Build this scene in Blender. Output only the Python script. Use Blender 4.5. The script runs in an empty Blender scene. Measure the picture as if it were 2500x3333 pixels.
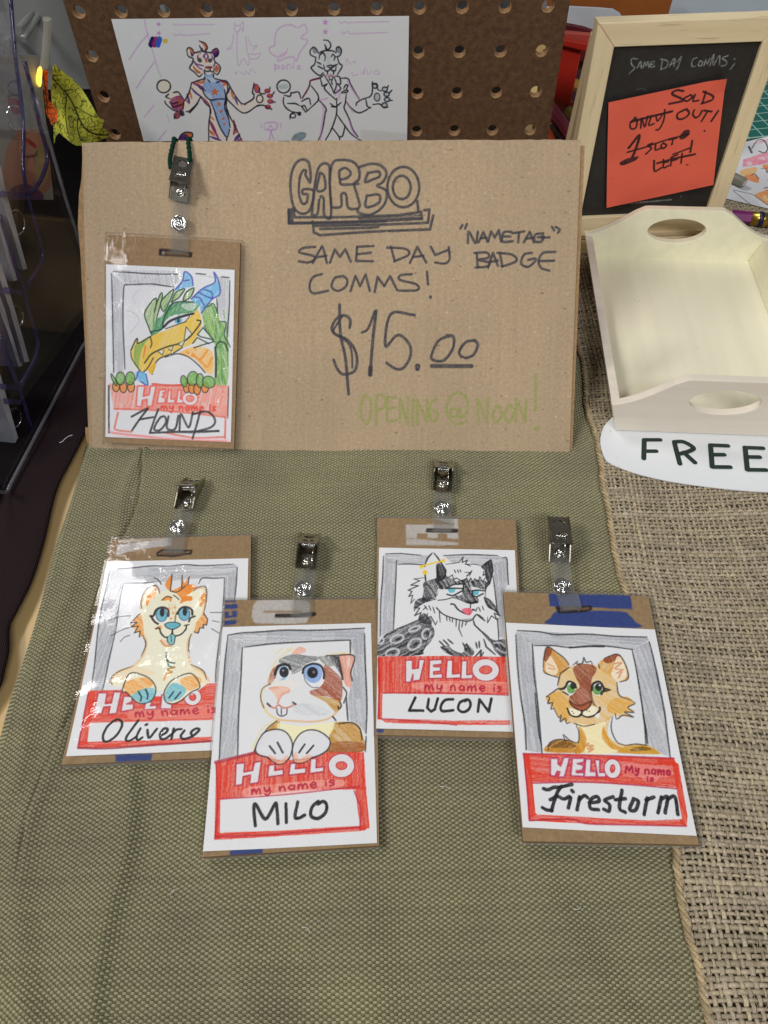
import bpy, bmesh, math, random
import numpy as np
from mathutils import Vector, Matrix

random.seed(7)
RNG = np.random.default_rng(11)
scene = bpy.context.scene
COL = scene.collection

# ------------------------------------------------------------------ camera
PITCH, ROLL, CAM_H, FPX = 0.89951184, -0.01811583, 0.33937593, 2628.254
_f = np.array([0, math.cos(PITCH), -math.sin(PITCH)])
_r = np.array([1.0, 0, 0])
_u = np.cross(_r, _f)
_c, _s = math.cos(ROLL), math.sin(ROLL)
CAM_R = np.array([_c * _r + _s * _u, -_s * _r + _c * _u, _f])
CAM_C = np.array([0, 0, CAM_H])
cam_d = bpy.data.cameras.new('camera')
cam = bpy.data.objects.new('camera', cam_d)
COL.objects.link(cam)
cam_d.sensor_fit = 'VERTICAL'
cam_d.sensor_height = 24.0
cam_d.lens = FPX / 3333.0 * 24.0
cam_d.clip_start = 0.01
cam_d.clip_end = 50
mw = Matrix.Identity(4)
for i in range(3):
    mw[i][0], mw[i][1], mw[i][2], mw[i][3] = CAM_R[0][i], CAM_R[1][i], -CAM_R[2][i], CAM_C[i]
cam.matrix_world = mw
scene.camera = cam

# ------------------------------------------------------------------ indoor light
world = bpy.data.worlds.new('World')
scene.world = world
world.use_nodes = True
bg = world.node_tree.nodes['Background']
bg.inputs[0].default_value = (0.93, 0.97, 1.0, 1)
bg.inputs[1].default_value = 0.11


def area(name, loc, target, sx, sy, power, colour):
    d = bpy.data.lights.new(name, 'AREA')
    d.shape = 'RECTANGLE'
    d.size, d.size_y, d.energy, d.color = sx, sy, power, colour
    o = bpy.data.objects.new(name, d)
    COL.objects.link(o)
    o.location = loc
    o.rotation_euler = (Vector(target) - Vector(loc)).to_track_quat('-Z', 'Y').to_euler()
    return o


area('ceiling_light', (-1.28, 1.50, 2.3), (0, .25, 0), 0.9, 0.22, 21.0, (1.0, 0.975, 0.93))
area('ceiling_light', (-1.45, -0.75, 2.1), (0, .35, 0), 0.8, 0.30, 27.0, (1.0, 0.975, 0.935))
area('ceiling_light', (0.50, -1.45, 1.9), (0, .4, 0), 0.9, 0.35, 23.0, (0.98, 0.98, 1.0))

scene.view_settings.view_transform = 'Standard'
scene.view_settings.look = 'None'
scene.view_settings.exposure = 0.0
scene.view_settings.gamma = 1.0
scene.view_settings.use_curve_mapping = False
try:
    scene.cycles.max_bounces = 10
    scene.cycles.transparent_max_bounces = 24
    scene.cycles.caustics_reflective = False
    scene.cycles.caustics_refractive = False
except Exception:
    pass


# ------------------------------------------------------------------ helpers
def ray(x, y):
    d = np.array([(x - 1250) / FPX, -(y - 1666.5) / FPX, 1]) @ CAM_R
    return d / np.linalg.norm(d)


def on_plane(x, y, P, n):
    d = ray(x, y)
    return CAM_C + d * (np.dot(np.asarray(P, float) - CAM_C, n) / np.dot(d, n))


def on_z(x, y, z=0.0):
    return on_plane(x, y, (0, 0, z), np.array([0, 0, 1.0]))


def pairs(s):
    if isinstance(s, str):
        s = [float(t) for t in s.split()]
    return np.asarray(s, float).reshape(-1, 2)


def lin(c):
    c = np.asarray(c, float) / 255.0
    return np.where(c <= 0.04045, c / 12.92, ((c + 0.055) / 1.055) ** 2.4)


def alb(r, g, b, k=0.79):
    a = np.clip(lin((r, g, b)) / k, 0, 0.92)
    return (float(a[0]), float(a[1]), float(a[2]), 1)


def thing(name, label, cat, loc=(0, 0, 0), rot=None, group=None):
    o = bpy.data.objects.new(name, None)
    o.empty_display_size = 0.01
    COL.objects.link(o)
    o.location = loc
    if rot is not None:
        o.rotation_mode = 'QUATERNION'
        o.rotation_quaternion = rot.to_quaternion() if isinstance(rot, Matrix) else rot
    tag(o, label, cat, group)
    return o


def tag(o, label, cat, group=None):
    o['label'] = label
    o['category'] = cat
    if group:
        o['group'] = group
    return o


def link(name, me, mat=None, parent=None, loc=None, rot=None):
    o = bpy.data.objects.new(name, me)
    COL.objects.link(o)
    if mat is not None:
        for m in (mat if isinstance(mat, (list, tuple)) else [mat]):
            me.materials.append(m)
    if parent is not None:
        o.parent = parent
    if loc is not None:
        o.location = loc
    if rot is not None:
        o.rotation_euler = rot
    return o


def mesh_np(name, verts, faces, cols=None, smooth=True, attr='col', mat_idx=None, extra=None):
    """faces: array (M,4) or (M,3)"""
    me = bpy.data.meshes.new(name)
    verts = np.asarray(verts, np.float32)
    faces = np.asarray(faces, np.int32)
    me.vertices.add(len(verts))
    me.vertices.foreach_set('co', verts.ravel())
    k = faces.shape[1]
    me.loops.add(faces.size)
    me.polygons.add(len(faces))
    me.loops.foreach_set('vertex_index', faces.ravel())
    me.polygons.foreach_set('loop_start', np.arange(0, faces.size, k, dtype=np.int32))
    if mat_idx is not None:
        me.polygons.foreach_set('material_index', np.asarray(mat_idx, np.int32))
    me.polygons.foreach_set('use_smooth', np.full(len(faces), smooth))
    me.update(calc_edges=True)
    if cols is not None:
        a = me.attributes.new(attr, 'FLOAT_COLOR', 'POINT')
        c = np.ones((len(verts), 4), np.float32)
        c[:, :cols.shape[1]] = cols
        a.data.foreach_set('color', c.ravel())
    if extra:
        for nm, arr in extra.items():
            a = me.attributes.new(nm, 'FLOAT', 'POINT')
            a.data.foreach_set('value', np.asarray(arr, np.float32))
    return me


def grid_faces(nx, ny, off=0):
    i = np.arange(nx - 1)
    j = np.arange(ny - 1)
    I, J = np.meshgrid(i, j)
    a = (J * nx + I).ravel() + off
    return np.stack([a, a + 1, a + nx + 1, a + nx], 1)


def bm_mesh(name, bm, smooth=False):
    me = bpy.data.meshes.new(name)
    bm.normal_update()
    bm.to_mesh(me)
    bm.free()
    me.polygons.foreach_set('use_smooth', np.full(len(me.polygons), smooth))
    return me


def bm_box(bm, c, s, M=None, bevel=0.0):
    r = bmesh.ops.create_cube(bm, size=1.0)
    vs = r['verts']
    bmesh.ops.scale(bm, vec=s, verts=vs)
    if bevel:
        es = list({e for v in vs for e in v.link_edges})
        rb = bmesh.ops.bevel(bm, geom=es, offset=bevel, segments=2, affect='EDGES', profile=0.5)
        vs = list({v for f in rb['faces'] for v in f.verts} | {v for v in vs if v.is_valid})
    bmesh.ops.translate(bm, vec=c, verts=vs)
    if M is not None:
        bmesh.ops.transform(bm, matrix=M, verts=vs)
    return vs


def box(name, c, s, mat, parent=None, M=None, bevel=0.0005):
    bm = bmesh.new()
    bm_box(bm, c, s, M, bevel)
    return link(name, bm_mesh(name, bm), mat, parent)


def prism(name, outer, holes, depth, bevel=0.0, res=1):
    """flat profile (x,y) with holes, extruded symmetrically along z -> mesh"""
    cu = bpy.data.curves.new(name, 'CURVE')
    cu.dimensions = '2D'
    cu.fill_mode = 'BOTH'
    cu.extrude = max(depth / 2 - bevel, 1e-6)
    cu.bevel_depth = bevel
    cu.bevel_resolution = res
    if bevel:
        cu.offset = -bevel
    for pts in [outer] + list(holes):
        pts = np.asarray(pts, float)
        sp = cu.splines.new('POLY')
        sp.points.add(len(pts) - 1)
        sp.points.foreach_set('co', np.c_[pts, np.zeros(len(pts)), np.ones(len(pts))].ravel())
        sp.use_cyclic_u = True
    tmp = bpy.data.objects.new(name, cu)
    COL.objects.link(tmp)
    dg = bpy.context.evaluated_depsgraph_get()
    me = bpy.data.meshes.new_from_object(tmp.evaluated_get(dg))
    me.name = name
    bpy.data.objects.remove(tmp)
    bpy.data.curves.remove(cu)
    me.polygons.foreach_set('use_smooth', np.full(len(me.polygons), False))
    return me


def place(me, M):
    me.transform(M)
    return me


def frame_matrix(o, x, y, z):
    m = Matrix.Identity(4)
    for i in range(3):
        m[i][0], m[i][1], m[i][2], m[i][3] = x[i], y[i], z[i], o[i]
    return m


def catmull(P, n=8, closed=False):
    P = np.asarray(P, float)
    if len(P) < 3:
        return P
    if closed:
        Q = np.vstack([P[-1], P, P[0], P[1]])
    else:
        Q = np.vstack([2 * P[0] - P[1], P, 2 * P[-1] - P[-2]])
    t = np.linspace(0, 1, n, endpoint=False)[:, None]
    out = []
    for i in range(1, len(Q) - 2):
        p0, p1, p2, p3 = Q[i - 1], Q[i], Q[i + 1], Q[i + 2]
        out.append(0.5 * (2 * p1 + (p2 - p0) * t + (2 * p0 - 5 * p1 + 4 * p2 - p3) * t ** 2 + (3 * p1 - p0 - 3 * p2 + p3) * t ** 3))
    out = np.vstack(out)
    if not closed:
        out = np.vstack([out, P[-1]])
    return out


def tube_mesh(name, path, rad, seg=8, closed=False, flat=1.0, smooth=True):
    P = np.asarray(path, float)
    n = len(P)
    T = np.gradient(P, axis=0) if not closed else np.roll(P, -1, 0) - np.roll(P, 1, 0)
    T /= np.linalg.norm(T, axis=1)[:, None] + 1e-12
    ref = np.array([0, 0, 1.0]) if abs(T[:, 2]).mean() < 0.8 else np.array([0, 1.0, 0])
    A = np.cross(T, ref)
    A /= np.linalg.norm(A, axis=1)[:, None] + 1e-12
    B = np.cross(A, T)
    rad = np.broadcast_to(rad, (n,))[:, None, None]
    th = np.linspace(0, 2 * np.pi, seg, endpoint=False)
    V = P[:, None] + rad * (np.cos(th)[None, :, None] * A[:, None] + flat * np.sin(th)[None, :, None] * B[:, None])
    V = V.reshape(-1, 3)
    F = []
    m = n if closed else n - 1
    for i in range(m):
        a, b = i * seg, ((i + 1) % n) * seg
        for j in range(seg):
            F.append((a + j, a + (j + 1) % seg, b + (j + 1) % seg, b + j))
    F = np.array(F)
    me = mesh_np(name, V, F, smooth=smooth)
    if not closed:
        bm = bmesh.new()
        bm.from_mesh(me)
        bm.verts.ensure_lookup_table()
        bm.faces.new([bm.verts[j] for j in range(seg)][::-1])
        bm.faces.new([bm.verts[(n - 1) * seg + j] for j in range(seg)])
        bm.to_mesh(me)
        bm.free()
    return me


def lathe_mesh(name, prof, seg=28, smooth=True):
    prof = np.asarray(prof, float)
    th = np.linspace(0, 2 * np.pi, seg, endpoint=False)
    V = np.stack([np.outer(prof[:, 0], np.cos(th)), np.outer(prof[:, 0], np.sin(th)), np.outer(prof[:, 1], np.ones(seg))], -1).reshape(-1, 3)
    F = []
    for i in range(len(prof) - 1):
        for j in range(seg):
            F.append((i * seg + j, i * seg + (j + 1) % seg, (i + 1) * seg + (j + 1) % seg, (i + 1) * seg + j))
    return mesh_np(name, V, np.array(F), smooth=smooth)


def ribbon_strip(name, path, half, thick, across):
    """flat strip with real thickness following path (N,3); across = unit vectors; slot 1 on the long edges"""
    P = np.asarray(path, float)
    n = len(P)
    T = np.gradient(P, axis=0)
    T /= np.linalg.norm(T, axis=1)[:, None]
    X = np.broadcast_to(across, P.shape)
    Z = np.cross(X, T)
    Z /= np.linalg.norm(Z, axis=1)[:, None]
    V = np.stack([P - X * half, P + X * half, P + X * half + Z * thick, P - X * half + Z * thick], 1).reshape(-1, 3)
    F, mi = [], []
    for i in range(n - 1):
        a, b = 4 * i, 4 * i + 4
        for j in range(4):
            F.append((a + j, a + (j + 1) % 4, b + (j + 1) % 4, b + j))
            mi.append(1 if j in (1, 3) else 0)
    F += [(0, 3, 2, 1), (4 * n - 4, 4 * n - 3, 4 * n - 2, 4 * n - 1)]
    mi += [1, 1]
    return mesh_np(name, V, np.array(F), smooth=False, mat_idx=mi)


def vnoise(nx, ny, cells, seed=0, octaves=1):
    """smooth value noise 0..1 on an nx*ny grid"""
    g = np.random.default_rng(seed)
    out = np.zeros((ny, nx))
    amp, tot = 1.0, 0.0
    cx, cy = cells
    for o in range(octaves):
        G = g.random((int(cy) + 3, int(cx) + 3))
        x = np.linspace(0, cx, nx)
        y = np.linspace(0, cy, ny)
        xi, yi = x.astype(int), y.astype(int)
        fx, fy = x - xi, y - yi
        fx = fx * fx * (3 - 2 * fx)
        fy = (fy * fy * (3 - 2 * fy))[:, None]
        a = G[yi][:, xi] * (1 - fx) + G[yi][:, xi + 1] * fx
        b = G[yi + 1][:, xi] * (1 - fx) + G[yi + 1][:, xi + 1] * fx
        out += amp * (a * (1 - fy) + b * fy)
        tot += amp
        amp *= 0.5
        cx *= 2
        cy *= 2
    return out / tot


# ------------------------------------------------------------------ materials
def new_mat(name):
    m = bpy.data.materials.new(name)
    m.use_nodes = True
    nt = m.node_tree
    return m, nt, nt.nodes['Principled BSDF']


def nd(nt, typ, **kw):
    n = nt.nodes.new(typ)
    for k, v in kw.items():
        setattr(n, k, v)
    return n


def noise_col(nt, scale, lo, hi, detail=4, coord='Object', stretch=None, rough=0.55):
    """noise driven mix between two colours; returns colour socket and factor socket"""
    tc = nd(nt, 'ShaderNodeTexCoord')
    src = tc.outputs[coord]
    if stretch:
        mp = nd(nt, 'ShaderNodeMapping')
        mp.inputs['Scale'].default_value = stretch
        nt.links.new(src, mp.inputs['Vector'])
        src = mp.outputs[0]
    nz = nd(nt, 'ShaderNodeTexNoise')
    nz.inputs['Scale'].default_value = scale
    nz.inputs['Detail'].default_value = detail
    nz.inputs['Roughness'].default_value = rough
    nt.links.new(src, nz.inputs['Vector'])
    rp = nd(nt, 'ShaderNodeMapRange')
    rp.inputs[1].default_value, rp.inputs[2].default_value = 0.3, 0.7
    nt.links.new(nz.outputs[0], rp.inputs[0])
    mx = nd(nt, 'ShaderNodeMix', data_type='RGBA')
    mx.inputs[6].default_value, mx.inputs[7].default_value = lo, hi
    nt.links.new(rp.outputs[0], mx.inputs[0])
    return mx.outputs[2], rp.outputs[0]


def bump(nt, p, fac, strength, dist):
    b = nd(nt, 'ShaderNodeBump')
    b.inputs['Strength'].default_value = strength
    b.inputs['Distance'].default_value = dist
    nt.links.new(fac, b.inputs['Height'])
    nt.links.new(b.outputs[0], p.inputs['Normal'])
    return b


def simple(name, col, rough=0.5, metal=0.0, spec=0.5, var=0.08, scale=120, bmp=0.0, stretch=None):
    m, nt, p = new_mat(name)
    lo = tuple(max(0, c * (1 - var)) for c in col[:3]) + (1,)
    hi = tuple(min(1, c * (1 + var)) for c in col[:3]) + (1,)
    c, f = noise_col(nt, scale, lo, hi, stretch=stretch)
    nt.links.new(c, p.inputs['Base Color'])
    p.inputs['Roughness'].default_value = rough
    p.inputs['Metallic'].default_value = metal
    p.inputs['Specular IOR Level'].default_value = spec
    if bmp:
        bump(nt, p, f, bmp, 0.0004)
    return m


def wood(name, base, dark, axis_scale, rough=0.55, scale=60, knots=0.0):
    m, nt, p = new_mat(name)
    c1, f1 = noise_col(nt, scale, base, dark, detail=5, stretch=axis_scale, rough=0.65)
    tc = nd(nt, 'ShaderNodeTexCoord')
    mp = nd(nt, 'ShaderNodeMapping')
    mp.inputs['Scale'].default_value = tuple(s * 3 for s in axis_scale)
    nt.links.new(tc.outputs['Object'], mp.inputs['Vector'])
    nz = nd(nt, 'ShaderNodeTexNoise')
    nz.inputs['Scale'].default_value = scale * 2
    nz.inputs['Detail'].default_value = 2
    nt.links.new(mp.outputs[0], nz.inputs['Vector'])
    r = nd(nt, 'ShaderNodeMapRange')
    r.inputs[1].default_value, r.inputs[2].default_value = 0.64, 0.74
    r.inputs[4].default_value = 0.55
    nt.links.new(nz.outputs[0], r.inputs[0])
    mx = nd(nt, 'ShaderNodeMix', data_type='RGBA')
    mx.inputs[7].default_value = tuple(d * 0.55 for d in dark[:3]) + (1,)
    nt.links.new(r.outputs[0], mx.inputs[0])
    nt.links.new(c1, mx.inputs[6])
    nt.links.new(mx.outputs[2], p.inputs['Base Color'])
    p.inputs['Roughness'].default_value = rough
    bump(nt, p, f1, 0.25, 0.0003)
    return m


def attr_mat(name, rough=0.6, grain=0.06, gscale=2500, bmp=0.0, spec=0.4, attr='col', bscale=None):
    m, nt, p = new_mat(name)
    a = nd(nt, 'ShaderNodeAttribute', attribute_name=attr)
    tc = nd(nt, 'ShaderNodeTexCoord')
    nz = nd(nt, 'ShaderNodeTexNoise')
    nz.inputs['Scale'].default_value = gscale
    nz.inputs['Detail'].default_value = 3
    nt.links.new(tc.outputs['Object'], nz.inputs['Vector'])
    r = nd(nt, 'ShaderNodeMapRange')
    r.inputs[1].default_value, r.inputs[2].default_value = 0.3, 0.7
    r.inputs[3].default_value, r.inputs[4].default_value = 1 - grain, 1 + grain
    nt.links.new(nz.outputs[0], r.inputs[0])
    v = nd(nt, 'ShaderNodeVectorMath', operation='SCALE')
    nt.links.new(a.outputs['Color'], v.inputs[0])
    nt.links.new(r.outputs[0], v.inputs['Scale'])
    nt.links.new(v.outputs[0], p.inputs['Base Color'])
    p.inputs['Roughness'].default_value = rough
    p.inputs['Specular IOR Level'].default_value = spec
    if bmp:
        bump(nt, p, nz.outputs[0], bmp, 0.0003)
    return m


def clear(name, tint=(1, 1, 1), rough=0.06, ior=1.45, wrinkle=0.0, wscale=90, haze=0.0, hazecol=(0.8, 0.8, 0.8), wdist=0.0006):
    """thin clear plastic: see-through plus Fresnel gloss"""
    m = bpy.data.materials.new(name)
    m.use_nodes = True
    nt = m.node_tree
    nt.nodes.clear()
    out = nd(nt, 'ShaderNodeOutputMaterial')
    tr = nd(nt, 'ShaderNodeBsdfTransparent')
    tr.inputs[0].default_value = tuple(tint) + (1,)
    gl = nd(nt, 'ShaderNodeBsdfGlossy')
    gl.inputs['Roughness'].default_value = rough
    fr = nd(nt, 'ShaderNodeFresnel')
    geo = nd(nt, 'ShaderNodeNewGeometry')
    io = nd(nt, 'ShaderNodeMapRange')
    io.inputs[3].default_value, io.inputs[4].default_value = ior, 1.0 / ior
    nt.links.new(geo.outputs['Backfacing'], io.inputs[0])
    nt.links.new(io.outputs[0], fr.inputs['IOR'])
    mx = nd(nt, 'ShaderNodeMixShader')
    nt.links.new(fr.outputs[0], mx.inputs[0])
    src = tr.outputs[0]
    if haze:
        df = nd(nt, 'ShaderNodeBsdfDiffuse')
        df.inputs[0].default_value = tuple(hazecol) + (1,)
        m2 = nd(nt, 'ShaderNodeMixShader')
        m2.inputs[0].default_value = haze
        nt.links.new(tr.outputs[0], m2.inputs[1])
        nt.links.new(df.outputs[0], m2.inputs[2])
        src = m2.outputs[0]
    nt.links.new(src, mx.inputs[1])
    nt.links.new(gl.outputs[0], mx.inputs[2])
    if wrinkle:
        tc = nd(nt, 'ShaderNodeTexCoord')
        nz = nd(nt, 'ShaderNodeTexNoise')
        nz.inputs['Scale'].default_value = wscale
        nz.inputs['Detail'].default_value = 3
        nz.inputs['Distortion'].default_value = 1.0
        nt.links.new(tc.outputs['Object'], nz.inputs['Vector'])
        b = nd(nt, 'ShaderNodeBump')
        mk_ = nd(nt, 'ShaderNodeTexNoise')
        mk_.inputs['Scale'].default_value = wscale * 0.22
        nt.links.new(tc.outputs['Object'], mk_.inputs['Vector'])
        mr_ = nd(nt, 'ShaderNodeMapRange')
        mr_.inputs[1].default_value, mr_.inputs[2].default_value = 0.50, 0.68
        mr_.inputs[3].default_value, mr_.inputs[4].default_value = wrinkle * 0.06, wrinkle * 1.15
        nt.links.new(mk_.outputs[0], mr_.inputs[0])
        nt.links.new(mr_.outputs[0], b.inputs['Strength'])
        b.inputs['Distance'].default_value = wdist
        nt.links.new(nz.outputs[0], b.inputs['Height'])
        nt.links.new(b.outputs[0], gl.inputs['Normal'])
        nt.links.new(b.outputs[0], fr.inputs['Normal'])
    nt.links.new(mx.outputs[0], out.inputs[0])
    return m


M = {}
M['paper'] = attr_mat('paper_drawing', rough=0.55, grain=0.03, gscale=1500, bmp=0.05)
M['print'] = attr_mat('printed_paper', rough=0.4, grain=0.02)
M['kraft'] = attr_mat('kraft_board_drawn', rough=0.8, grain=0.10, gscale=650, bmp=0.12, spec=0.2)
M['kraft_edge'] = simple('kraft_board_edge', alb(150, 122, 88), 0.85, spec=0.2, var=0.18, scale=500, bmp=0.4)
M['slate'] = attr_mat('slate_chalk', rough=0.55, grain=0.15, gscale=400, spec=0.3)
M['note'] = attr_mat('sticky_note_paper', rough=0.7, grain=0.03, spec=0.2)
M['thread'] = attr_mat('cloth_threads', rough=0.75, grain=0.16, gscale=900, spec=0.25)
M['jute'] = attr_mat('jute_yarn', rough=0.85, grain=0.20, gscale=1400, spec=0.2, bmp=0.4)
M['pine'] = wood('pine_wood_upright', alb(222, 206, 172), alb(204, 182, 142), (1.2, 0.08, 1.2), 0.5, 70)
M['pine_h'] = wood('pine_wood_level', alb(224, 208, 174), alb(206, 184, 144), (0.08, 1.2, 1.2), 0.5, 70)
M['cream'] = simple('cream_plywood', alb(228, 218, 194), 0.55, var=0.05, scale=110, stretch=(1, 0.05, 1), bmp=0.05)
M['ply_face'] = simple('pale_plywood_outer_face', alb(216, 207, 192), 0.6, var=0.07, scale=120, stretch=(0.06, 1, 1), bmp=0.12)
M['cream_edge'] = wood('pale_plywood_edge', alb(214, 205, 190), alb(196, 184, 164), (0.1, 0.1, 3.0), 0.6, 120)
M['tablewood'] = wood('pale_table_wood', alb(196, 168, 116), alb(178, 148, 98), (1.0, 0.08, 1.0), 0.45, 60)
M['metal'] = simple('nickel_steel', (0.40, 0.375, 0.31, 1), 0.22, 1.0, var=0.05, scale=300)
M['chrome'] = simple('bright_steel', (0.78, 0.77, 0.75, 1), 0.12, 1.0, var=0.03)
M['film'] = clear('sleeve_film', rough=0.04, ior=1.36, wrinkle=0.6, wscale=190)
M['film_edge'] = clear('sleeve_edge', rough=0.1, ior=1.6, haze=0.20)
M['vinyl'] = clear('strap_vinyl', (0.96, 0.96, 0.95), 0.06, 1.38, wrinkle=0.3, wscale=120, haze=0.045)
M['vinyl_edge'] = clear('strap_vinyl_edge', (0.9, 0.9, 0.9), 0.15, 1.5, haze=0.55, hazecol=(0.9, 0.9, 0.9))
M['acrylic'] = clear('acrylic_sheet', (0.93, 0.93, 0.95), 0.04, 1.36)
M['acrylic_edge'] = clear('acrylic_cut_edge', (0.55, 0.55, 0.6), 0.15, 1.5, haze=0.35, hazecol=(0.42, 0.42, 0.45))
M['purple'] = clear('purple_acrylic_edge', (0.16, 0.14, 0.34), 0.12, 1.5, haze=0.4, hazecol=(0.085, 0.07, 0.21))
M['purple_sheet'] = clear('purple_acrylic_floor', (0.55, 0.5, 0.8), 0.1, 1.5, haze=0.35, hazecol=(0.11, 0.09, 0.24))
M['tape'] = clear('clear_tape', (0.96, 0.955, 0.94), 0.15, 1.3, wrinkle=0.1, haze=0.02)
M['bin'] = clear('cloudy_bin_plastic', (0.72, 0.73, 0.73), 0.2, 1.4, haze=0.4, hazecol=(0.5, 0.51, 0.5), wrinkle=0.2, wscale=30)
M['black'] = simple('black_fabric', (0.007, 0.006, 0.006, 1), 0.9, spec=0.1, var=0.3, scale=900, bmp=0.5)
M['white_card'] = simple('white_card', alb(214, 217, 220), 0.5, var=0.015, scale=30)
M['green_ink'] = simple('dark_green_lettering', (0.012, 0.032, 0.022, 1), 0.6, var=0.15, scale=400)
M['cord'] = simple('dark_green_cord', (0.008, 0.045, 0.028, 1), 0.9, spec=0.1, var=0.35, scale=1200, bmp=0.8)
M['red'] = simple('red_plastic', (0.60, 0.035, 0.02, 1), 0.3, var=0.08, scale=60)
M['red_pale'] = simple('red_plastic_rim', (0.55, 0.09, 0.07, 1), 0.3, var=0.08, scale=60)
M['maroon_plastic'] = simple('maroon_plastic', (0.12, 0.012, 0.02, 1), 0.4)
M['orange'] = simple('orange_board', (0.30, 0.085, 0.01, 1), 0.6, var=0.12, scale=60)
M['grey_white'] = simple('grey_white_panel', alb(176, 182, 192), 0.5, var=0.04, scale=20)
M['steel_grey'] = simple('grey_marker_plastic', alb(128, 126, 112), 0.45, var=0.05)

# ------------------------------------------------------------------ table and cloths
def kind(o, k='structure'):
    o['kind'] = k
    return o


kind(box('table_top', (0.05, 0.42, -0.0175), (1.10, 0.95, 0.03), M['tablewood'], bevel=0.002))

# cloth woven from real raised threads -------------------------------------------------
PU, PV = 0.00150, 0.00096
X0, X1, Y0, Y1 = -0.1718, 0.150, 0.012, 0.420
nu, nv = int((X1 - X0) / PU), int((Y1 - Y0) / PV)
gx = np.linspace(0, nu, nu * 4 + 1)
gy = np.linspace(0, nv, nv * 3 + 1)
U, Vv = np.meshgrid(gx, gy)
wob = (vnoise(len(gx), len(gy), (5, 9), 3, 2) - 0.5) * 5.0
wob2 = (vnoise(len(gx), len(gy), (6, 7), 4, 2) - 0.5) * 3.0
cu_, cv_ = np.minimum(np.floor(U), nu - 1), np.minimum(np.floor(Vv), nv - 1)
fu, fv = U - cu_, Vv - cv_
weft = ((cu_ + cv_) % 2) == 0
su, sv = np.sin(np.pi * np.clip(fu, 0, 1)), np.sin(np.pi * np.clip(fv, 0, 1))
thk = 0.88 + 0.24 * RNG.random((nv + 1, 1))[np.clip(cv_[:, :1].astype(int), 0, nv), 0]
hz = np.where(weft, su ** 0.6 * sv ** 0.8 * 0.00072, sv ** 0.6 * su ** 0.8 * 0.00036) * thk
PX = X0 + (U + wob) * PU
PY = Y0 + (Vv + wob2) * PV
PX[:, 0] = X0 + 0.0006 * np.sin(gy * 0.07)
def ridge(ax, ay, bx, by, width, height, side=0.0):
    d = np.array([bx - ax, by - ay])
    L = np.hypot(*d)
    d /= L
    t = (PX - ax) * d[0] + (PY - ay) * d[1]
    s = (PX - ax) * d[1] - (PY - ay) * d[0]
    s = s + 0.003 * np.sin(t * 60 + ax * 900)
    e = np.clip(np.minimum(t, L - t) / 0.03 + 0.6, 0, 1)
    w = np.where(s > 0, width * (1 + side), width * (1 - side))
    return 1.8 * height * np.exp(-(s / w) ** 2) * e
Z = hz.copy()
Z += ridge(-0.137, 0.33, -0.150, 0.10, 0.0035, 0.0010)            # sewn hem line
Z -= ridge(-0.1345, 0.33, -0.1475, 0.10, 0.0010, 0.0008)
Z += ridge(-0.112, 0.135, -0.104, 0.01, 0.010, 0.0024, 0.5)
Z += ridge(-0.150, 0.11, -0.128, 0.01, 0.006, 0.0014)
Z += ridge(-0.075, 0.105, -0.040, 0.02, 0.012, 0.0018, -0.3)
Z += ridge(-0.020, 0.085, 0.005, 0.01, 0.014, 0.0013, 0.3)
Z += ridge(0.060, 0.088, 0.085, 0.015, 0.012, 0.0016, 0.3)
Z += ridge(-0.160, 0.25, -0.162, 0.12, 0.004, 0.0009)
Z += ridge(-0.02, 0.30, 0.02, 0.20, 0.012, 0.0009)
Z += ridge(-0.165, 0.07, -0.09, 0.012, 0.006, 0.0015)
Z += (vnoise(len(gx), len(gy), (9, 12), 8, 2) - 0.5) * 0.0016
ed = np.clip((PX - X0) / 0.0025, 0, 1)
Z = Z * ed - 0.0014 * (1 - ed)
tone = 0.95 + 0.10 * RNG.random(nv + 2)
wc = np.array([alb(150, 145, 117)[:3]])  # weft colour, lightened to carry the light caught by raised threads
pc = np.array([alb(92, 89, 66)[:3]])  # warp colour, darkened to carry the shade between the weft floats
colr = np.where(weft.ravel()[:, None], wc, pc) * tone[np.clip(cv_, 0, nv).astype(int)].ravel()[:, None]
patch = vnoise(len(gx), len(gy), (10, 14), 21, 3).ravel()[:, None]
colr = colr * (0.86 + 0.28 * patch) * np.array([[1, 1, 1]]) + (patch - 0.5) * np.array([[0.006, 0.016, -0.004]])
me = mesh_np('olive_cloth', np.stack([PX, PY, Z], -1).reshape(-1, 3), grid_faces(len(gx), len(gy)), np.clip(colr, 0.01, 1), smooth=False)
tag(link('olive_tablecloth', me, M['thread']), 'coarse olive green woven cloth under the four badges', 'tablecloth')

# dark maroon cloth on the left, folded edge lifted a little off the table --------------
edge = pairs('285 1395 240 1490 187 1600 142 1771 102 1901 55 2000 33 2048 31 2125 12 2200 0 2239 -60 2330')
ew = np.array([on_z(a, b, 0.004)[:2] for a, b in edge])
ew = np.vstack([[ew[0, 0] + 0.0005, 0.56], catmull(ew, 6), [ew[-1, 0] - 0.01, 0.03]])
prof = np.array([[-0.30, 0.0022], [-0.06, 0.0024], [-0.02, 0.0032], [-0.006, 0.0050], [-0.002, 0.0052], [0, 0.0042], [-0.001, 0.0028], [-0.004, 0.0012]])
V = np.array([[[x + px, y, z + (0.0006 * math.sin(y * 70) if px > -0.05 else 0)] for px, z in prof] for x, y in ew])
mm, nt, p = new_mat('maroon_ribbed_cloth')
tc = nd(nt, 'ShaderNodeTexCoord')
wv = nd(nt, 'ShaderNodeTexWave', bands_direction='X')
wv.inputs['Scale'].default_value = 330
wv.inputs['Distortion'].default_value = 1.5
nt.links.new(tc.outputs['Object'], wv.inputs['Vector'])
mx = nd(nt, 'ShaderNodeMix', data_type='RGBA')
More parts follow.
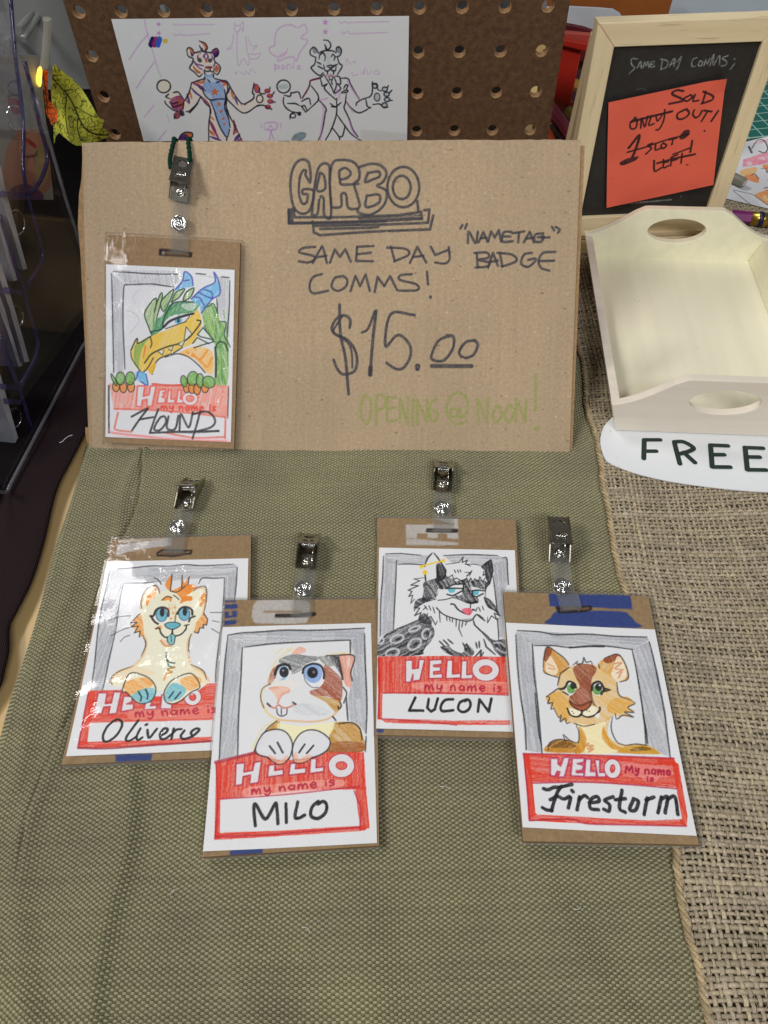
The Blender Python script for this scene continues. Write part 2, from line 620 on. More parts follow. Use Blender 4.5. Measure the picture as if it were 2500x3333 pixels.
mx.inputs[6].default_value, mx.inputs[7].default_value = (0.013, 0.007, 0.008, 1), (0.028, 0.015, 0.017, 1)
nt.links.new(wv.outputs['Fac'], mx.inputs[0])
nt.links.new(mx.outputs[2], p.inputs['Base Color'])
p.inputs['Roughness'].default_value = 0.85
p.inputs['Specular IOR Level'].default_value = 0.15
bump(nt, p, wv.outputs['Fac'], 0.5, 0.0005)
me = mesh_np('maroon_cloth', V.reshape(-1, 3), grid_faces(len(prof), len(ew)))
tag(link('maroon_cloth', me, mm), 'dark maroon ribbed cloth along the left table edge', 'cloth')
lint = np.array([on_z(a, b, 0.0046) for a, b in pairs('193 1441 203 1437 212 1428 224 1420 236 1416')])
tag(link('lint_thread', tube_mesh('lint', catmull(lint, 5), 0.00018, 5), M['white_card']), 'pale stray thread lying on the maroon cloth', 'thread')

# burlap runner: every yarn is a tube -----------------------------------------------------
BE = np.array([on_z(a, b, 0.002)[:2] for a, b in pairs('1874 1097 1899 1197 1914 1346 1944 1445 1973 1644 2009 1854 2034 1936 2110 2340 2193 2769 2222 2937 2306 3330')])
BE = np.vstack([[0.128, 0.64], [0.126, 0.50], BE, [0.110, 0.012]])[::-1]
def bedge(y):
    return np.interp(y, BE[:, 1], BE[:, 0])
def bwidth(y):
    return np.interp(y, [0.0, 0.2, 0.45, 0.6], [0.055, 0.115, 0.195, 0.24])
SX, SY = 0.00265, 0.00232
def yarn_set(paths, rads, cols):
    VV, FF, CC, off = [], [], [], 0
    seg = 5
    th = np.linspace(0, 2 * np.pi, seg, endpoint=False)
    for P, r, c in zip(paths, rads, cols):
        n = len(P)
        T = np.gradient(P, axis=0)
        T /= np.linalg.norm(T, axis=1)[:, None]
        A = np.cross(T, [0, 0, 1.0])
        A /= np.linalg.norm(A, axis=1)[:, None]
        B = np.cross(A, T)
        q = P[:, None] + r[:, None, None] * (np.cos(th)[None, :, None] * A[:, None] * 1.15 + 0.75 * np.sin(th)[None, :, None] * B[:, None])
        VV.append(q.reshape(-1, 3))
        i = np.arange(n - 1)[:, None] * seg + off
        j = np.arange(seg)[None]
        j2 = (j + 1) % seg
        FF.append(np.stack([i + j, i + j2, i + seg + j2, i + seg + j], -1).reshape(-1, 4))
        CC.append(np.repeat(c, seg, axis=0))
        off += n * seg
    return np.vstack(VV), np.vstack(FF), np.vstack(CC)
jute = np.array(alb(158, 146, 124)[:3])
def jcol(n):
    base = jute * (0.84 + 0.32 * RNG.random()) * np.array([1, 1 + 0.012 * RNG.standard_normal(), 1 + 0.03 * RNG.standard_normal()])
    k = np.interp(np.arange(n), np.arange(0, n + 12, 12), 0.8 + 0.4 * RNG.random(len(np.arange(0, n + 12, 12))))
    return np.clip(base[None] * k[:, None], 0.01, 0.9)
ZB = 0.0024
YB0, YB1 = 0.012, 0.62
paths, rads, cols = [], [], []
nrow = int((YB1 - YB0) / SY)
ncol = int(0.245 / SX)
rowdrift = np.cumsum(RNG.standard_normal(nrow + 1)) * 0.00008
coldrift = RNG.standard_normal(ncol + 1) * 0.00018
for r in range(nrow):
    y = YB0 + r * SY + RNG.normal() * 0.00012
    n = int((bwidth(y) + 0.004) / SX * 4)
    s = np.arange(n) / 4.0
    xx = bedge(y) + s * SX + 0.0012
    wav = np.interp(s, np.arange(0, 90, 6), RNG.normal(size=15) * 0.00028)
    yy = y + wav + 0.0022 * np.sin(s * 0.09 + y * 14) - 0.04 * (xx - bedge(y))
    zz = ZB + 0.00052 * np.cos(np.pi * (s + r)) + 0.0008 * np.exp(-((s - 3) / 2.0) ** 2)
    rr = 0.00078 * (0.8 + 0.4 * RNG.random()) * np.interp(s, np.arange(0, 90, 3), 0.75 + 0.5 * RNG.random(30))
    paths.append(np.c_[xx, yy, zz]); rads.append(rr); cols.append(jcol(n))
for c in range(ncol):
    s = c + 0.0
    ys = np.arange(0, nrow, 0.25)
    y = YB0 + ys * SY
    ok = (bwidth(y) > c * SX)
    ys, y = ys[ok], y[ok]
    if len(y) < 8:
        continue
    n = len(y)
    wav = np.interp(ys, np.arange(0, 300, 7), RNG.normal(size=43) * 0.00028)
    xx = bedge(y) + c * SX + 0.0012 + wav + coldrift[c]
    yy = y + 0.0022 * np.sin(c * 0.09 + y * 14) - 0.04 * (xx - bedge(y))
    zz = ZB - 0.00052 * np.cos(np.pi * (ys + c)) + 0.0008 * math.exp(-((c - 3) / 2.0) ** 2)
    rr = 0.00070 * (0.8 + 0.4 * RNG.random()) * np.interp(ys, np.arange(0, 300, 3), 0.75 + 0.5 * RNG.random(100))
    paths.append(np.c_[xx, yy, zz]); rads.append(rr); cols.append(jcol(n))
VB, FB, CB = yarn_set(paths, rads, cols)
runner = thing('burlap_runner', 'loosely woven brown burlap runner along the right side of the table', 'runner', (0.13, 0.3, 0))
off = np.array([0.13, 0.3, 0])
link('woven_yarns', mesh_np('woven_yarns', VB - off, FB, CB), M['jute'], runner)
# lower layer of the folded runner, shade in the gaps put into its darker brown
ys = np.linspace(YB0, YB1, 60)
V = np.array([[[bedge(y) + 0.001, y, 0.0006], [bedge(y) + bwidth(y), y, 0.0006]] for y in ys]).reshape(-1, 3) - off
link('under_layer', mesh_np('under_layer', V, grid_faces(2, 60)), simple('burlap_lower_layer_shaded', alb(118, 106, 88), 0.95, spec=0.1, var=0.5, scale=420, bmp=0.6, stretch=(1, 1.3, 1)), runner)
# twisted golden edge binding
hp, hr, hc = [], [], []
yy = np.linspace(YB0, YB1, 900)
gold = np.array(alb(164, 146, 114)[:3])
for k in range(3):
    ph = k * 2.1
    a = yy / 0.0085 * 2 * np.pi + ph
    hp.append(np.c_[bedge(yy) + 0.0004 + 0.0009 * np.cos(a) + 0.0022 * (vnoise(900, 2, (60, 1), 31, 2)[0] - 0.5), yy, 0.0021 + 0.0009 * np.sin(a)])
    hr.append(0.00085 * (0.8 + 0.4 * vnoise(900, 2, (120, 1), 40 + k)[0]))
    hc.append(gold[None] * (0.75 + 0.5 * vnoise(900, 2, (150, 1), 50 + k)[0][:, None]))
a, b, c = yarn_set(hp, hr, hc)
link('edge_binding', mesh_np('edge_binding', a - off, b, c), M['jute'], runner)
# loose fibres
fp, fr, fc = [], [], []
for i in range(1100):
    y = YB0 + RNG.random() * 0.45
    x = bedge(y) + RNG.random() ** 1.5 * bwidth(y)
    an, L = RNG.random() * 6.28, 0.002 + 0.005 * RNG.random()
    t = np.linspace(0, 1, 6)
    cv = RNG.normal() * 1.2
    fp.append(np.c_[x + L * t * np.cos(an + cv * t), y + L * t * np.sin(an + cv * t), ZB + 0.0007 + 0.0011 * RNG.random() * np.sin(t * 3)])
    fr.append(np.full(6, 0.00008))
    fc.append(np.tile(jute * 1.15, (6, 1)))
a, b, c = yarn_set(fp, fr, fc)
o = link('loose_fibres', mesh_np('loose_fibres', a - off, b, c), M['jute'], runner)
o['kind'] = 'stuff'


# ------------------------------------------------------------------ drawing on flat sheets
NSEED = [100]


class Art:
    """a drawing kept as pigment colours on the vertices of a fine sheet mesh"""

    def __init__(s, nx, ny, quad, base):
        s.nx, s.ny = nx, ny
        s.wk = 1.0
        s.c = np.ones((ny, nx, 3)) * np.asarray(base, float)
        q = np.asarray(quad, float)
        A = []
        for (x, y), (u, v) in zip(q, [(0, 0), (nx - 1, 0), (nx - 1, ny - 1), (0, ny - 1)]):
            A.append([x, y, 1, 0, 0, 0, -u * x, -u * y, -u])
            A.append([0, 0, 0, x, y, 1, -v * x, -v * y, -v])
        s.H = np.linalg.svd(np.array(A))[2][-1].reshape(3, 3)
        s.g = np.random.default_rng(NSEED[0])
        NSEED[0] += 1
        s.n1 = s.g.random((ny, nx))
        s.n2 = vnoise(nx, ny, (nx / 5, ny / 5), NSEED[0])
        s.src(0, 0, 1)

    def src(s, x0, y0, k):
        s.o = (x0, y0, k)
        c = s.raw([[s.nx * 0.5, s.ny * 0.5]])
        return s

    def raw(s, P):
        return np.asarray(P, float)

    def P(s, pts):
        p = pairs(pts)
        x0, y0, k = s.o
        p = np.c_[x0 + p[:, 0] / k, y0 + p[:, 1] / k, np.ones(len(p))] @ s.H.T
        return p[:, :2] / p[:, 2:]

    def sc(s, pts):
        p = pairs(pts)
        m = p.mean(0)
        a = s.P(np.array([m, m + [10, 0], m + [0, 10]]))
        return 0.05 * (np.hypot(*(a[1] - a[0])) + np.hypot(*(a[2] - a[0])))

    def tex(s, sl, amt, ang):
        ys, xs = np.mgrid[sl]
        if ang is None:
            t = 0.6 * s.n1[sl] + 0.4 * s.n2[sl]
        else:
            a = math.radians(ang)
            d = (xs * -math.sin(a) + ys * math.cos(a)) + 3 * s.n2[sl]
            l = (xs * math.cos(a) + ys * math.sin(a))
            g = np.random.default_rng(5).random(4096)
            i = (d * 0.5).astype(int) % 4096
            j = (i * 7 + (l / 45).astype(int) * 31) % 4096
            t = 0.30 * g[i] + 0.35 * g[j] + 0.35 * s.n1[sl]
        return 1 - min(amt * 1.45, 0.95) * np.clip(t * 2.4 - 0.75, 0, 1)

    def blend(s, sl, cov, col, a, tx, ang):
        if tx:
            cov = cov * s.tex(sl, tx, ang)
        cov = (cov * a)[..., None]
        s.c[sl] = s.c[sl] * (1 - cov) + np.asarray(col, float) * cov

    def f(s, pts, col, a=1.0, tx=0.25, ang=None, sm=True):
        p = pairs(pts)
        q = s.P(catmull(p, 5, True) if sm else p)
        x0, y0 = np.maximum(np.floor(q.min(0)).astype(int) - 1, 0)
        x1 = min(int(q[:, 0].max()) + 2, s.nx)
        y1 = min(int(q[:, 1].max()) + 2, s.ny)
        if x1 <= x0 or y1 <= y0:
            return s
        cov = np.zeros((y1 - y0, x1 - x0))
        for ox, oy in ((.25, .25), (.75, .25), (.25, .75), (.75, .75)):
            X, Y = np.meshgrid(np.arange(x0, x1) + ox - .5, np.arange(y0, y1) + oy - .5)
            ins = np.zeros(X.shape, bool)
            for (ax, ay), (bx, by) in zip(q, np.roll(q, -1, 0)):
                if ay == by:
                    continue
                ins ^= ((ay > Y) != (by > Y)) & (X < (bx - ax) * (Y - ay) / (by - ay) + ax)
            cov += ins * 0.25
        s.blend((slice(y0, y1), slice(x0, x1)), cov, col, a, tx, ang)
        return s

    def l(s, pts, w, col, a=1.0, tx=0.2, sm=True, closed=False, taper=0.0):
        p = pairs(pts)
        hw = max(w * s.sc(pts) * 0.5 * (s.wk if w < 12 else 1.0 + 0.25 * (s.wk - 1)), 0.4)
        q = s.P(catmull(p, 6, closed) if sm and len(p) > 2 else p)
        if closed:
            q = np.vstack([q, q[0]])
        m = hw + 2
        x0, y0 = np.maximum(np.floor(q.min(0) - m).astype(int), 0)
        x1 = min(int(q[:, 0].max() + m) + 1, s.nx)
        y1 = min(int(q[:, 1].max() + m) + 1, s.ny)
        if x1 <= x0 or y1 <= y0:
            return s
        D = np.full((y1 - y0, x1 - x0), 99.0)
        N = max(len(q) - 1, 1)
        for i, (A_, B_) in enumerate(zip(q[:-1], q[1:])):
            bx0 = max(int(min(A_[0], B_[0]) - m), x0)
            bx1 = min(int(max(A_[0], B_[0]) + m) + 2, x1)
            by0 = max(int(min(A_[1], B_[1]) - m), y0)
            by1 = min(int(max(A_[1], B_[1]) + m) + 2, y1)
            if bx1 <= bx0 or by1 <= by0:
                continue
            X, Y = np.meshgrid(np.arange(bx0, bx1), np.arange(by0, by1))
            d = B_ - A_
            L2 = d @ d + 1e-9
            t = np.clip(((X - A_[0]) * d[0] + (Y - A_[1]) * d[1]) / L2, 0, 1)
            dist = np.hypot(X - A_[0] - t * d[0], Y - A_[1] - t * d[1])
            if taper:
                e = (i + t) / N
                dist = dist + hw * taper * np.abs(2 * e - 1) ** 2
            sub = D[by0 - y0:by1 - y0, bx0 - x0:bx1 - x0]
            np.minimum(sub, dist, out=sub)
        jit = 0.35 * (s.n2[y0:y1, x0:x1] - 0.5) * min(hw, 2)
        cov = np.clip(hw + 0.5 + jit - D, 0, 1)
        s.blend((slice(y0, y1), slice(x0, x1)), cov, col, a, tx, None)
        return s

    def e(s, cx, cy, rx, ry, col, a=1.0, tx=0.2, rot=0, w=None, arc=(0, 360)):
        full = arc == (0, 360)
        th = np.radians(np.linspace(arc[0], arc[1], 25)[:-1 if full else None])
        c, n = math.cos(math.radians(rot)), math.sin(math.radians(rot))
        X, Y = rx * np.cos(th), ry * np.sin(th)
        pts = np.c_[cx + X * c - Y * n, cy + X * n + Y * c]
        if w is None:
            return s.f(pts, col, a, tx, sm=False)
        return s.l(pts, w, col, a, tx, sm=False, closed=full)

    def star(s, cx, cy, r, col, rot=-90, k=0.42):
        th = np.radians(rot + np.arange(10) * 36)
        rr = np.where(np.arange(10) % 2 == 0, r, r * k)
        return s.f(np.c_[cx + rr * np.cos(th), cy + rr * np.sin(th)], col, 1, 0.1, sm=False)

    def text(s, t, x0, y0, x1, y1, h, w, col, a=1.0):
        """small handwriting between two baseline points"""
        adv = [FONT[ch][0] for ch in t]
        tot = sum(adv)
        d = np.array([x1 - x0, y1 - y0], float)
        L = np.hypot(*d)
        d /= L
        n = np.array([d[1], -d[0]])
        pos = 0.0
        for ch, ad in zip(t, adv):
            for st in FONT[ch][1]:
                p = pairs(st)
                q = np.array([x0, y0]) + ((pos + p[:, :1] * ad) * L / tot) * d + p[:, 1:] * h * n + s.g.normal(0, 0.03 * h, p.shape)
                s.l(q, w, col, a)
            pos += ad
        return s

    def cols(s):
        return lin(np.clip(s.c, 0, 255)).reshape(-1, 3) / 0.79


FONT = {' ': (.5, []),
        'm': (1.2, ['.1 0 .12 .55 .2 .5', '.15 .3 .35 .6 .45 0', '.45 .3 .7 .6 .8 0']),
        'y': (.9, ['.15 .6 .2 .25 .5 .2 .7 .6', '.72 .6 .65 0 .45 -.35 .15 -.25']),
        'n': (.9, ['.15 .55 .2 0', '.18 .35 .45 .6 .65 .45 .7 0']),
        'a': (.9, ['.7 .5 .35 .6 .12 .3 .3 .02 .6 .15 .72 .5 .72 0']),
        'e': (.85, ['.15 .3 .7 .35 .5 .62 .2 .5 .15 .15 .45 -.02 .75 .1']),
        'i': (.45, ['.5 .5 .5 0', '.5 .8 .52 .83']),
        's': (.75, ['.75 .55 .4 .62 .25 .42 .65 .25 .6 .02 .15 .02']),
        'M': (1.3, ['.1 0 .2 .85 .5 .25 .75 .9 .9 0'])}
K = (20, 20, 24)
GR = (158, 160, 167)
RD = (217, 54, 34)
DR = (170, 26, 56)
WH = (219, 220, 223)
CR = (232, 228, 200)


def hello(A, shapes, o, lw=7, red=DR, ocol=None):
    """white block letters outlined in dark red; o = (cx, cy, rx, ry, width)"""
    for p in shapes:
        A.f(p, WH, 1, 0.05, sm=False)
        A.l(p, lw, red, 0.85, 0.3, sm=False, closed=True)
    if o:
        cx, cy, rx, ry, w = o
        A.e(cx, cy, rx, ry, red, .8, .2, w=w + lw * 1.6)
        A.e(cx, cy, rx, ry, WH, 1, .05, w=w)
    return A

# ------------------------------------------------------------------ the five badge drawings
OR = (232, 134, 42)
BLU = (92, 170, 192)


def draw_otter(A):
    A.src(150, 1500, 2.1067)
    for p, an in (('440 755 525 735 540 835 495 1000 475 1200 400 1560 312 1560 345 1250 380 980', 100), ('440 750 500 735 900 720 1310 712 1312 738 1230 800 1050 800 740 830 540 836', 0), ('1230 800 1318 725 1300 940 1290 985 1222 985', 90), ('1212 1100 1185 1500 1165 1500 1195 1190', 90)):
        A.f(p, GR, .85, .55, an, sm=False)
    A.f('450 770 520 760 480 1100 420 1400 350 1500 370 1200', GR, .4, .6, 95)
    for p in ('438 755 420 850 385 1000 360 1150 335 1400 310 1560', '535 838 508 960 490 1100 470 1210', '470 1200 440 1330 410 1480 390 1565', '495 742 600 735 720 722 850 722', '850 722 960 712 1080 718 1290 708', '545 833 640 835 740 828', '1050 835 1075 800 1150 800 1225 797', '1225 797 1222 900 1210 1100 1195 1190 1170 1400 1165 1500', '1312 730 1305 850 1292 960'):
        A.l(p, 6, K, .85, .35, taper=.4)
    body = '655 1000 690 890 745 855 785 890 870 872 940 880 1010 885 1050 870 1090 860 1103 900 1090 1000 1080 1040 1105 1085 1060 1125 1035 1150 1000 1180 985 1300 1000 1375 1080 1420 1120 1500 1080 1530 880 1560 700 1560 470 1530 445 1490 500 1420 600 1390 660 1320 690 1240 670 1190 600 1130 640 1060'
    A.f(body, (233, 228, 198), .95, .2, 80)
    A.f('470 1430 620 1390 760 1440 600 1470 470 1510', (236, 205, 160), .6, .5, 40)
    A.f('960 1440 1040 1410 1110 1470 1100 1510 1000 1470', (236, 205, 160), .6, .5, 40)
    for p in ('590 1110 650 1160 690 1200 690 1260 660 1330 600 1390 500 1430 440 1500', '1005 1170 975 1230 985 1330 1010 1390 1080 1430 1120 1490', '650 1000 690 880 750 850 785 880', '1080 1040 1100 940 1095 870 1050 860'):
        A.l(p, 13, OR, .45, .4)
    A.f('690 960 705 910 760 868 755 920 722 950 700 985', OR, .9, .3, 60)
    A.f('1050 965 1065 915 1095 890 1097 940 1070 985', OR, .9, .3, 60)
    A.f('820 842 845 800 868 778 866 830 858 880 838 872', OR, 1, .2, 70)
    A.f('862 885 930 850 938 780 952 832 985 785 975 838 1022 838 1012 858 1045 852 995 895 965 915 1003 920 1000 945 940 955 928 930 900 900', OR, 1, .2, 30)
    A.f('800 940 835 918 866 930 862 960 845 942 820 950', OR, .95, .2)
    A.f('922 960 945 925 1000 918 1005 945 960 945 935 965', OR, .95, .2)
    for p in ('868 775 864 830 858 882', '938 780 935 860', '985 790 978 840', '858 885 905 890 960 850', '745 798 775 812 795 840', '800 945 835 920 868 928', '880 912 900 925 915 940'):
        A.l(p, 5, K, .8)
    for cx, cy in ((800, 1047), (955, 1040)):
        A.e(cx, cy, 50, 52, (225, 226, 228), 1, .05)
        A.e(cx - 2, cy - 5, 38, 44, BLU, 1, .2)
        A.e(cx + 2, cy - 20, 16, 28, (32, 32, 38), 1, .1)
        A.e(cx - 2, cy - 5, 38, 44, K, .7, .3, w=4)
    A.l('722 1050 742 1050 760 1010 800 992 842 1008 845 1050', 9, K)
    A.l('725 1050 748 1085 772 1102', 9, K)
    A.l('905 1035 928 998 965 988 1002 1005 1008 1040', 9, K)
    A.l('1025 1050 995 1062 985 1085', 8, K)
    A.l('890 1085 893 1050 905 1020', 5, K, .7)
    A.f('820 1108 850 1092 900 1092 927 1108 900 1130 870 1138 840 1130', (84, 168, 192), 1, .2)
    A.l('820 1108 850 1092 900 1092 927 1108 900 1130 870 1138 840 1130', 5, K, .8, closed=True)
    A.f('755 1130 790 1110 800 1135 775 1140', OR, .8, .4)
    A.l('758 1135 782 1130 795 1165 825 1192 855 1182 873 1160', 7, K)
    A.l('873 1140 873 1165 890 1182 930 1172 962 1140 968 1115', 7, K)
    A.l('955 1112 985 1106', 5, K)
    A.f('838 1188 873 1172 892 1188 884 1235 860 1245 840 1220', (120, 190, 195), 1, .2)
    A.l('838 1188 838 1218 858 1243 882 1235 892 1188', 5, K, .8)
    A.l('864 1185 866 1222', 4, K, .8)
    A.l('792 1215 820 1245 862 1252', 9, (190, 120, 60), .8)
    A.f('795 1200 840 1225 855 1250 820 1245', (235, 170, 140), .6, .3)
    for x, y in ((862, 1066), (878, 1030), (890, 992), (892, 1056), (850, 1000)):
        A.e(x, y, 10, 8, (226, 140, 70), .8)
    for x in (850, 870, 890):
        A.l([x, 970, x + 3, 1040], 5, (210, 170, 110), .45)
    for p in ('655 1030 600 1080 585 1095 632 1092 590 1120 637 1118 612 1160 652 1148 645 1190 680 1180 672 1100', '1085 1030 1112 1070 1105 1110 1082 1105 1085 1130 1060 1125 1048 1165 1020 1150 1035 1090'):
        A.f(p, OR, .85, .4, 50, sm=False)
    for p in ('655 1030 600 1080 585 1095 632 1092 590 1122 637 1118 612 1162 652 1148 645 1190', '1085 1030 1112 1070 1105 1110 1082 1105 1085 1130 1060 1128 1048 1165 1020 1155'):
        A.l(p, 5, K, .85, sm=False)
    for p in ('440 1075 510 1055 590 1048', '450 1180 520 1145 580 1125', '515 1220 545 1190 580 1178', '1130 1025 1215 1025', '1145 1080 1190 1090', '1140 1135 1190 1165'):
        A.l(p, 4, K, .7)
    for p in ('665 1000 655 960 680 890 740 850 770 858 785 900', '1010 885 1050 858 1092 852 1105 890 1100 960 1085 1030', '670 1180 690 1240 660 1320', '600 1388 500 1428 448 1480 462 1520', '1000 1170 985 1230 985 1330', '1000 1378 1080 1420 1105 1480'):
        A.l(p, 6, K, .7, taper=.5)
    A.l('830 1295 832 1335 855 1362 888 1368', 6, (40, 70, 85))
    A.l('835 1350 850 1388 888 1398', 6, (40, 110, 110))
    A.l('888 1398 840 1412 870 1430 832 1442', 7, (190, 130, 40))
    A.l('832 1442 815 1485', 7, (226, 140, 60))
    # red name panel
    A.f('298 1558 540 1555 700 1600 900 1600 1010 1590 1110 1510 1176 1508 1150 1770 288 1780', RD, 1, .35, 0, sm=False)
    A.f('300 1560 345 1565 300 1940 225 1965', RD, 1, .3, 95, sm=False)
    A.f('235 1920 700 1918 1142 1885 1140 1930 600 1962 228 1975', RD, 1, .3, 0, sm=False)
    A.l('298 1560 260 1770 225 1970', 8, DR, .9)
    A.l('228 1972 420 1975 700 1955 1140 1922', 10, (140, 40, 55), .9)
    A.f('306 1783 1152 1762 1142 1890 290 1928', WH, 1, .03, sm=False)
    A.l('306 1783 700 1775 1150 1762', 8, RD, .9, .4)
    hello(A, ('365 1575 425 1575 413 1652 455 1648 472 1568 522 1570 490 1722 435 1728 447 1672 402 1676 388 1725 330 1722', '540 1600 600 1600 596 1640 560 1655 610 1655 605 1695 520 1710', '690 1640 735 1640 722 1668 768 1662 762 1692 678 1696', '800 1590 850 1590 845 1650 870 1655 868 1690 790 1690'), (1010, 1605, 40, 42, 26))
    A.f('590 1700 800 1690 1165 1680 1165 1745 800 1760 590 1765', (238, 160, 146), .6, .5, 0)
    A.text('my name is', 612, 1748, 1185, 1712, 55, 7, DR)
    for p in ('470 1775 425 1820 398 1880 405 1922 440 1920 490 1880 525 1820 525 1780 495 1765 460 1785', '640 1772 600 1830 560 1890 560 1920 590 1915 625 1890', '655 1830 628 1890 640 1915 668 1895', '690 1805 700 1800', '702 1840 714 1898 768 1832', '790 1885 830 1860 840 1835 815 1832 790 1870 795 1905 825 1905 860 1878', '882 1832 866 1908', '872 1868 900 1840 935 1835', '955 1845 930 1885 950 1907 1010 1886 1055 1842 1035 1830 1000 1858 1012 1888'):
        A.l(p, 15, (18, 18, 21), 1, .15)
    # paws over the panel
    for base, o1, b1, toes in (('530 1560 580 1440 680 1455 740 1500 760 1560 735 1625 680 1652 630 1642 590 1605 555 1570', '535 1515 600 1480 705 1470 742 1512 700 1550 650 1565 590 1590 548 1560', '605 1585 680 1545 752 1548 750 1600 700 1648 650 1642 600 1610', ('640 1565 660 1605 655 1635', '690 1552 705 1590 702 1618')), ('1000 1440 880 1480 830 1540 815 1590 830 1640 880 1652 940 1622 1000 1570 1060 1530', '925 1485 1000 1455 1068 1478 1052 1530 990 1558 950 1540', '828 1565 870 1508 930 1518 966 1558 930 1610 870 1636 822 1622', ('880 1568 850 1610', '928 1570 890 1618'))):
        A.f(base, (233, 226, 200), 1, .1)
        A.f(o1, (236, 152, 60), .9, .45, 30)
        A.f(b1, (104, 184, 204), .95, .3, 30)
        A.l(base, 6, K, .75, closed=True)
        for t in toes:
            A.l(t, 7, K, .9)
    return A


def draw_guinea_pig(A):
    A.src(620, 1700, 1.9235)
    for p, an in (('235 715 332 785 320 900 290 1490 180 1490 205 1000', 95), ('235 712 500 685 1090 665 1088 700 1000 745 600 760 335 788', 3), ('1000 745 1090 690 1100 1000 1102 1340 1050 1270 985 1250 975 1150 1000 1050 1028 860', 85)):
        A.f(p, GR, .85, .5, an, sm=False)
    for p in ('235 720 215 900 195 1200 180 1500', '325 790 315 1000 300 1250 296 1500', '235 712 320 698 430 692 600 680 800 680 1090 665', '340 788 500 768 700 755 1000 742', '1000 742 1002 835', '1090 700 1095 900 1105 1150 1100 1330', '975 1100 985 1250', '1100 1350 1095 1445'):
        A.l(p, 7, K, .9, .35, taper=.3)
    A.f('395 1440 440 1360 490 1290 550 1250 557 1290 510 1325 440 1400 410 1460', (190, 134, 48), .95, .4, 60)
    A.f('860 1400 890 1275 960 1258 1040 1270 1075 1330 1078 1440 850 1450', (190, 132, 44), .95, .4, 45)
    A.f('850 1415 900 1385 1075 1388 1075 1445 850 1450', (146, 76, 42), .9, .4, 0)
    A.f('395 1440 425 1380 440 1400 410 1460', (150, 80, 45), .9, .4, 0)
    A.f('550 1265 700 1285 890 1262 870 1340 800 1325 640 1395 560 1322', (236, 230, 180), 1, .25, 30)
    A.f('480 1020 530 900 580 850 640 835 800 845 900 860 930 1050 950 1120 930 1190 880 1235 760 1255 640 1250 540 1245 470 1185 440 1110 450 1060', WH, 1, .03)
    A.f('640 820 680 785 718 795 718 820 650 838', (232, 168, 146), .9, .3)
    for p in ('480 1030 520 900 560 850 640 790', '530 830 570 800', '845 840 930 825 1010 830', '530 1250 450 1300 390 1420', '600 800 650 815'):
        A.l(p, 8, (228, 206, 120), .6, .4)
    A.f('485 1010 510 930 560 895 545 960 500 1025', (166, 88, 60), .9, .4, 70)
    A.f('838 900 890 930 945 990 952 1080 935 1128 860 1100 762 1090 750 1062 800 1045 838 985', (158, 78, 52), 1, .4, 40)
    A.f('760 1088 860 1105 938 1130 935 1180 905 1195 845 1135', (190, 136, 50), 1, .4, 30)
    A.f('560 862 640 833 740 842 805 848 790 872 740 885 690 910 640 945 612 915 560 890', (112, 114, 114), 1, .5, 20)
    A.f('640 935 690 905 730 888 700 930 640 960', (120, 120, 120), .8, .5, 20)
    A.f('800 850 860 848 900 900 850 905', (140, 140, 135), .9, .4, 60)
    A.f('870 850 920 848 950 900 958 985 920 930', (60, 60, 62), 1, .4, 60)
    A.f('930 838 1008 835 1022 870 1003 950 1006 1040 968 1022 950 960', (226, 148, 122), 1, .4, 80)
    A.f('975 870 1000 860 985 930', (235, 205, 195), .8, .3)
    A.l('850 842 930 838 1008 836 1028 862 1005 945 1012 1000', 6, K, .8)
    A.l('925 850 940 920 952 990', 12, (45, 45, 48), .9)
    A.e(573, 950, 40, 50, (150, 184, 214), 1, .15, 15)
    A.e(560, 960, 22, 34, (220, 224, 228), 1, .1, 15)
    A.e(586, 945, 30, 34, (34, 34, 38), 1, .1)
    A.e(580, 935, 7, 7, (150, 150, 160))
    A.l('530 960 545 915 580 897 612 902 625 925', 11, K)
    A.e(778, 968, 62, 78, (224, 226, 230), 1, .05, -12)
    A.e(768, 952, 56, 62, (134, 168, 218), 1, .15, -12)
    A.e(764, 948, 34, 36, (30, 30, 34), 1, .05)
    A.e(772, 945, 10, 10, (120, 120, 128))
    A.l('702 950 715 915 765 892 815 905 836 950 835 985', 12, K)
    A.l('708 950 720 1000 760 1040 800 1042', 4, K, .6)
    A.l('498 1048 545 1042 605 1046 615 1066 580 1080 556 1110 546 1140', 10, (222, 146, 118), .9)
    A.f('502 1050 605 1046 612 1068 575 1080 550 1120 520 1080', (234, 178, 152), .9, .3)
    A.l('482 1148 500 1162 530 1170 550 1152 580 1170 622 1165 655 1145', 7, (196, 110, 90), .9)
    A.l('482 1142 500 1160', 6, K)
    A.l('640 1135 660 1148', 6, K)
    A.l('540 1175 545 1208 570 1222 600 1210 605 1178', 5, K, .8)
    A.l('568 1176 570 1214', 5, K, .8)
    A.l('470 1030 442 1090 450 1150 490 1210 550 1245', 9, (226, 196, 110), .7)
    A.l('500 1020 450 1050 440 1110 460 1170', 5, K, .55)
    A.l('550 1245 640 1252 760 1258 860 1240 915 1200', 8, (224, 170, 110), .8)
    A.f('640 1160 740 1140 850 1180 870 1210 800 1220 680 1210', (180, 184, 190), .5, .7, 35)
    A.f('500 990 620 1000 700 1020 620 1060 520 1030', (238, 226, 205), .5, .5, 20)
    A.l('935 1130 945 1160 930 1178 925 1160', 5, K)
    A.l('890 1225 910 1250', 6, K)
    A.l('955 1040 978 1080 960 1140', 6, K, .8)
    A.l('930 1270 1010 1265 1060 1300 1075 1370', 6, K, .8)
    A.l('540 1252 480 1300 440 1370 400 1440', 5, K, .7)
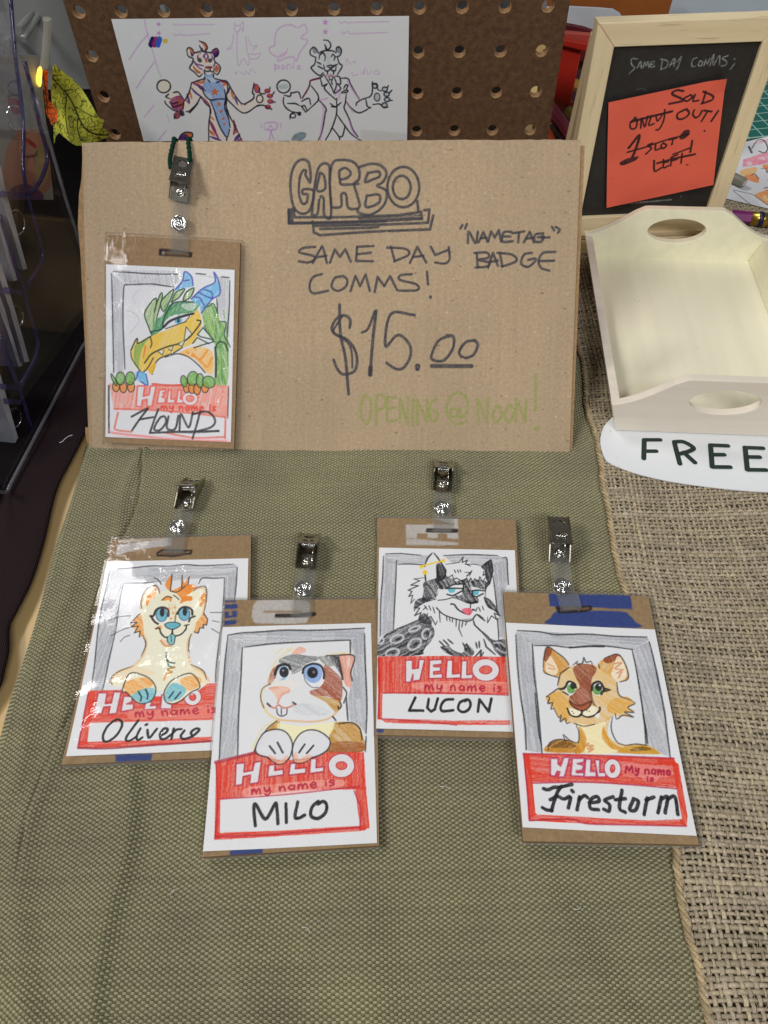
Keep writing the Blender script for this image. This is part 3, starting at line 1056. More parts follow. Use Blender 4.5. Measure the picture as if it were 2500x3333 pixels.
    # red panel
    A.f('158 1512 420 1445 640 1500 850 1450 1086 1448 1100 1680 700 1685 168 1745', RD, 1, .35, 90, sm=False)
    A.f('160 1510 192 1510 190 1990 152 1995', RD, 1, .25, 90, sm=False)
    A.f('1030 1668 1098 1660 1122 1920 1062 1938', RD, 1, .3, 85, sm=False)
    A.f('158 1950 600 1935 1060 1902 1112 1908 1092 1936 600 1968 158 1996', RD, 1, .3, 0, sm=False)
    A.f('188 1742 1022 1680 1062 1905 186 1952', WH, 1, .03, sm=False)
    A.l('158 1512 420 1448', 18, (160, 40, 60), .8)
    for p in ('188 1742 600 1712 1060 1660', '160 1520 170 1750 155 1990', '1025 1690 1065 1800 1060 1930', '165 1975 500 1960 1060 1915'):
        A.l(p, 6, DR, .8)
    hello(A, ('285 1520 340 1515 335 1572 390 1562 400 1512 445 1505 425 1640 370 1648 376 1592 330 1602 325 1652 280 1658', '490 1530 530 1525 527 1562 580 1555 582 1590 482 1605', '625 1520 662 1515 657 1552 722 1545 722 1580 615 1592', '752 1490 790 1485 786 1545 838 1540 832 1570 745 1582'), (945, 1532, 58, 50, 38))
    A.f('355 1672 600 1640 930 1618 940 1665 700 1700 360 1728', (240, 172, 160), .75, .5, 0)
    A.text('my name is', 378, 1712, 915, 1652, 48, 7, DR)
    for p in ('407 1905 398 1800 410 1775 470 1865 530 1770 542 1800 548 1892', '598 1770 601 1885', '672 1760 655 1850 680 1858 715 1840', '800 1755 762 1790 755 1845 800 1860 845 1825 852 1775 830 1755 800 1770'):
        A.l(p, 19, (18, 18, 21), 1, .2)
    for p, ts in (('440 1350 480 1315 550 1305 605 1330 638 1395 626 1470 600 1500 540 1500 480 1480 420 1460 408 1420', ('495 1410 530 1455', '545 1388 578 1452')), ('642 1410 680 1340 740 1310 810 1320 872 1372 860 1430 800 1470 720 1490 648 1490', ('715 1400 680 1450', '770 1408 728 1455'))):
        A.f(p, (218, 218, 222), 1, .05)
        A.l(p, 6, K, .8, closed=True)
        for t in ts:
            A.l(t, 8, K, .9)
    A.f('485 1465 530 1482 560 1500 605 1465 612 1492 590 1515 550 1522 510 1502', (236, 176, 150), .95, .3)
    A.f('640 1485 660 1445 682 1490 735 1462 762 1480 720 1512 658 1512', (236, 176, 150), .95, .3)
    A.l('480 1480 520 1510 550 1525 590 1515 620 1480', 5, K, .7)
    A.l('640 1495 662 1518 720 1510 765 1480', 5, K, .7)
    return A


def tufts(A, s, w=6, a=.9):
    for p in s:
        A.l(p, w, (26, 26, 30), a, .2, sm=False, taper=.4)


def draw_wolf(A):
    A.src(1180, 1480, 2.3536)
    for p, an in (('165 780 265 850 250 1100 235 1365 138 1420 150 1000', 92), ('165 765 450 775 520 772 470 850 275 852 190 840', 0), ('620 775 900 772 1030 775 1105 800 1000 872 930 855 845 845 700 850', 0), ('1000 860 1105 800 1118 1000 1090 1060 1080 1430 1040 1420 1015 1050', 88)):
        A.f(p, GR, .85, .5, an, sm=False)
    for p in ('160 785 155 950 140 1150 135 1420', '262 818 255 1000 245 1200 238 1365', '180 765 280 762 360 768 450 776', '275 852 350 848 470 855', '620 778 800 770 900 772 1035 778', '1075 797 1105 800 1112 900 1120 1012', '1000 940 1015 1050 1030 1200 1045 1445'):
        A.l(p, 7, K, .9, .35, taper=.3)
    A.f('475 990 470 860 500 790 535 755 585 800 640 890 700 850 770 800 850 850 915 862 985 812 998 900 980 1000 960 1060 1000 1180 1050 1270 960 1320 880 1260 840 1295 760 1300 640 1270 560 1330 480 1300 400 1240 380 1150 350 1070 400 960', WH, 1, .03, sm=False)
    A.f('540 1370 560 1300 700 1280 850 1300 980 1480 1080 1570 430 1570 500 1480', WH, 1, .03, sm=False)
    D = (36, 36, 40)
    A.f('470 1000 560 965 640 945 720 985 790 965 830 985 900 972 965 1000 935 1050 850 1030 800 1035 775 1015 700 1012 640 1045 600 1060 570 1110 520 1135 460 1150 470 1060', D, 1, .55, 60)
    A.f('775 1030 830 1035 840 1080 880 1110 890 1140 850 1160 800 1150 700 1105 760 1095', D, 1, .6, 60)
    A.f('575 850 600 850 640 905 632 965 570 985', D, 1, .3, 80)
    A.f('912 868 985 812 998 900 978 1000 945 965 935 900', D, 1, .35, 80)
    A.f('940 1010 985 1000 950 1050 945 1160', D, 1, .4, 80)
    A.f('410 1140 500 1115 570 1130 480 1160 420 1200 395 1225', D, 1, .5, 30)
    A.f('930 1110 1000 1150 1050 1250 1010 1220 960 1190', D, 1, .5, 60)
    A.f('640 1045 700 1012 777 1008 770 1060 692 1102 650 1092', (222, 223, 226), 1, .03, sm=False)
    A.f('842 1060 930 1050 922 1090 870 1112 842 1092', (222, 223, 226), 1, .03, sm=False)
    A.f('655 1048 712 1048 702 1075 670 1078', (92, 176, 196), 1, .15)
    A.f('846 1062 892 1062 885 1095 850 1092', (92, 176, 196), 1, .15)
    for p in ('640 1045 710 1042 775 1045', '640 1045 700 1012 778 1008 770 1060 692 1104 650 1092', '838 1062 885 1056 935 1062', '842 1065 845 1098 875 1112 925 1085'):
        A.l(p, 8, K, .95, .2, sm=False)
    A.f('575 1060 600 1050 640 1100 590 1130', WH, .95, .05)
    A.l('580 1140 640 1132 700 1118 760 1138 820 1162 885 1156', 6, K, .8)
    A.f('780 1130 830 1150 890 1140 875 1160 820 1165', (28, 28, 32), 1, .1)
    A.l('680 1168 705 1172 735 1212 790 1242 820 1245 845 1212 860 1215', 9, (36, 36, 40))
    A.f('762 1212 800 1198 842 1212 832 1250 800 1252', (228, 104, 122), 1, .15)
    A.l('815 1200 820 1250', 4, (170, 60, 80))
    A.l('830 1165 828 1200', 5, K)
    A.l('568 1198 620 1248 700 1280 790 1302 840 1290 878 1250 925 1278', 7, K, .9)
    A.f('740 1290 850 1280 840 1300 790 1304', (120, 122, 128), .7, .4)
    tufts(A, ('473 960 395 970 440 985 370 1020 430 1025 350 1060 380 1070 355 1110 385 1100 370 1165 400 1130', '470 1160 395 1200 440 1200 400 1260 450 1235 430 1290 480 1262', '500 1240 490 1290 525 1265 560 1330 575 1300', '475 1180 500 1215', '510 1180 525 1220', '540 1190 555 1240', '490 1190 465 1215', '640 850 740 835 772 790 765 835 805 815 790 850 860 848 915 862', '800 850 830 865', '600 980 640 940 650 965 690 935 700 975 720 960 770 990 800 960 810 1000 830 960 850 1000 860 965 890 985 900 950 925 990 940 960', '705 895 715 920', '728 893 738 918', '748 893 755 912', '785 915 830 915 800 945 840 900 820 945', '930 905 925 940 945 925 950 960', '890 1190 905 1225', '920 1185 930 1215', '880 1195 870 1225', '960 1180 1010 1215 1055 1260 1010 1240 1030 1290 990 1260 960 1315 960 1270', '590 1230 597 1310', '645 1268 650 1300', '668 1270 672 1305', '690 1280 692 1310', '720 1285 718 1345', '745 1300 740 1360 765 1420', '770 1305 762 1350', '800 1305 790 1335'))
    tufts(A, ('480 860 475 870', '480 910 485 990', '535 757 500 800 480 850', '548 757 580 800 640 900 630 960', '570 850 575 980', '985 812 915 868', '985 812 998 900 978 1000', '850 1290 860 1330 905 1375 970 1425', '940 1300 880 1250'), 9)
    A.f('108 1500 180 1400 330 1330 470 1285 552 1370 530 1450 470 1520 440 1562 118 1568', D, 1, .5, 150)
    A.f('430 1300 470 1240 530 1290 520 1330', D, 1, .4, 60)
    for cx, cy, rx, ry, ro in ((265, 1438, 52, 28, -18), (400, 1478, 55, 36, -35), (230, 1545, 52, 30, -15), (490, 1400, 30, 40, 20), (400, 1360, 45, 16, -20), (140, 1450, 20, 26, 20)):
        A.e(cx, cy, rx, ry, (206, 206, 210), .9, .2, ro, w=15)
        A.e(cx + 8, cy, rx * .4, ry * .3, (30, 30, 34), .9, .2, ro)
    A.f('860 1330 905 1372 965 1425 1022 1450 1095 1450 1095 1582 1022 1540 985 1475', D, 1, .4, 60)
    for p in ('1010 1470 1060 1470 1095 1500', '1030 1510 1070 1540 1100 1545'):
        A.l(p, 13, (206, 206, 210), .9)
    A.f('600 1500 655 1490 700 1525 770 1545 790 1475 855 1530 835 1572 720 1572 640 1545', D, .95, .55, 40)
    tufts(A, ('590 1455 625 1490', '620 1445 665 1490', '655 1442 695 1475', '600 1500 690 1550', '770 1470 800 1530', '800 1475 830 1540', '870 1465 880 1510', '895 1458 898 1505', '865 1575 910 1525 905 1580 930 1540', '930 1440 950 1500 1020 1560'), 9)
    A.l('520 1370 480 1500 440 1555', 5, K, .7)
    Y = (232, 196, 48)
    A.l('452 868 540 842 622 820', 13, Y, .95, .2)
    for x, y, r in ((452, 872, 15), (622, 820, 15), (480, 917, 20)):
        A.e(x, y, r, r, Y)
    # panel
    A.f('118 1572 600 1568 1096 1575 1118 1860 150 1850 116 1780', RD, 1, .35, 90, sm=False)
    A.f('118 1580 158 1580 152 2030 118 2042', RD, 1, .3, 90, sm=False)
    A.f('120 2028 300 2030 700 2048 1130 2030 1132 2078 700 2078 180 2064', RD, .9, .4, 0, sm=False)
    A.f('155 1855 1118 1858 1136 2042 700 2046 150 2032', WH, 1, .03, sm=False)
    for p in ('160 1848 500 1842 1115 1862', '118 1590 128 1780 118 2030', '130 2035 500 2055 720 2080'):
        A.l(p, 6, DR, .7)
    A.f('440 1765 1090 1765 1095 1840 470 1830', (240, 170, 158), .75, .5, 0)
    hello(A, ('330 1600 385 1600 383 1665 430 1660 435 1595 478 1595 440 1750 385 1757 388 1705 368 1765 330 1765', '515 1600 610 1595 610 1630 545 1637 548 1650 600 1650 598 1682 545 1687 546 1706 612 1700 615 1735 510 1738', '650 1600 692 1600 690 1706 750 1700 755 1735 640 1738', '762 1605 802 1605 800 1712 846 1706 845 1740 755 1743'), (945, 1675, 76, 58, 42))
    A.text('my name is', 470, 1822, 1080, 1836, 60, 8, DR)
    for p in ('405 1880 380 1930 358 1975 465 1975', '508 1890 498 1955 525 1982 555 1965 578 1885', '695 1892 635 1898 602 1940 612 1978 695 1972', '795 1895 748 1915 735 1962 770 1985 815 1965 828 1925 812 1895 785 1905', '885 1982 897 1895 968 1982 988 1888'):
        A.l(p, 18, (16, 16, 19), 1, .15, sm=('405' not in p and '885' not in p))
    return A


def draw_kangaroo(A):
    A.src(1600, 1650, 1.957)
    for p, an in (('158 790 265 872 278 1000 325 1570 215 1555 190 1200 165 950', 88), ('160 785 500 805 990 830 1002 850 900 908 600 885 265 880', 3), ('898 908 1005 855 1060 1050 1110 1300 1142 1595 1020 1560 990 1510 960 1300 930 1050', 80)):
        A.f(p, GR, .88, .45, an, sm=False)
    for p in ('155 815 165 1000 185 1200 215 1400 222 1548', '262 878 270 1050 295 1250 325 1600', '278 1190 300 1420 318 1520', '165 788 300 795 420 815 600 810 800 825 990 830', '275 885 400 885 500 895 700 885 900 910', '498 900 620 890 720 893', '895 910 920 1020 950 1200 975 1380 985 1520', '965 1320 985 1420 995 1510', '1005 860 1030 960 1070 1150 1100 1300 1120 1450 1140 1600'):
        A.l(p, 7, K, .9, .35, taper=.3)
    TAN = (224, 184, 116)
    A.f('420 1130 440 1060 500 1022 600 1000 690 1020 750 1070 800 1120 815 1200 880 1232 912 1255 870 1280 905 1310 850 1310 900 1342 800 1335 760 1350 742 1450 800 1505 900 1520 990 1522 1062 1560 1060 1580 800 1572 560 1572 345 1568 360 1520 450 1490 550 1500 560 1400 500 1380 430 1340 400 1290 360 1250 350 1212 425 1160', TAN, 1, .4, 40)
    A.f('540 1385 640 1395 730 1372 715 1440 790 1530 780 1572 600 1572 605 1480', (240, 230, 186), 1, .2, 20)
    A.f('560 1400 605 1470 590 1560 530 1572 560 1480', (206, 142, 40), 1, .35, 80)
    A.f('770 1335 718 1385 735 1450 790 1520 840 1540 770 1545 705 1470 725 1370', (212, 146, 44), 1, .35, 70)
    A.f('345 1560 372 1508 430 1485 505 1492 552 1530 560 1570', (190, 126, 36), 1, .4, 150)
    A.f('355 1530 400 1500 470 1490 540 1530 450 1540', (104, 72, 32), .8, .6, 150)
    A.f('820 1545 900 1522 990 1525 1062 1562 1050 1580 830 1572', (204, 146, 36), 1, .4, 10)
    A.f('890 1545 960 1530 1020 1550 900 1562', (90, 66, 34), .8, .5, 10)
    A.f('350 1212 430 1178 492 1222 505 1300 480 1370 430 1340 400 1290 362 1250', (220, 160, 62), .9, .5, 60)
    A.f('760 1235 860 1210 912 1255 870 1280 905 1310 850 1310 790 1322 740 1300', (220, 160, 62), .9, .5, 30)
    A.f('330 1030 335 960 356 893 420 930 470 970 497 1010 450 1070 402 1082 345 1062', (206, 140, 50), 1, .35, 60)
    A.f('345 1025 356 935 395 975 425 1040 402 1075 352 1055', (238, 222, 196), 1, .2)
    A.f('334 965 356 893 388 915 352 985', (140, 66, 40), 1, .3)
    A.l('360 1000 400 1020', 6, (210, 130, 90), .7)
    A.l('365 1030 405 1035', 6, (210, 130, 90), .7)
    A.f('682 1002 720 965 800 938 842 980 872 1060 866 1102 820 1117 770 1085 700 1042', (214, 156, 70), 1, .35, 130)
    A.f('715 970 800 938 815 960 745 1000', (140, 64, 40), 1, .3)
    A.f('775 1035 805 952 850 1010 860 1080 815 1112 765 1075', (240, 226, 200), 1, .2)
    for p in ('785 1000 830 995 790 1030 840 1040', '800 1060 830 1050 810 1090'):
        A.l(p, 6, (200, 110, 80), .7)
    A.f('520 1035 560 1002 640 1008 672 1040 640 1100 640 1180 632 1242 560 1290 498 1252 510 1190 562 1150 540 1092', (138, 68, 48), 1, .35, 50)
    A.f('545 1180 600 1160 615 1230 560 1260', (186, 120, 104), .6, .6, 60)
    A.l('632 1180 645 1240 665 1280 670 1320', 14, (110, 72, 44), .8)
    A.f('490 1290 560 1292 660 1272 682 1330 620 1346 572 1332 510 1335', (242, 234, 206), 1, .1)
    A.f('498 1242 560 1268 640 1240 622 1275 580 1302 540 1292 512 1270', (160, 78, 46), 1, .2)
    A.l('498 1242 520 1275 580 1302 625 1275 640 1240', 7, (70, 40, 30), .9)
    A.l('498 1242 560 1268 640 1240', 6, (70, 40, 30), .8)
    for x, y in ((515, 1305), (525, 1318), (610, 1300), (625, 1305)):
        A.e(x, y, 4, 4, K)
    A.l('485 1288 505 1328 545 1340 572 1326 580 1302', 8, K)
    A.l('572 1326 612 1342 660 1330 690 1300 692 1280', 8, K)
    A.f('660 1335 690 1315 685 1350', (230, 230, 228), 1, .05)
    A.l('530 1382 590 1400 658 1388', 5, K, .7)
    A.f('470 1152 500 1115 538 1150 522 1195 490 1202', (222, 224, 226), 1, .05)
    A.e(508, 1162, 26, 30, (92, 152, 66), 1, .2)
    A.e(520, 1142, 17, 22, (26, 28, 26))
    A.l('440 1165 470 1152 492 1115 530 1128 540 1155', 9, K)
    A.l('455 1180 490 1200', 6, K)
    A.e(680, 1162, 40, 44, (222, 224, 226), 1, .05)
    A.e(676, 1168, 30, 32, (92, 152, 66), 1, .2)
    A.e(684, 1150, 22, 26, (26, 28, 26))
    A.e(692, 1138, 7, 7, (220, 222, 222))
    A.l('640 1172 650 1130 690 1116 718 1160 700 1195', 9, K)
    A.f('712 1152 765 1168 720 1182', (52, 42, 34), 1, .2)
    for p in ('330 1030 335 960 356 893 420 930 470 970 497 1010', '330 1040 345 1062 402 1082 430 1090', '720 965 800 938 842 980 872 1060 866 1102 820 1117', '682 1002 690 1030', '520 1010 550 985 540 1000 580 998 590 962 600 985 612 992 635 985 645 1008', '440 1060 422 1140', '440 1062 500 1022', '800 1120 815 1200 880 1230', '350 1212 425 1160 430 1165', '350 1212 372 1218 360 1255 390 1250 380 1290 402 1285', '400 1290 430 1345 445 1330 440 1370 470 1350 480 1382 500 1375', '880 1230 915 1255 872 1280 908 1312 850 1310 905 1342 840 1330 800 1355 790 1318', '540 1390 558 1440 552 1505 500 1490 460 1455 470 1490', '360 1560 372 1508 430 1485 510 1495', '772 1340 765 1420 800 1500 850 1522', '850 1525 920 1515 995 1522'):
        A.l(p, 6, (40, 38, 38), .85, .3, sm=True, taper=.4)
    for p in ('620 1510 600 1525 648 1525 615 1545 650 1545 620 1565', ):
        A.l(p, 8, (206, 130, 84), .8)
    A.f('203 1575 1162 1605 1192 1660 1196 1790 900 1772 600 1755 258 1755 228 1640', RD, 1, .35, 3, sm=False)
    A.f('203 1575 242 1580 288 1960 238 1992', RD, 1, .25, 85, sm=False)
    A.f('1150 1618 1192 1640 1248 1970 1242 2037 1202 2022 1178 1800', RD, 1, .25, 80, sm=False)
    A.f('238 1960 600 1978 1000 2000 1215 1992 1242 2037 900 2026 640 2022 240 2000', RD, 1, .35, 2, sm=False)
    A.f('262 1762 1178 1795 1212 1992 600 1976 280 1955', WH, 1, .03, sm=False)
    for p in ('203 1575 600 1585 1162 1605', '262 1762 600 1758 900 1775 1178 1798', '205 1580 228 1800 240 1990', '240 2000 500 1990 620 2020 1000 2030 1240 2036'):
        A.l(p, 7, DR, .8)
    for p in ('840 1645 1000 1650 1140 1670 1150 1715 1060 1730 850 1715', '960 1715 1060 1712 1050 1755 980 1755'):
        A.f(p, (236, 150, 150), .75, .5, 5)
    hello(A, ('375 1605 425 1605 425 1640 440 1655 460 1600 500 1600 465 1728 425 1725 435 1692 420 1688 405 1720 375 1715', '515 1605 592 1605 590 1632 548 1640 590 1652 580 1682 542 1686 542 1697 590 1697 590 1722 505 1718', '600 1610 637 1610 632 1690 668 1690 668 1725 590 1725', '658 1615 692 1615 690 1695 730 1695 730 1726 678 1726'), (772, 1672, 34, 44, 27), 8, (176, 36, 84))
    A.text('My name', 848, 1695, 1150, 1712, 48, 8, DR)
    A.text('is', 985, 1752, 1040, 1752, 34, 7, DR)
    for p in ('332 1798 360 1805 400 1790 440 1788 512 1772', '448 1785 425 1812 405 1860 382 1938', '325 1918 350 1932 385 1935', '375 1868 420 1848 460 1864 498 1848', '505 1855 490 1920', '512 1810 520 1818', '562 1850 545 1932', '560 1868 592 1842 612 1855', '622 1888 684 1880 672 1848 632 1870 630 1922 682 1932', '775 1850 722 1872 752 1900 748 1940 715 1928', '832 1808 815 1920 852 1948', '790 1870 852 1862', '902 1872 880 1930 916 1935 936 1880 905 1862', '992 1858 972 1962', '985 1872 1035 1852', '1082 1852 1060 1952', '1085 1862 1122 1852 1105 1952', '1122 1864 1168 1850 1186 1962'):
        A.l(p, 20, (18, 18, 21), 1, .2)
    return A


def draw_dragon(A):
    A.src(300, 430, 2.106)
    for p, an in (('125 960 225 1050 215 1100 222 1640 145 1655 130 1300', 90), ('140 945 560 950 610 990 560 1060 230 1052 200 1000', 80), ('700 975 945 1000 942 1420 900 1310 860 1240 870 1010', 90)):
        A.f(p, (170, 172, 177), .75, .75, an, sm=False)
    for p in ('135 970 140 1200 145 1500 148 1650', '145 958 250 962 400 972 600 975', '235 1048 400 1042 500 1055 562 1062', '240 1048 218 1072 212 1300 220 1500 226 1625', '710 970 780 975', '885 993 940 997', '945 1020 940 1200 925 1420 930 1600', '855 1140 860 1240'):
        A.l(p, 6, K, .9, .3, taper=.3)
    for p in ('230 1220 300 1250 320 1300 260 1380', '330 1080 280 1130 300 1180', '240 1480 300 1450'):
        A.l(p, 3, GR, .5)
    G1, G2, Yw = (122, 172, 78), (56, 138, 82), (232, 188, 58)
    A.f('755 1200 830 1175 865 1250 880 1300 922 1310 905 1390 935 1440 928 1725 850 1742 840 1680 842 1480 815 1420 770 1330', G1, 1, .45, 70)
    for p in ('870 1300 900 1350 880 1420', '830 1200 845 1280', '880 1470 890 1700', '860 1480 905 1450 925 1500'):
        A.l(p, 9, (70, 140, 70), .7, .4)
    for k in range(46):
        x, y = 770 + 150 * A.g.random(), 1200 + 480 * A.g.random()
        if y > 1420 and x < 845:
            continue
        A.l([x, y, x + 8, y + 40 + 30 * A.g.random()], 6, (60, 130, 50) if k % 3 else (176, 206, 120), .6, .5)
    for p in ('755 1205 800 1195 832 1178 862 1245', '880 1300 920 1310 905 1390 930 1440 946 1475', '770 1330 800 1400 840 1440'):
        A.l(p, 6, (22, 60, 34), .85, .3)
    A.l('845 1480 850 1580 848 1680', 14, (18, 50, 32), .9)
    A.l('845 1480 870 1440 910 1450 930 1500', 8, (18, 50, 32), .8)
    for p in ('360 1255 385 1195 440 1140 430 1250 410 1380 385 1330', '430 1220 470 1110 482 1130 450 1250 425 1330', '470 1170 520 1110 562 1080 530 1165 490 1230', '545 1165 575 1100 635 1075 600 1130 560 1160', '625 1155 645 1100 698 1070 680 1125 650 1150'):
        A.f(p, (150, 182, 110), 1, .5, 110)
        A.l(p, 6, (24, 54, 34), .9, closed=True)
    A.f('405 1400 440 1290 480 1260 530 1185 600 1162 700 1165 745 1160 700 1232 560 1255 500 1300 480 1355 400 1410', G2, 1, .4, 110)
    for k in range(26):
        x, y = 480 + 220 * A.g.random(), 1180 + 90 * A.g.random()
        A.l([x, y, x + 24, y - 26], 7, (34, 104, 60) if k % 2 else (110, 170, 80), .5, .5)
    A.l('400 1410 410 1390 405 1370 480 1350 490 1290 540 1190 600 1164 700 1166 745 1160', 6, (20, 50, 32), .9)
    A.f('610 1185 700 1170 735 1165 690 1225 640 1215', (205, 215, 205), .9, .3)
    A.f('400 1330 415 1250 445 1250 420 1360', (176, 200, 150), .8, .4, 90)
    A.f('265 1500 300 1425 330 1440 400 1402 480 1370 560 1335 680 1255 720 1220 745 1262 752 1320 722 1390 700 1445 622 1482 560 1512 462 1560 430 1592 412 1662 375 1632 340 1652 300 1610 272 1560', Yw, 1, .3, 110)
    A.f('290 1470 340 1442 395 1408 345 1480 325 1560 318 1620 290 1580', G1, .95, .4, 100)
    A.f('360 1470 372 1470 356 1545 348 1545', (230, 120, 40), 1, .2)
    A.f('500 1342 530 1302 600 1272 692 1245 645 1302 510 1352', (216, 218, 222), 1, .05, sm=False)
    A.e(592, 1294, 26, 20, (90, 170, 200), 1, .15, -20)
    A.e(592, 1294, 9, 14, (30, 30, 36))
    A.l('490 1340 530 1300 600 1270 695 1245', 11, K)
    A.l('505 1350 560 1330 645 1300', 5, K, .8)
    A.l('680 1250 640 1300', 5, K, .7)
    A.f('596 1520 700 1472 800 1488 832 1540 830 1662 775 1640 705 1560', (240, 186, 100), 1, .4, 130)
    for p in ('690 1520 740 1560 790 1500', '740 1570 790 1610 822 1550', '650 1510 700 1540'):
        A.l(p, 10, (232, 140, 50), .8)
    BL, PU_ = (104, 178, 224), (58, 66, 160)
    A.f('680 1145 760 1072 842 1030 836 962 868 1022 876 1110 820 1150 752 1240 735 1190', BL, 1, .35, 130)
    A.f('570 1082 620 1022 636 958 682 990 692 1055 640 1068', BL, 1, .35, 110)
    for p in ('680 1145 760 1072 842 1030 836 962 868 1022 876 1110 820 1150 750 1242', '570 1082 620 1022 636 958 682 990 692 1052', '730 1100 790 1130 830 1140', '770 1080 820 1100 825 1140', '700 1130 740 1140 770 1190', '630 1020 665 1015'):
        A.l(p, 7, PU_, .9, .3)
    A.f('722 1390 760 1342 832 1425 745 1405', (214, 218, 214), 1, .1, sm=False)
    A.f('690 1450 720 1410 800 1450 740 1470', (214, 216, 210), .9, .1, sm=False)
    for p in ('722 1390 760 1342 832 1425 745 1405 722 1390', '690 1450 722 1410 800 1452', '700 1480 760 1460 830 1440'):
        A.l(p, 6, (20, 52, 38), .9, sm=False)
    A.l('360 1585 400 1530 450 1500 520 1472 600 1450 665 1410 720 1345 745 1300 720 1290', 7, (22, 40, 26), .95)
    for p in ('455 1508 482 1530 494 1495', '525 1490 545 1502 556 1470', '630 1430 645 1335 682 1382', '590 1458 618 1470 640 1425'):
        A.f(p, (216, 217, 214), 1, .05, sm=False)
        A.l(p, 4, (24, 50, 36), .9, sm=False)
    A.l('412 1662 432 1592 470 1550 560 1515 620 1478', 6, K, .8)
    A.l('345 1655 380 1620 420 1550', 6, K, .8)
    A.l('265 1500 300 1425 312 1420 315 1450 400 1402', 6, (24, 36, 22), .95)
    A.l('265 1510 275 1560 340 1652', 5, (24, 44, 26), .9)
    A.l('400 1410 410 1450 400 1480', 6, K, .8)
    A.l('500 1545 580 1522 650 1538 720 1590 775 1650', 6, K, .8)
    A.f('415 1660 440 1590 410 1600 385 1640', (226, 176, 40), 1, .2)
    A.f('300 1645 360 1650 372 1680 382 1738 340 1720 312 1700', BL, 1, .3)
    A.l('300 1700 320 1640', 6, PU_, .9)
    A.l('370 1660 382 1738 335 1712', 6, PU_, .9)
    # panel
    A.f('118 1722 300 1742 620 1730 942 1738 932 1950 750 1932 440 1905 150 1905', (236, 140, 122), 1, .5, 100, sm=False)
    A.f('330 1740 700 1740 720 1900 330 1900', (232, 96, 76), .35, .4, 0, sm=False)
    A.l('415 1728 520 1738 640 1735', 10, RD, .8)
    A.f('140 1912 440 1908 760 1935 912 1955 905 2090 160 2050', WH, 1, .03, sm=False)
    for p in ('155 1898 440 1908 700 1930 915 1955', '180 1925 162 2000 165 2040 270 2055', '500 2060 700 2095 910 2090', '915 1955 912 2100', '130 2060 400 2090 600 2110 920 2120'):
        A.l(p, 9, (226, 92, 74), .85, .3)
    A.l('115 1740 118 2060', 8, K, .8)
    A.l('935 1750 930 1960', 6, K, .6)
    A.f('120 2060 150 1930 165 2055 900 2100 915 2125 400 2105', (240, 176, 186), .6, .5, 0)
    hello(A, ('312 1742 362 1742 352 1812 392 1802 402 1742 440 1742 412 1880 378 1882 378 1832 345 1842 340 1882 303 1882', '462 1770 505 1765 502 1785 485 1790 500 1800 480 1815 505 1830 500 1860 445 1860', '525 1770 545 1770 540 1830 570 1832 566 1860 512 1860', '590 1770 612 1770 606 1830 632 1832 630 1860 578 1860'), (672, 1828, 40, 34, 16), 8, (232, 80, 70))
    A.text('my name is', 470, 1905, 855, 1912, 44, 8, (222, 74, 62))
    for p in ('272 1952 330 1920 380 1895', '385 1895 330 1965 275 2045', '330 1970 420 1955', '455 1900 425 1980 398 2062', '470 1955 440 2000 428 2040 468 2042 508 1990 498 1950 470 1955', '525 1950 515 2030 570 2035 592 1945', '600 2045 610 1935 662 2025 692 1920', '690 2100 720 2000 742 1915', '690 1935 790 1918 842 1970 822 2020 720 2052', '400 2062 600 2055 868 2050'):
        A.l(p, 13, (26, 26, 30), .95, .3)
    A.l('520 2052 700 2058 868 2048', 14, (44, 44, 48), .8, .5)
    for grp in ((('150 1700 10 45 -25', '195 1690 30 45 0', '262 1690 32 45 5'), ((165, 1745), (215, 1752), (268, 1748))), (('630 1710 22 40 -10', '690 1690 36 48 10', '740 1705 26 48 0', '800 1715 45 40 25'), ((650, 1752), (685, 1758), (720, 1765), (775, 1752)))):
        for (x, y) in grp[1]:
            A.e(x, y, 24, 36, (226, 142, 56), 1, .3)
            A.e(x, y, 24, 36, K, .8, .3, w=5)
        for q in grp[0]:
            x, y, rx, ry, ro = [float(t) for t in q.split()]
            A.e(x, y, rx, ry, (112, 172, 70), 1, .35, ro)
            A.e(x, y, rx, ry, K, .8, .3, ro, w=5)
    A.l('700 1470 710 1500', 3, K, .3)
    return A


# ------------------------------------------------------------------ the big sign
INK = (54, 54, 62)


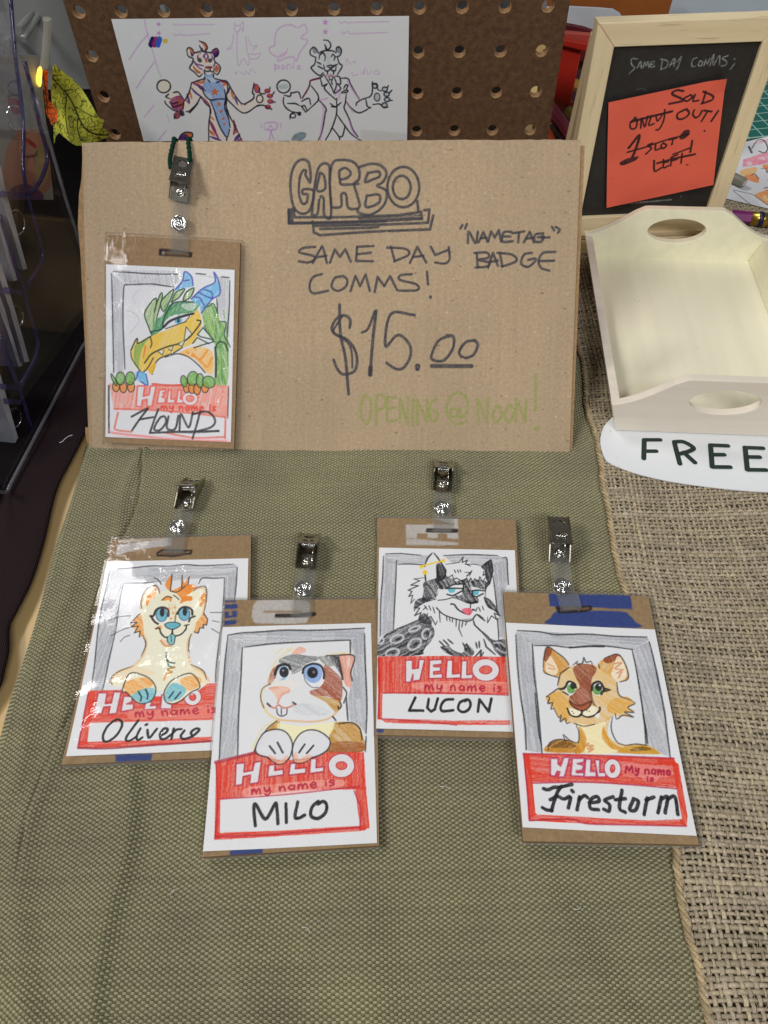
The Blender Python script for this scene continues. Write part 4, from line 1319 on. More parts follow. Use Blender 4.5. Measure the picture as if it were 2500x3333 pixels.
def draw_sign(A):
    A.src(850, 450, 1.58)
    W = 14
    for p in ('250 228 252 185 240 125 205 112 170 140 150 205 150 280 165 355 200 388 240 380 262 330 266 272 215 265 212 288 236 292 230 332 208 336 192 285 196 205 214 168 228 170 226 192 248 230',
              '258 395 270 265 296 148 345 140 350 230 356 402 322 396 318 312 298 310 286 392 258 395', '300 180 284 268 326 262 322 200 306 180', '358 358 350 232 364 132 408 114 470 124 500 165 500 212 476 238 490 292 502 356 446 360 434 292 410 290 408 352 358 358',
              '400 168 430 155 458 180 440 205 402 210 400 168', '402 212 412 240 496 236', '502 150 560 134 612 142 642 182 622 228 594 246 640 272 636 330 600 374 548 396 498 384 494 372', '546 180 600 174 606 198 570 214 532 226 546 184', '540 298 600 292 606 328 572 350 534 352 540 298'):
        A.l(p, W, INK, .93, .25, sm=True)
    A.e(728, 253, 82, 104, INK, .93, .25, w=W)
    A.e(720, 255, 46, 60, INK, .93, .25, w=W)
    for p in ('138 372 140 438 600 428 822 416', '165 362 170 408 400 408 700 398 820 380 824 415', '262 430 268 486 300 500 560 482 865 470 882 400', '275 452 640 445 856 436 862 368 835 372', '300 468 560 462 600 458', '800 325 806 378', '140 440 400 436 640 428'):
        A.l(p, W, INK, .93, .25, sm=False)
    A.f('133 362 162 360 164 440 136 440', INK, .93, .3, sm=False)
    A.f('495 408 820 392 822 416 495 425', INK, .75, .4, 0, sm=False)
    W = 13
    for p in ('275 560 215 566 194 588 258 604 276 620 240 640 192 634', '262 642 300 575 314 562 335 642', '290 612 334 606', '350 642 376 574 402 612 430 572 458 636', '490 560 484 632 572 634', '490 598 560 590', '490 560 575 555',
              '664 560 684 632', '646 564 738 570 756 600 682 634', '762 642 800 560 846 640', '778 612 832 606', '870 560 892 602 960 575', '962 562 966 622 942 645 892 640',
              '310 700 265 715 246 760 264 798 342 785', '420 710 376 720 360 765 390 786 430 766 440 730 420 710', '456 788 482 710 506 762 534 702 556 786', '580 792 596 714 630 762 660 710 696 782', '772 700 714 706 712 730 795 752 800 782 708 785', '850 688 855 752',
              '1022 466 1032 448', '1046 466 1056 442', '1060 540 1066 482 1100 540 1112 482', '1116 536 1140 484 1162 532', '1126 516 1156 512', '1166 532 1180 480 1200 512 1220 474 1232 532', '1285 482 1245 486 1240 532 1292 530', '1245 506 1280 506', '1290 490 1352 480', '1325 486 1320 536', '1350 536 1380 482 1402 536', '1360 516 1396 514', '1450 490 1410 496 1406 530 1440 532 1452 506 1422 510', '1440 512 1482 510', '1495 456 1506 474', '1515 456 1536 470 1526 486',
              '1106 590 1112 666', '1094 590 1160 590 1166 615 1116 626 1170 640 1160 660 1100 666', '1166 666 1190 590 1216 656', '1176 636 1214 630', '1226 590 1238 658', '1214 590 1290 600 1310 632 1236 662', '1390 590 1350 600 1336 645 1370 662 1402 640 1410 620 1372 626', '1512 585 1450 590 1426 630 1440 668 1482 682', '1430 632 1506 630'):
        A.l(p, W, INK, .93, .25, sm=len(p.split()) > 6 and not p.startswith(('350', '456', '580', '1166 532')))
    A.e(868, 818, 8, 10, INK)
    for p, w in (('452 975 455 935 425 912 384 930 360 978 380 1010 432 1032 470 1072 490 1132 478 1196 420 1215 386 1182 370 1140', 15), ('400 858 404 1000 430 1130 440 1240 447 1316', 16), ('415 915 385 960 372 1000 440 1050 462 1100 466 1180', 11), ('515 1000 546 980 582 892', 14), ('588 890 570 1050 558 1216', 17), ('785 910 664 905 636 1070 700 1012 758 1058 764 1122 730 1180 690 1186 642 1156', 15), ('975 1015 912 1040 876 1108 880 1140 938 1142 984 1080 986 1022 952 1014', 15), ('1100 1040 1050 1050 1016 1100 1042 1130 1090 1114 1112 1062 1090 1038', 15), ('875 1172 1080 1172', 21)):
        A.l(p, w, INK, .93, .25)
    A.l('559 1180 558 1216', 24, INK, .93)
    A.f('788 1170 800 1158 816 1168 808 1196 792 1194', INK)
    GN = (138, 144, 82)
    for p in ('530 1322 510 1370 514 1440 545 1466 562 1400 556 1342 530 1322', '590 1478 592 1332 632 1330 634 1378 596 1402', '650 1332 646 1450 692 1450', '650 1332 690 1334', '650 1392 686 1386', '710 1460 712 1340 750 1470 752 1336', '780 1340 776 1476', '802 1472 800 1345 850 1462 850 1345', '902 1340 870 1362 866 1430 890 1456 906 1420 886 1402', '1012 1400 980 1390 970 1420 1000 1432 1022 1390 1016 1430 1050 1420 1060 1352 1020 1310 970 1330 950 1400 970 1450 1010 1472 1050 1456', '1118 1476 1112 1340 1160 1460 1164 1335', '1206 1380 1190 1430 1210 1462 1236 1420 1222 1380 1206 1380', '1268 1375 1250 1430 1272 1460 1296 1420 1284 1378 1268 1375', '1306 1456 1312 1342 1358 1456 1362 1350', '1412 1216 1410 1402'):
        A.l(p, 16, GN, .8, .3, sm=not p.startswith(('710', '802', '1118', '1306')))
    A.e(1415, 1494, 14, 14, GN, .8)
    # wear: flecks, flute lines and a crease along the left fold
    A.src(0, 0, 1)
    for i in range(260):
        x, y = 270 + 1600 * A.g.random(), 470 + 990 * A.g.random()
        r = 1.0 + 2.2 * A.g.random()
        A.e(x, y, r * (1 + A.g.random()), r, (104, 82, 58) if A.g.random() < .5 else (206, 188, 158), .6)
    A.l('272 480 270 760 285 1120 296 1460', 10, (140, 112, 80), .35)
    return A


def draw_note(A):
    A.src(1850, 100, 2.552)
    B = (46, 26, 30)
    for p, w in (('956 496 900 490 862 520 940 560 944 580 838 602', 17), ('1010 530 960 560 986 580 1030 545 1012 526', 15), ('1052 526 1036 578 1082 574', 15), ('1142 502 1112 596', 15), ('1120 500 1196 535 1190 570 1106 600', 16),
                 ('980 645 912 680 910 724 960 722 1004 680 980 645', 16), ('1046 652 1034 690 1060 716 1094 690 1110 657', 15), ('1128 656 1188 666', 16), ('1156 662 1106 746', 15), ('1242 660 1186 746', 16),
                 ('560 716 515 760 520 806 560 800 572 740 552 715', 14), ('602 802 610 722 636 790 660 702', 14), ('690 700 670 776 712 765', 14), ('730 712 745 742 782 690', 14), ('802 650 792 740 756 810 730 816', 14), ('520 752 650 716 862 664', 19),
                 ('502 966 590 862 562 970 532 1042', 20), ('490 1002 640 960 800 905 1000 850', 14), ('700 926 660 946 690 970 645 1016', 14), ('726 936 724 982 766 970', 14), ('790 925 770 950 790 970 815 945 790 925', 14), ('840 900 900 885', 13), ('870 895 860 940', 13),
                 ('712 1072 716 1156 772 1130', 15), ('790 1062 792 1128 832 1112', 13), ('790 1090 830 1080', 12), ('860 1040 850 1112', 13), ('855 1045 910 1020', 13), ('855 1075 900 1062', 12), ('945 1010 935 1092', 13), ('740 1092 900 1050 1052 1018', 17), ('1030 905 1012 1000', 15), ('870 1020 1012 965', 11)):
        A.l(p, w, B, .97, .1)
    A.f('925 870 960 825 1000 815 1008 850 965 890 930 895', B)
    A.f('428 1085 500 1050 582 1035 560 1068 500 1095 440 1112', B)
    A.e(1131, 826, 8, 9, B)
    A.e(986, 1105, 12, 6, B)
    return A


def draw_slate(A):
    A.src(1850, 100, 2.552)
    C = (178, 186, 186)
    for p in ('582 245 545 240 528 252 532 290 555 322 510 366', '575 320 606 265 612 320', '585 305 612 298', '626 318 640 270 652 300 668 265 676 315', '720 265 692 270 690 312 722 305', '692 290 715 286', '775 330 790 245', '770 245 830 260 822 310 772 332', '845 310 880 245 886 305', '855 288 886 280', '890 240 905 270 945 225', '945 225 925 290 905 332', '1075 232 1040 250 1032 300 1060 305', '1100 260 1085 295 1110 300 1122 270 1100 258', '1132 300 1150 250 1160 285 1185 235', '1180 300 1215 205 1205 290', '1215 295 1262 215 1262 290', '1335 215 1285 235 1320 265 1312 295 1275 302', '1385 240 1388 246', '1385 285 1350 332'):
        A.l(p, 7, C, .85, .4)
    A.l('420 1449 640 1432 860 1412', 9, C, .7, .5)
    A.l('780 1362 810 1370 830 1350', 8, C, .3, .5)
    A.e(942, 1386, 5, 6, C, .6)
    A.l('570 500 620 490 650 510', 6, C, .25, .5)
    return A


# ------------------------------------------------------------------ reference sheet pinned on the pegboard
def draw_reference(A):
    A.src(350, 40, 3.0164)
    P = (188, 138, 200)
    for p, w in (('360 80 385 200 430 345 470 490 518 630', 8), ('395 215 300 330 212 465', 9), ('455 490 370 610 285 745', 9), ('455 912 360 1032', 7), ('572 1160 495 1265', 8), ('582 1000 600 1075', 4), ('635 115 660 125 690 115 720 125 840 120 1040 122', 6), ('640 212 665 228 700 212 720 225 840 222 995 210', 7),
                 ('1240 100 1240 180 1275 190 1300 150 1320 190 1325 95 1290 130 1240 130', 7), ('1262 200 1260 350 1265 450 1280 525 1325 455 1370 522 1382 450 1360 370 1350 240', 6), ('1230 215 1210 320 1165 365 1220 350', 6), ('1370 250 1395 320', 5), ('1410 335 1460 330 1420 365', 6), ('1385 405 1440 415 1490 400 1460 455 1385 455', 6), ('1240 600 1270 580 1250 610', 5), ('1290 585 1330 610 1350 580 1380 610 1400 560 1450 600', 5), ('1500 1095 1500 1140', 6), ('1530 1090 1650 1085 1645 1150 1540 1155 1530 1090', 6), ('1570 1150 1595 1110 1620 1150', 5), ('1600 1160 1580 1260', 6), ('1590 1160 1625 1260', 6)):
        A.l(p, w * .75, P, .6, .3)
    A.star(497, 117, 28, P, -70)
    A.star(500, 206, 28, P, -70)
    for x, c in ((430, (28, 16, 92)), (463, (148, 44, 108)), (498, (44, 92, 196))):
        A.l([x + 12, 262, x - 10, 322], 38, c, 1, .1)
    A.e(562, 282, 25, 25, (206, 186, 62))
    SK, ORG, NV, MG = (224, 216, 206), (198, 96, 44), (52, 26, 110), (132, 36, 82)
    KK = (30, 28, 40)
    A.f('820 690 940 650 1070 650 1160 680 1202 742 1175 850 1160 930 1185 1010 1215 1060 1290 1200 1312 1268 985 1268 985 1100 1000 950 930 870 905 830', SK)
    A.f('810 700 870 690 912 820 880 900 800 975 745 965 748 875 790 800', SK)
    A.f('1165 690 1212 765 1290 880 1340 900 1420 850 1460 800 1540 800 1540 900 1450 925 1330 990 1200 890 1162 820', SK)
    A.f('830 430 862 400 900 388 960 392 1012 396 1032 430 1045 480 1098 540 1072 610 1040 592 1022 612 960 602 925 605 890 632 855 592 805 550 835 505', SK)
    A.f('770 370 790 348 822 360 848 400 840 440 800 440 775 410', SK)
    A.f('1030 370 1060 355 1082 380 1075 425 1045 442 1020 405', MG)
    A.f('1030 400 1080 385 1072 425 1045 440', NV)
    A.f('795 360 825 362 846 400 830 430 808 400', ORG)
    A.f('808 395 828 400 838 430 815 430', NV)
    A.f('890 282 950 310 972 350 960 385 935 390 945 340', ORG)
    for p in ('835 520 870 560 910 590 880 600 840 560', '1055 520 1092 545 1065 590 1045 570'):
        A.f(p, (186, 92, 54))
    for p in ('840 480 870 510 930 525', '850 500 890 545 920 560', '1050 490 1035 530', '930 440 958 405 985 440', '905 400 880 430 880 460', '1000 400 1020 440 1015 470', '940 430 960 470 980 430'):
        A.l(p, 12, (96, 40, 120), .85)
    A.e(900, 470, 24, 24, (60, 60, 66))
    A.e(998, 472, 20, 24, (60, 60, 66))
    A.f('880 420 905 402 930 440 925 480 905 450', (222, 216, 202))
    A.f('985 440 1005 405 1015 430 1005 460', (222, 216, 202))
    A.star(963, 482, 22, (206, 100, 44))
    A.f('950 532 985 528 1025 535 1015 550 985 556 955 550', (122, 34, 48))
    A.f('955 620 935 590 955 600 985 615 1030 600 1030 630 1042 652 1110 690 1142 762 1152 850 1142 930 1182 1050 1192 1150 1165 1230 1100 1152 1060 1050 1030 950 1000 870 940 802 925 730 950 660', (128, 164, 218), 1, .3, 60)
    A.f('945 650 980 640 1040 650 1060 680 1010 690 955 680', (196, 212, 228), .8, .2)
    A.f('940 780 1000 800 1020 850 960 830', (206, 216, 226), .7, .3)
    for cx, cy, r in ((1046, 782, 46), (1085, 903, 30), (1108, 973, 24), (1130, 1044, 22), (1138, 1098, 18)):
        A.star(cx, cy, r, (208, 104, 42))
    for p, c, w in (('825 690 890 720 950 770', MG, 22), ('860 680 920 690 950 660', ORG, 20), ('880 720 920 760', NV, 16), ('815 740 860 790 930 840', NV, 18), ('800 770 820 850', ORG, 18), ('775 800 800 890', NV, 18), ('760 850 795 900', MG, 12), ('1110 680 1150 700 1120 720', ORG, 20), ('1090 670 1170 690', MG, 16), ('1190 740 1165 800', NV, 20), ('1205 770 1230 850', ORG, 20), ('1240 830 1270 910', NV, 16), ('1280 860 1310 910', MG, 12), ('1330 910 1360 890', MG, 8), ('1165 850 1150 910', MG, 16), ('930 840 1000 920', MG, 18), ('1000 940 1010 1000', NV, 14), ('1160 940 1180 990', NV, 14), ('1185 1010 1200 1040', MG, 12), ('1000 1020 1040 1060', ORG, 14), ('995 1060 1060 1180', MG, 22), ('1000 1090 1090 1250', (140, 30, 90), 20), ('995 1160 1040 1210', ORG, 24), ('1000 1220 1110 1260', NV, 18), ('1230 1060 1245 1140 1230 1200', MG, 24), ('1290 1200 1240 1260', NV, 26), ('1260 1140 1255 1190', ORG, 14), ('1310 1240 1270 1265', MG, 16)):
        A.l(p, w, c, .92, .2, taper=.6)
    A.e(548, 727, 65, 62, (218, 214, 196))
    A.f('570 800 620 780 690 790 745 870 740 900 690 920 610 900 565 870', SK)
    A.f('610 870 650 830 720 820 745 880 735 950 690 970 630 940', (136, 36, 88), 1, .3)
    A.f('690 840 725 870 740 930 700 930', (176, 84, 50))
    A.f('645 1000 680 975 715 990 700 1040 655 1045', (120, 40, 56))
    A.f('700 965 740 970 752 1010 720 1020', (24, 20, 26))
    A.f('1425 712 1460 705 1485 740 1480 790 1440 785', MG)
    A.f('1440 725 1465 725 1470 760 1445 760', ORG)
    for cx, cy in ((1560, 772), (1585, 822), (1590, 876), (1565, 930)):
        A.e(cx, cy, 32, 24, MG)
        A.e(cx - 2, cy - 6, 16, 11, ORG)
    A.e(1485, 850, 32, 38, (226, 218, 206), w=None)
    A.e(1485, 850, 32, 38, KK, w=6)
    A.f('692 1250 720 1200 770 1178 822 1185 828 1220 790 1255 740 1262', ORG)
    A.f('692 1250 720 1205 780 1200 770 1250 740 1258', NV)
    for p in ('692 1250 720 1200 770 1178 822 1185 828 1220 790 1250', '770 370 790 348 822 360 848 405', '770 372 785 430 832 455 825 500 800 548 850 592 890 632 925 605', '845 400 900 385', '1012 396 1030 370 1060 355 1082 382 1072 425 1040 445 1048 485 1100 540 1072 612 1040 592', '893 282 950 305 972 350 940 388 920 350', '895 325 920 385', '905 380 960 392 1012 396', '945 560 960 580 995 575 1000 560 1000 575 1030 585 1040 550', '950 615 940 575', '1030 600 1035 640', '820 692 880 672 945 652 945 630', '820 692 790 800 745 880', '905 830 870 900 800 970 765 975', '905 830 960 900 1002 950 988 1100 988 1265', '1042 650 1110 668 1165 682 1210 760 1290 880 1338 902', '1165 690 1172 760 1160 830 1205 895 1330 990 1450 925 1480 910', '1338 902 1420 850 1430 800', '1162 830 1158 930 1190 1020 1240 1110 1312 1265', '925 730 940 800 1000 860 1080 852 1148 852', '1000 862 1040 960 1070 1060 1110 1150 1165 1228 1192 1150', '1165 1230 1162 1265', '1142 760 1152 850 1142 930 1182 1050 1195 1130', '975 660 1000 690', '1060 690 1090 680', '600 800 570 830 610 850', '560 870 570 900 640 960 690 975', '640 790 690 785 745 860', '745 880 735 960', '1425 712 1415 790 1430 810', '1430 695 1425 720', '1485 745 1490 795 1540 800', '1585 735 1585 755', '1630 780 1610 810', '1640 880 1615 885', '1605 955 1580 940', '880 895 800 990', '1450 925 1500 912 1540 920 1570 950', '650 1045 660 1020', '605 880 630 900 690 880', '630 930 690 920 730 900'):
        A.l(p, 7, KK, .95, .1, taper=.3)
    A.e(548, 727, 66, 63, KK, w=7)
    A.src(860, 40, 2.9625)
    for p, w in (('300 145 250 122 180 130 120 170 95 240 90 320 40 340 60 400 120 435 130 470 200 440 270 430 300 470 340 380 410 280 350 250', 8), ('320 150 380 118 402 190 350 235', 7), ('715 90 740 105 770 90 800 105 850 98 1195 90', 6), ('735 190 760 205 800 185 820 205 900 205 1190 195', 6), ('95 505 95 560', 8), ('95 510 125 515 120 540 95 540', 7), ('140 520 140 550', 6), ('165 510 165 550 195 530 165 510', 7), ('215 500 215 550', 6), ('215 510 240 500', 6), ('250 520 252 545', 6), ('275 490 275 545', 6), ('310 525 335 515 310 545 345 545', 7), ('790 510 790 450 830 510', 5), ('840 490 870 470 870 500', 5), ('840 580 850 610 900 600', 5), ('930 600 950 575', 5), ('960 600 965 540', 6), ('985 560 1000 600 1030 570', 5), ('1050 590 1080 560 1110 590 1070 600', 5), ('10 1065 105 1065 100 1130 5 1130', 6), ('150 1070 150 1115', 7), ('30 1125 50 1090 70 1125', 5), ('60 1140 40 1240', 6), ('50 1140 95 1240', 6)):
        A.l(p, w, (194, 146, 204), .6, .3)
    A.f('135 410 200 380 220 320 205 400 140 440', (214, 160, 214), .9, .3)
    A.star(582, 97, 36, (194, 146, 204), -80)
    A.star(582, 190, 34, (194, 146, 204), -80)
    SG = (196, 206, 208)
    A.f('490 430 520 390 570 372 620 375 680 385 705 430 715 490 742 520 715 600 690 580 660 600 600 600 560 590 520 610 450 545 480 500', (208, 214, 218))
    A.f('590 390 620 380 635 480 610 510 580 440', SG)
    A.f('455 350 475 338 500 380 490 400 465 390', (120, 130, 140))
    A.f('700 340 730 340 735 390 700 395', (128, 138, 146))
    A.e(178, 716, 62, 62, (214, 220, 222))
    A.f('135 700 215 690 220 730 140 745', (140, 160, 166), .7, .5, 10)
    A.f('255 1240 280 1180 340 1155 395 1165 390 1205 340 1240', (112, 136, 146))
    A.f('1060 790 1105 785 1115 850 1070 855', (170, 182, 190))
    for cx, cy in ((1065, 712), (1160, 742), (1178, 790), (1182, 842), (1158, 895)):
        A.e(cx, cy, 22, 18, (178, 188, 194))
    LK = (24, 26, 36)
    for p in ('460 335 435 370 440 410 490 435', '460 335 490 350 515 395', '690 380 690 345 715 335 738 370 725 415 690 430', '565 268 610 275 635 320 610 360 580 350', '575 310 600 365', '515 395 570 372 650 372 685 390', '520 450 530 410 560 392 580 430 575 470', '640 430 655 405 675 430 665 465', '490 435 478 500 445 540 520 608 560 585', '700 430 715 490 745 520 700 600', '500 480 540 500', '510 520 560 545', '700 500 660 520', '595 520 630 512 665 520 640 535 605 530', '565 510 580 560 610 565 635 545 650 565 680 560 685 510', '600 565 605 600', '665 560 660 600', '570 600 530 630 440 660 425 720 360 830', '530 630 545 680 555 710 600 690', '600 690 575 740 690 850', '575 610 640 720 665 780', '665 620 690 700 665 780 730 740 700 690', '680 615 720 625 730 690 700 690', '730 635 800 640 825 690 870 770 920 850', '690 830 690 980 640 1130 580 1240', '690 980 760 1080 840 1180 935 1240', '650 1115 715 1200 720 1240', '775 1090 750 1190 715 1200', '510 840 570 900 590 940 580 980 550 1150 510 1240', '445 710 500 780 515 820 505 860 390 965', '350 860 420 830 440 890', '345 900 390 960', '785 790 775 880 765 925 810 1020 850 1130 900 1200', '785 860 830 920 910 970 1020 920', '880 900 890 870 940 840 985 825', '975 835 990 905 1025 920', '985 825 1020 810 1040 760 1035 690', '1040 670 1045 690 1080 690 1090 740 1125 760', '1045 890 1110 885 1150 920 1190 915', '1195 705 1185 730', '1230 750 1205 780', '1235 850 1205 850', '255 780 320 770 345 830', '180 820 175 870 200 920 260 960 330 970', '215 880 290 880 330 900', '240 1030 245 990 280 960', '185 800 240 810 250 770', '735 780 795 770 790 750 740 768', '760 740 775 705 800 705 785 745', '630 880 680 910 735 870', '640 910 690 915', '350 910 380 900 400 940', '640 660 650 700'):
        A.l(p, 7, LK, .95, .1, taper=.3)
    A.e(178, 716, 64, 62, LK, w=7)
    A.e(1085, 818, 28, 38, LK, w=5)
    for cx, cy in ((1065, 712), (1160, 742), (1178, 790), (1182, 842), (1158, 895), (268, 998)):
        A.e(cx, cy, 26, 21, LK, w=6)
    A.star(636, 632, 26, (230, 234, 236))
    A.l('612 625 632 612 636 605 645 622 660 625 648 640 652 655 636 648 620 655 625 640', 5, LK, closed=True, sm=False)
    A.f('310 965 345 960 345 995 315 995', (24, 24, 28))
    A.l('435 660 425 715 360 825', 7, (120, 24, 60), .8)
    A.l('435 660 520 640', 7, (120, 24, 60), .8)
    for p in ('565 980 540 1150 535 1240', '550 890 575 980', '790 870 850 960', '820 1050 845 1150 900 1230', '690 740 720 800 700 850', '700 760 680 800', '530 850 600 830', '800 660 840 740 920 850'):
        A.l(p, 9, (194, 146, 204), .6, .3)
    A.f('580 600 665 600 660 625 600 625', (206, 150, 168), .7)
    A.src(860, 40, 2.9625)
    return A


def draw_fox_page(A):
    A.src(2200, 250, 4.023)
    A.f('880 900 1207 775 1207 850 900 1000', (214, 216, 220))
    A.f('900 890 1250 780 1250 840 960 880', (226, 150, 168), .9, .4, sm=False)
    A.f('815 1140 830 1050 1050 960 1250 910 1250 1040 1100 1070', (222, 124, 146), 1, .4, sm=False)
    for p in ('850 1090 900 1070 905 1110 860 1120', '950 1030 1030 1010 1040 1050', '1060 1000 1140 980 1145 1040', '1150 920 1250 900 1250 1000 1180 1010'):
        A.f(p, (224, 206, 212), .8, .2, sm=False)
    A.f('780 1200 830 1160 940 1130 935 1180 880 1230 800 1240', (230, 170, 90), .9, .3)
    A.f('810 1250 900 1220 940 1270 930 1320 850 1300', (228, 124, 56), 1, .3)
    A.f('1000 1110 1060 1090 1105 1100 1080 1160 1040 1160', (228, 130, 56), 1, .3)
    A.f('870 1490 960 1430 1040 1400 1100 1520 1250 1520 1250 1600 1190 1590 1190 1700 1160 1735 1050 1670 940 1580', (230, 138, 62), 1, .35, 60)
    A.f('1060 1560 1180 1590 1190 1640 1170 1690 1080 1630', (232, 214, 190), 1, .2)
    A.f('950 1500 990 1480 1010 1560 960 1540', (236, 206, 150), .8, .3)
    A.e(1130, 1435, 100, 75, (216, 216, 220))
    A.e(1130, 1435, 100, 75, K, w=7)
    A.f('640 1570 800 1480 960 1700 800 1690 700 1650', (200, 202, 208), .9, .4, 60, sm=False)
    for p, w in (('920 930 980 850 1050 850 1080 920 1040 970 985 955', 10), ('895 910 915 975', 14), ('985 1145 1030 1140 1040 1190 1060 1160 1130 1130 1100 1210 1150 1190', 7), ('1080 1250 1170 1270 1175 1310', 6), ('1210 1210 1150 1240 1030 1280', 6), ('985 1385 1050 1360', 12), ('690 1445 780 1465 860 1490 960 1590 1060 1680 1160 1735', 9), ('690 1460 800 1620 940 1735', 8), ('640 1620 720 1680', 8), ('1190 1590 1190 1700 1160 1735', 8), ('1110 1430 1140 1410 1190 1435', 8), ('880 1230 910 1210 945 1270', 8)):
        A.l(p, w, K, .9, .3)
    return A


def draw_rack_print(A):
    A.src(0, 0, 3.95)
    A.f('0 2212 100 1700 330 1500 620 1700 620 2400 0 2600', (186, 112, 84), .8, .2)
    A.f('230 1650 420 1550 560 1700 540 2050 400 2120 260 1950', (216, 150, 130), 1, .2)
    A.f('400 1800 560 1750 620 2100 480 2350', (176, 170, 110), .9, .3)
    A.f('90 1150 250 1180 260 1290 150 1330', (150, 40, 60), .9, .2)
    A.f('290 1650 350 1640 440 1720 420 1760', (190, 40, 40), 1, .1)
    A.e(170, 1040, 85, 75, (70, 70, 76), w=10)
    for p in ('80 1130 200 1120 270 1250 200 1320', '250 1790 290 1870 400 1860 460 1800', '270 1890 400 1880 460 1850', '330 1900 310 2000', '400 1870 430 1950', '400 2300 420 2260'):
        A.l(p, 12, (60, 30, 40), .8)
    A.f('100 2400 300 2300 520 2450 500 2600 100 2600', (70, 34, 90), .9, .2)
    return A

# ------------------------------------------------------------------ sheets and badges
def quad_points(q3, nx, ny):
    u = np.linspace(0, 1, nx)[None, :, None]
    v = np.linspace(0, 1, ny)[:, None, None]
    q = np.asarray(q3)
    return (q[0] * (1 - u) + q[1] * u) * (1 - v) + (q[3] * (1 - u) + q[2] * u) * v


def inside(poly, X, Y):
    ins = np.zeros(X.shape, bool)
    for (ax, ay), (bx, by) in zip(poly, np.roll(poly, -1, 0)):
        if ay != by:
            ins ^= ((ay > Y) != (by > Y)) & (X < (bx - ax) * (Y - ay) / (by - ay) + ax)
    return ins


def sheet_mesh(name, A, G, depth=0.0, nrm=(0, 0, 1), side=None, mask=None, smooth=True, bottom=True):
    """drawn sheet: grid G (ny,nx,3) carrying the pigments of A, with optional side walls of the given depth"""
    ny, nx = G.shape[:2]
    V = G.reshape(-1, 3)
    C = A.cols() if A is not None else np.tile(np.asarray(side, float), (nx * ny, 1))
    F = grid_faces(nx, ny)[:, ::-1]
    if mask is not None:
        q = A.P(mask)
        cx = np.repeat(np.arange(ny - 1), nx - 1) + .5
        cy = np.tile(np.arange(nx - 1), ny - 1) + .5
        F = F[inside(q, cy, cx)]
    if depth:
        idx = np.arange(nx * ny).reshape(ny, nx)
        ring = np.concatenate([idx[0, :-1], idx[:-1, -1], idx[-1, :0:-1], idx[:0:-1, 0]])
        n0 = len(V)
        top, bot = V[ring], V[ring] - np.asarray(nrm) * depth
        V = np.vstack([V, top, bot])
        m = len(ring)
        C = np.vstack([C, np.tile(np.asarray(side, float), (2 * m, 1))])
        i = np.arange(m)
        j = (i + 1) % m
        F = np.vstack([F, np.stack([n0 + i, n0 + j, n0 + m + j, n0 + m + i], 1)[:, ::-1]])
        # closed underside
        b4 = [n0 + m + 0, n0 + m + (nx - 1), n0 + m + (nx - 1) + (ny - 1), n0 + m + 2 * (nx - 1) + (ny - 1)]
        if bottom:
            F = np.vstack([F, np.array([b4])])
    return mesh_np(name, V, F, C, smooth=smooth)


def hole_plate(name, w, l, th, holes, flange=0.0):
    t = np.linspace(0, 2 * np.pi, 20, endpoint=False)
    outer = np.array([[-w / 2, 0], [w / 2, 0], [w / 2, l], [-w / 2, l]])
    return prism(name, outer, [np.c_[r * np.cos(t), y + r * np.sin(t)] for y, r in holes], th, 0.00022)


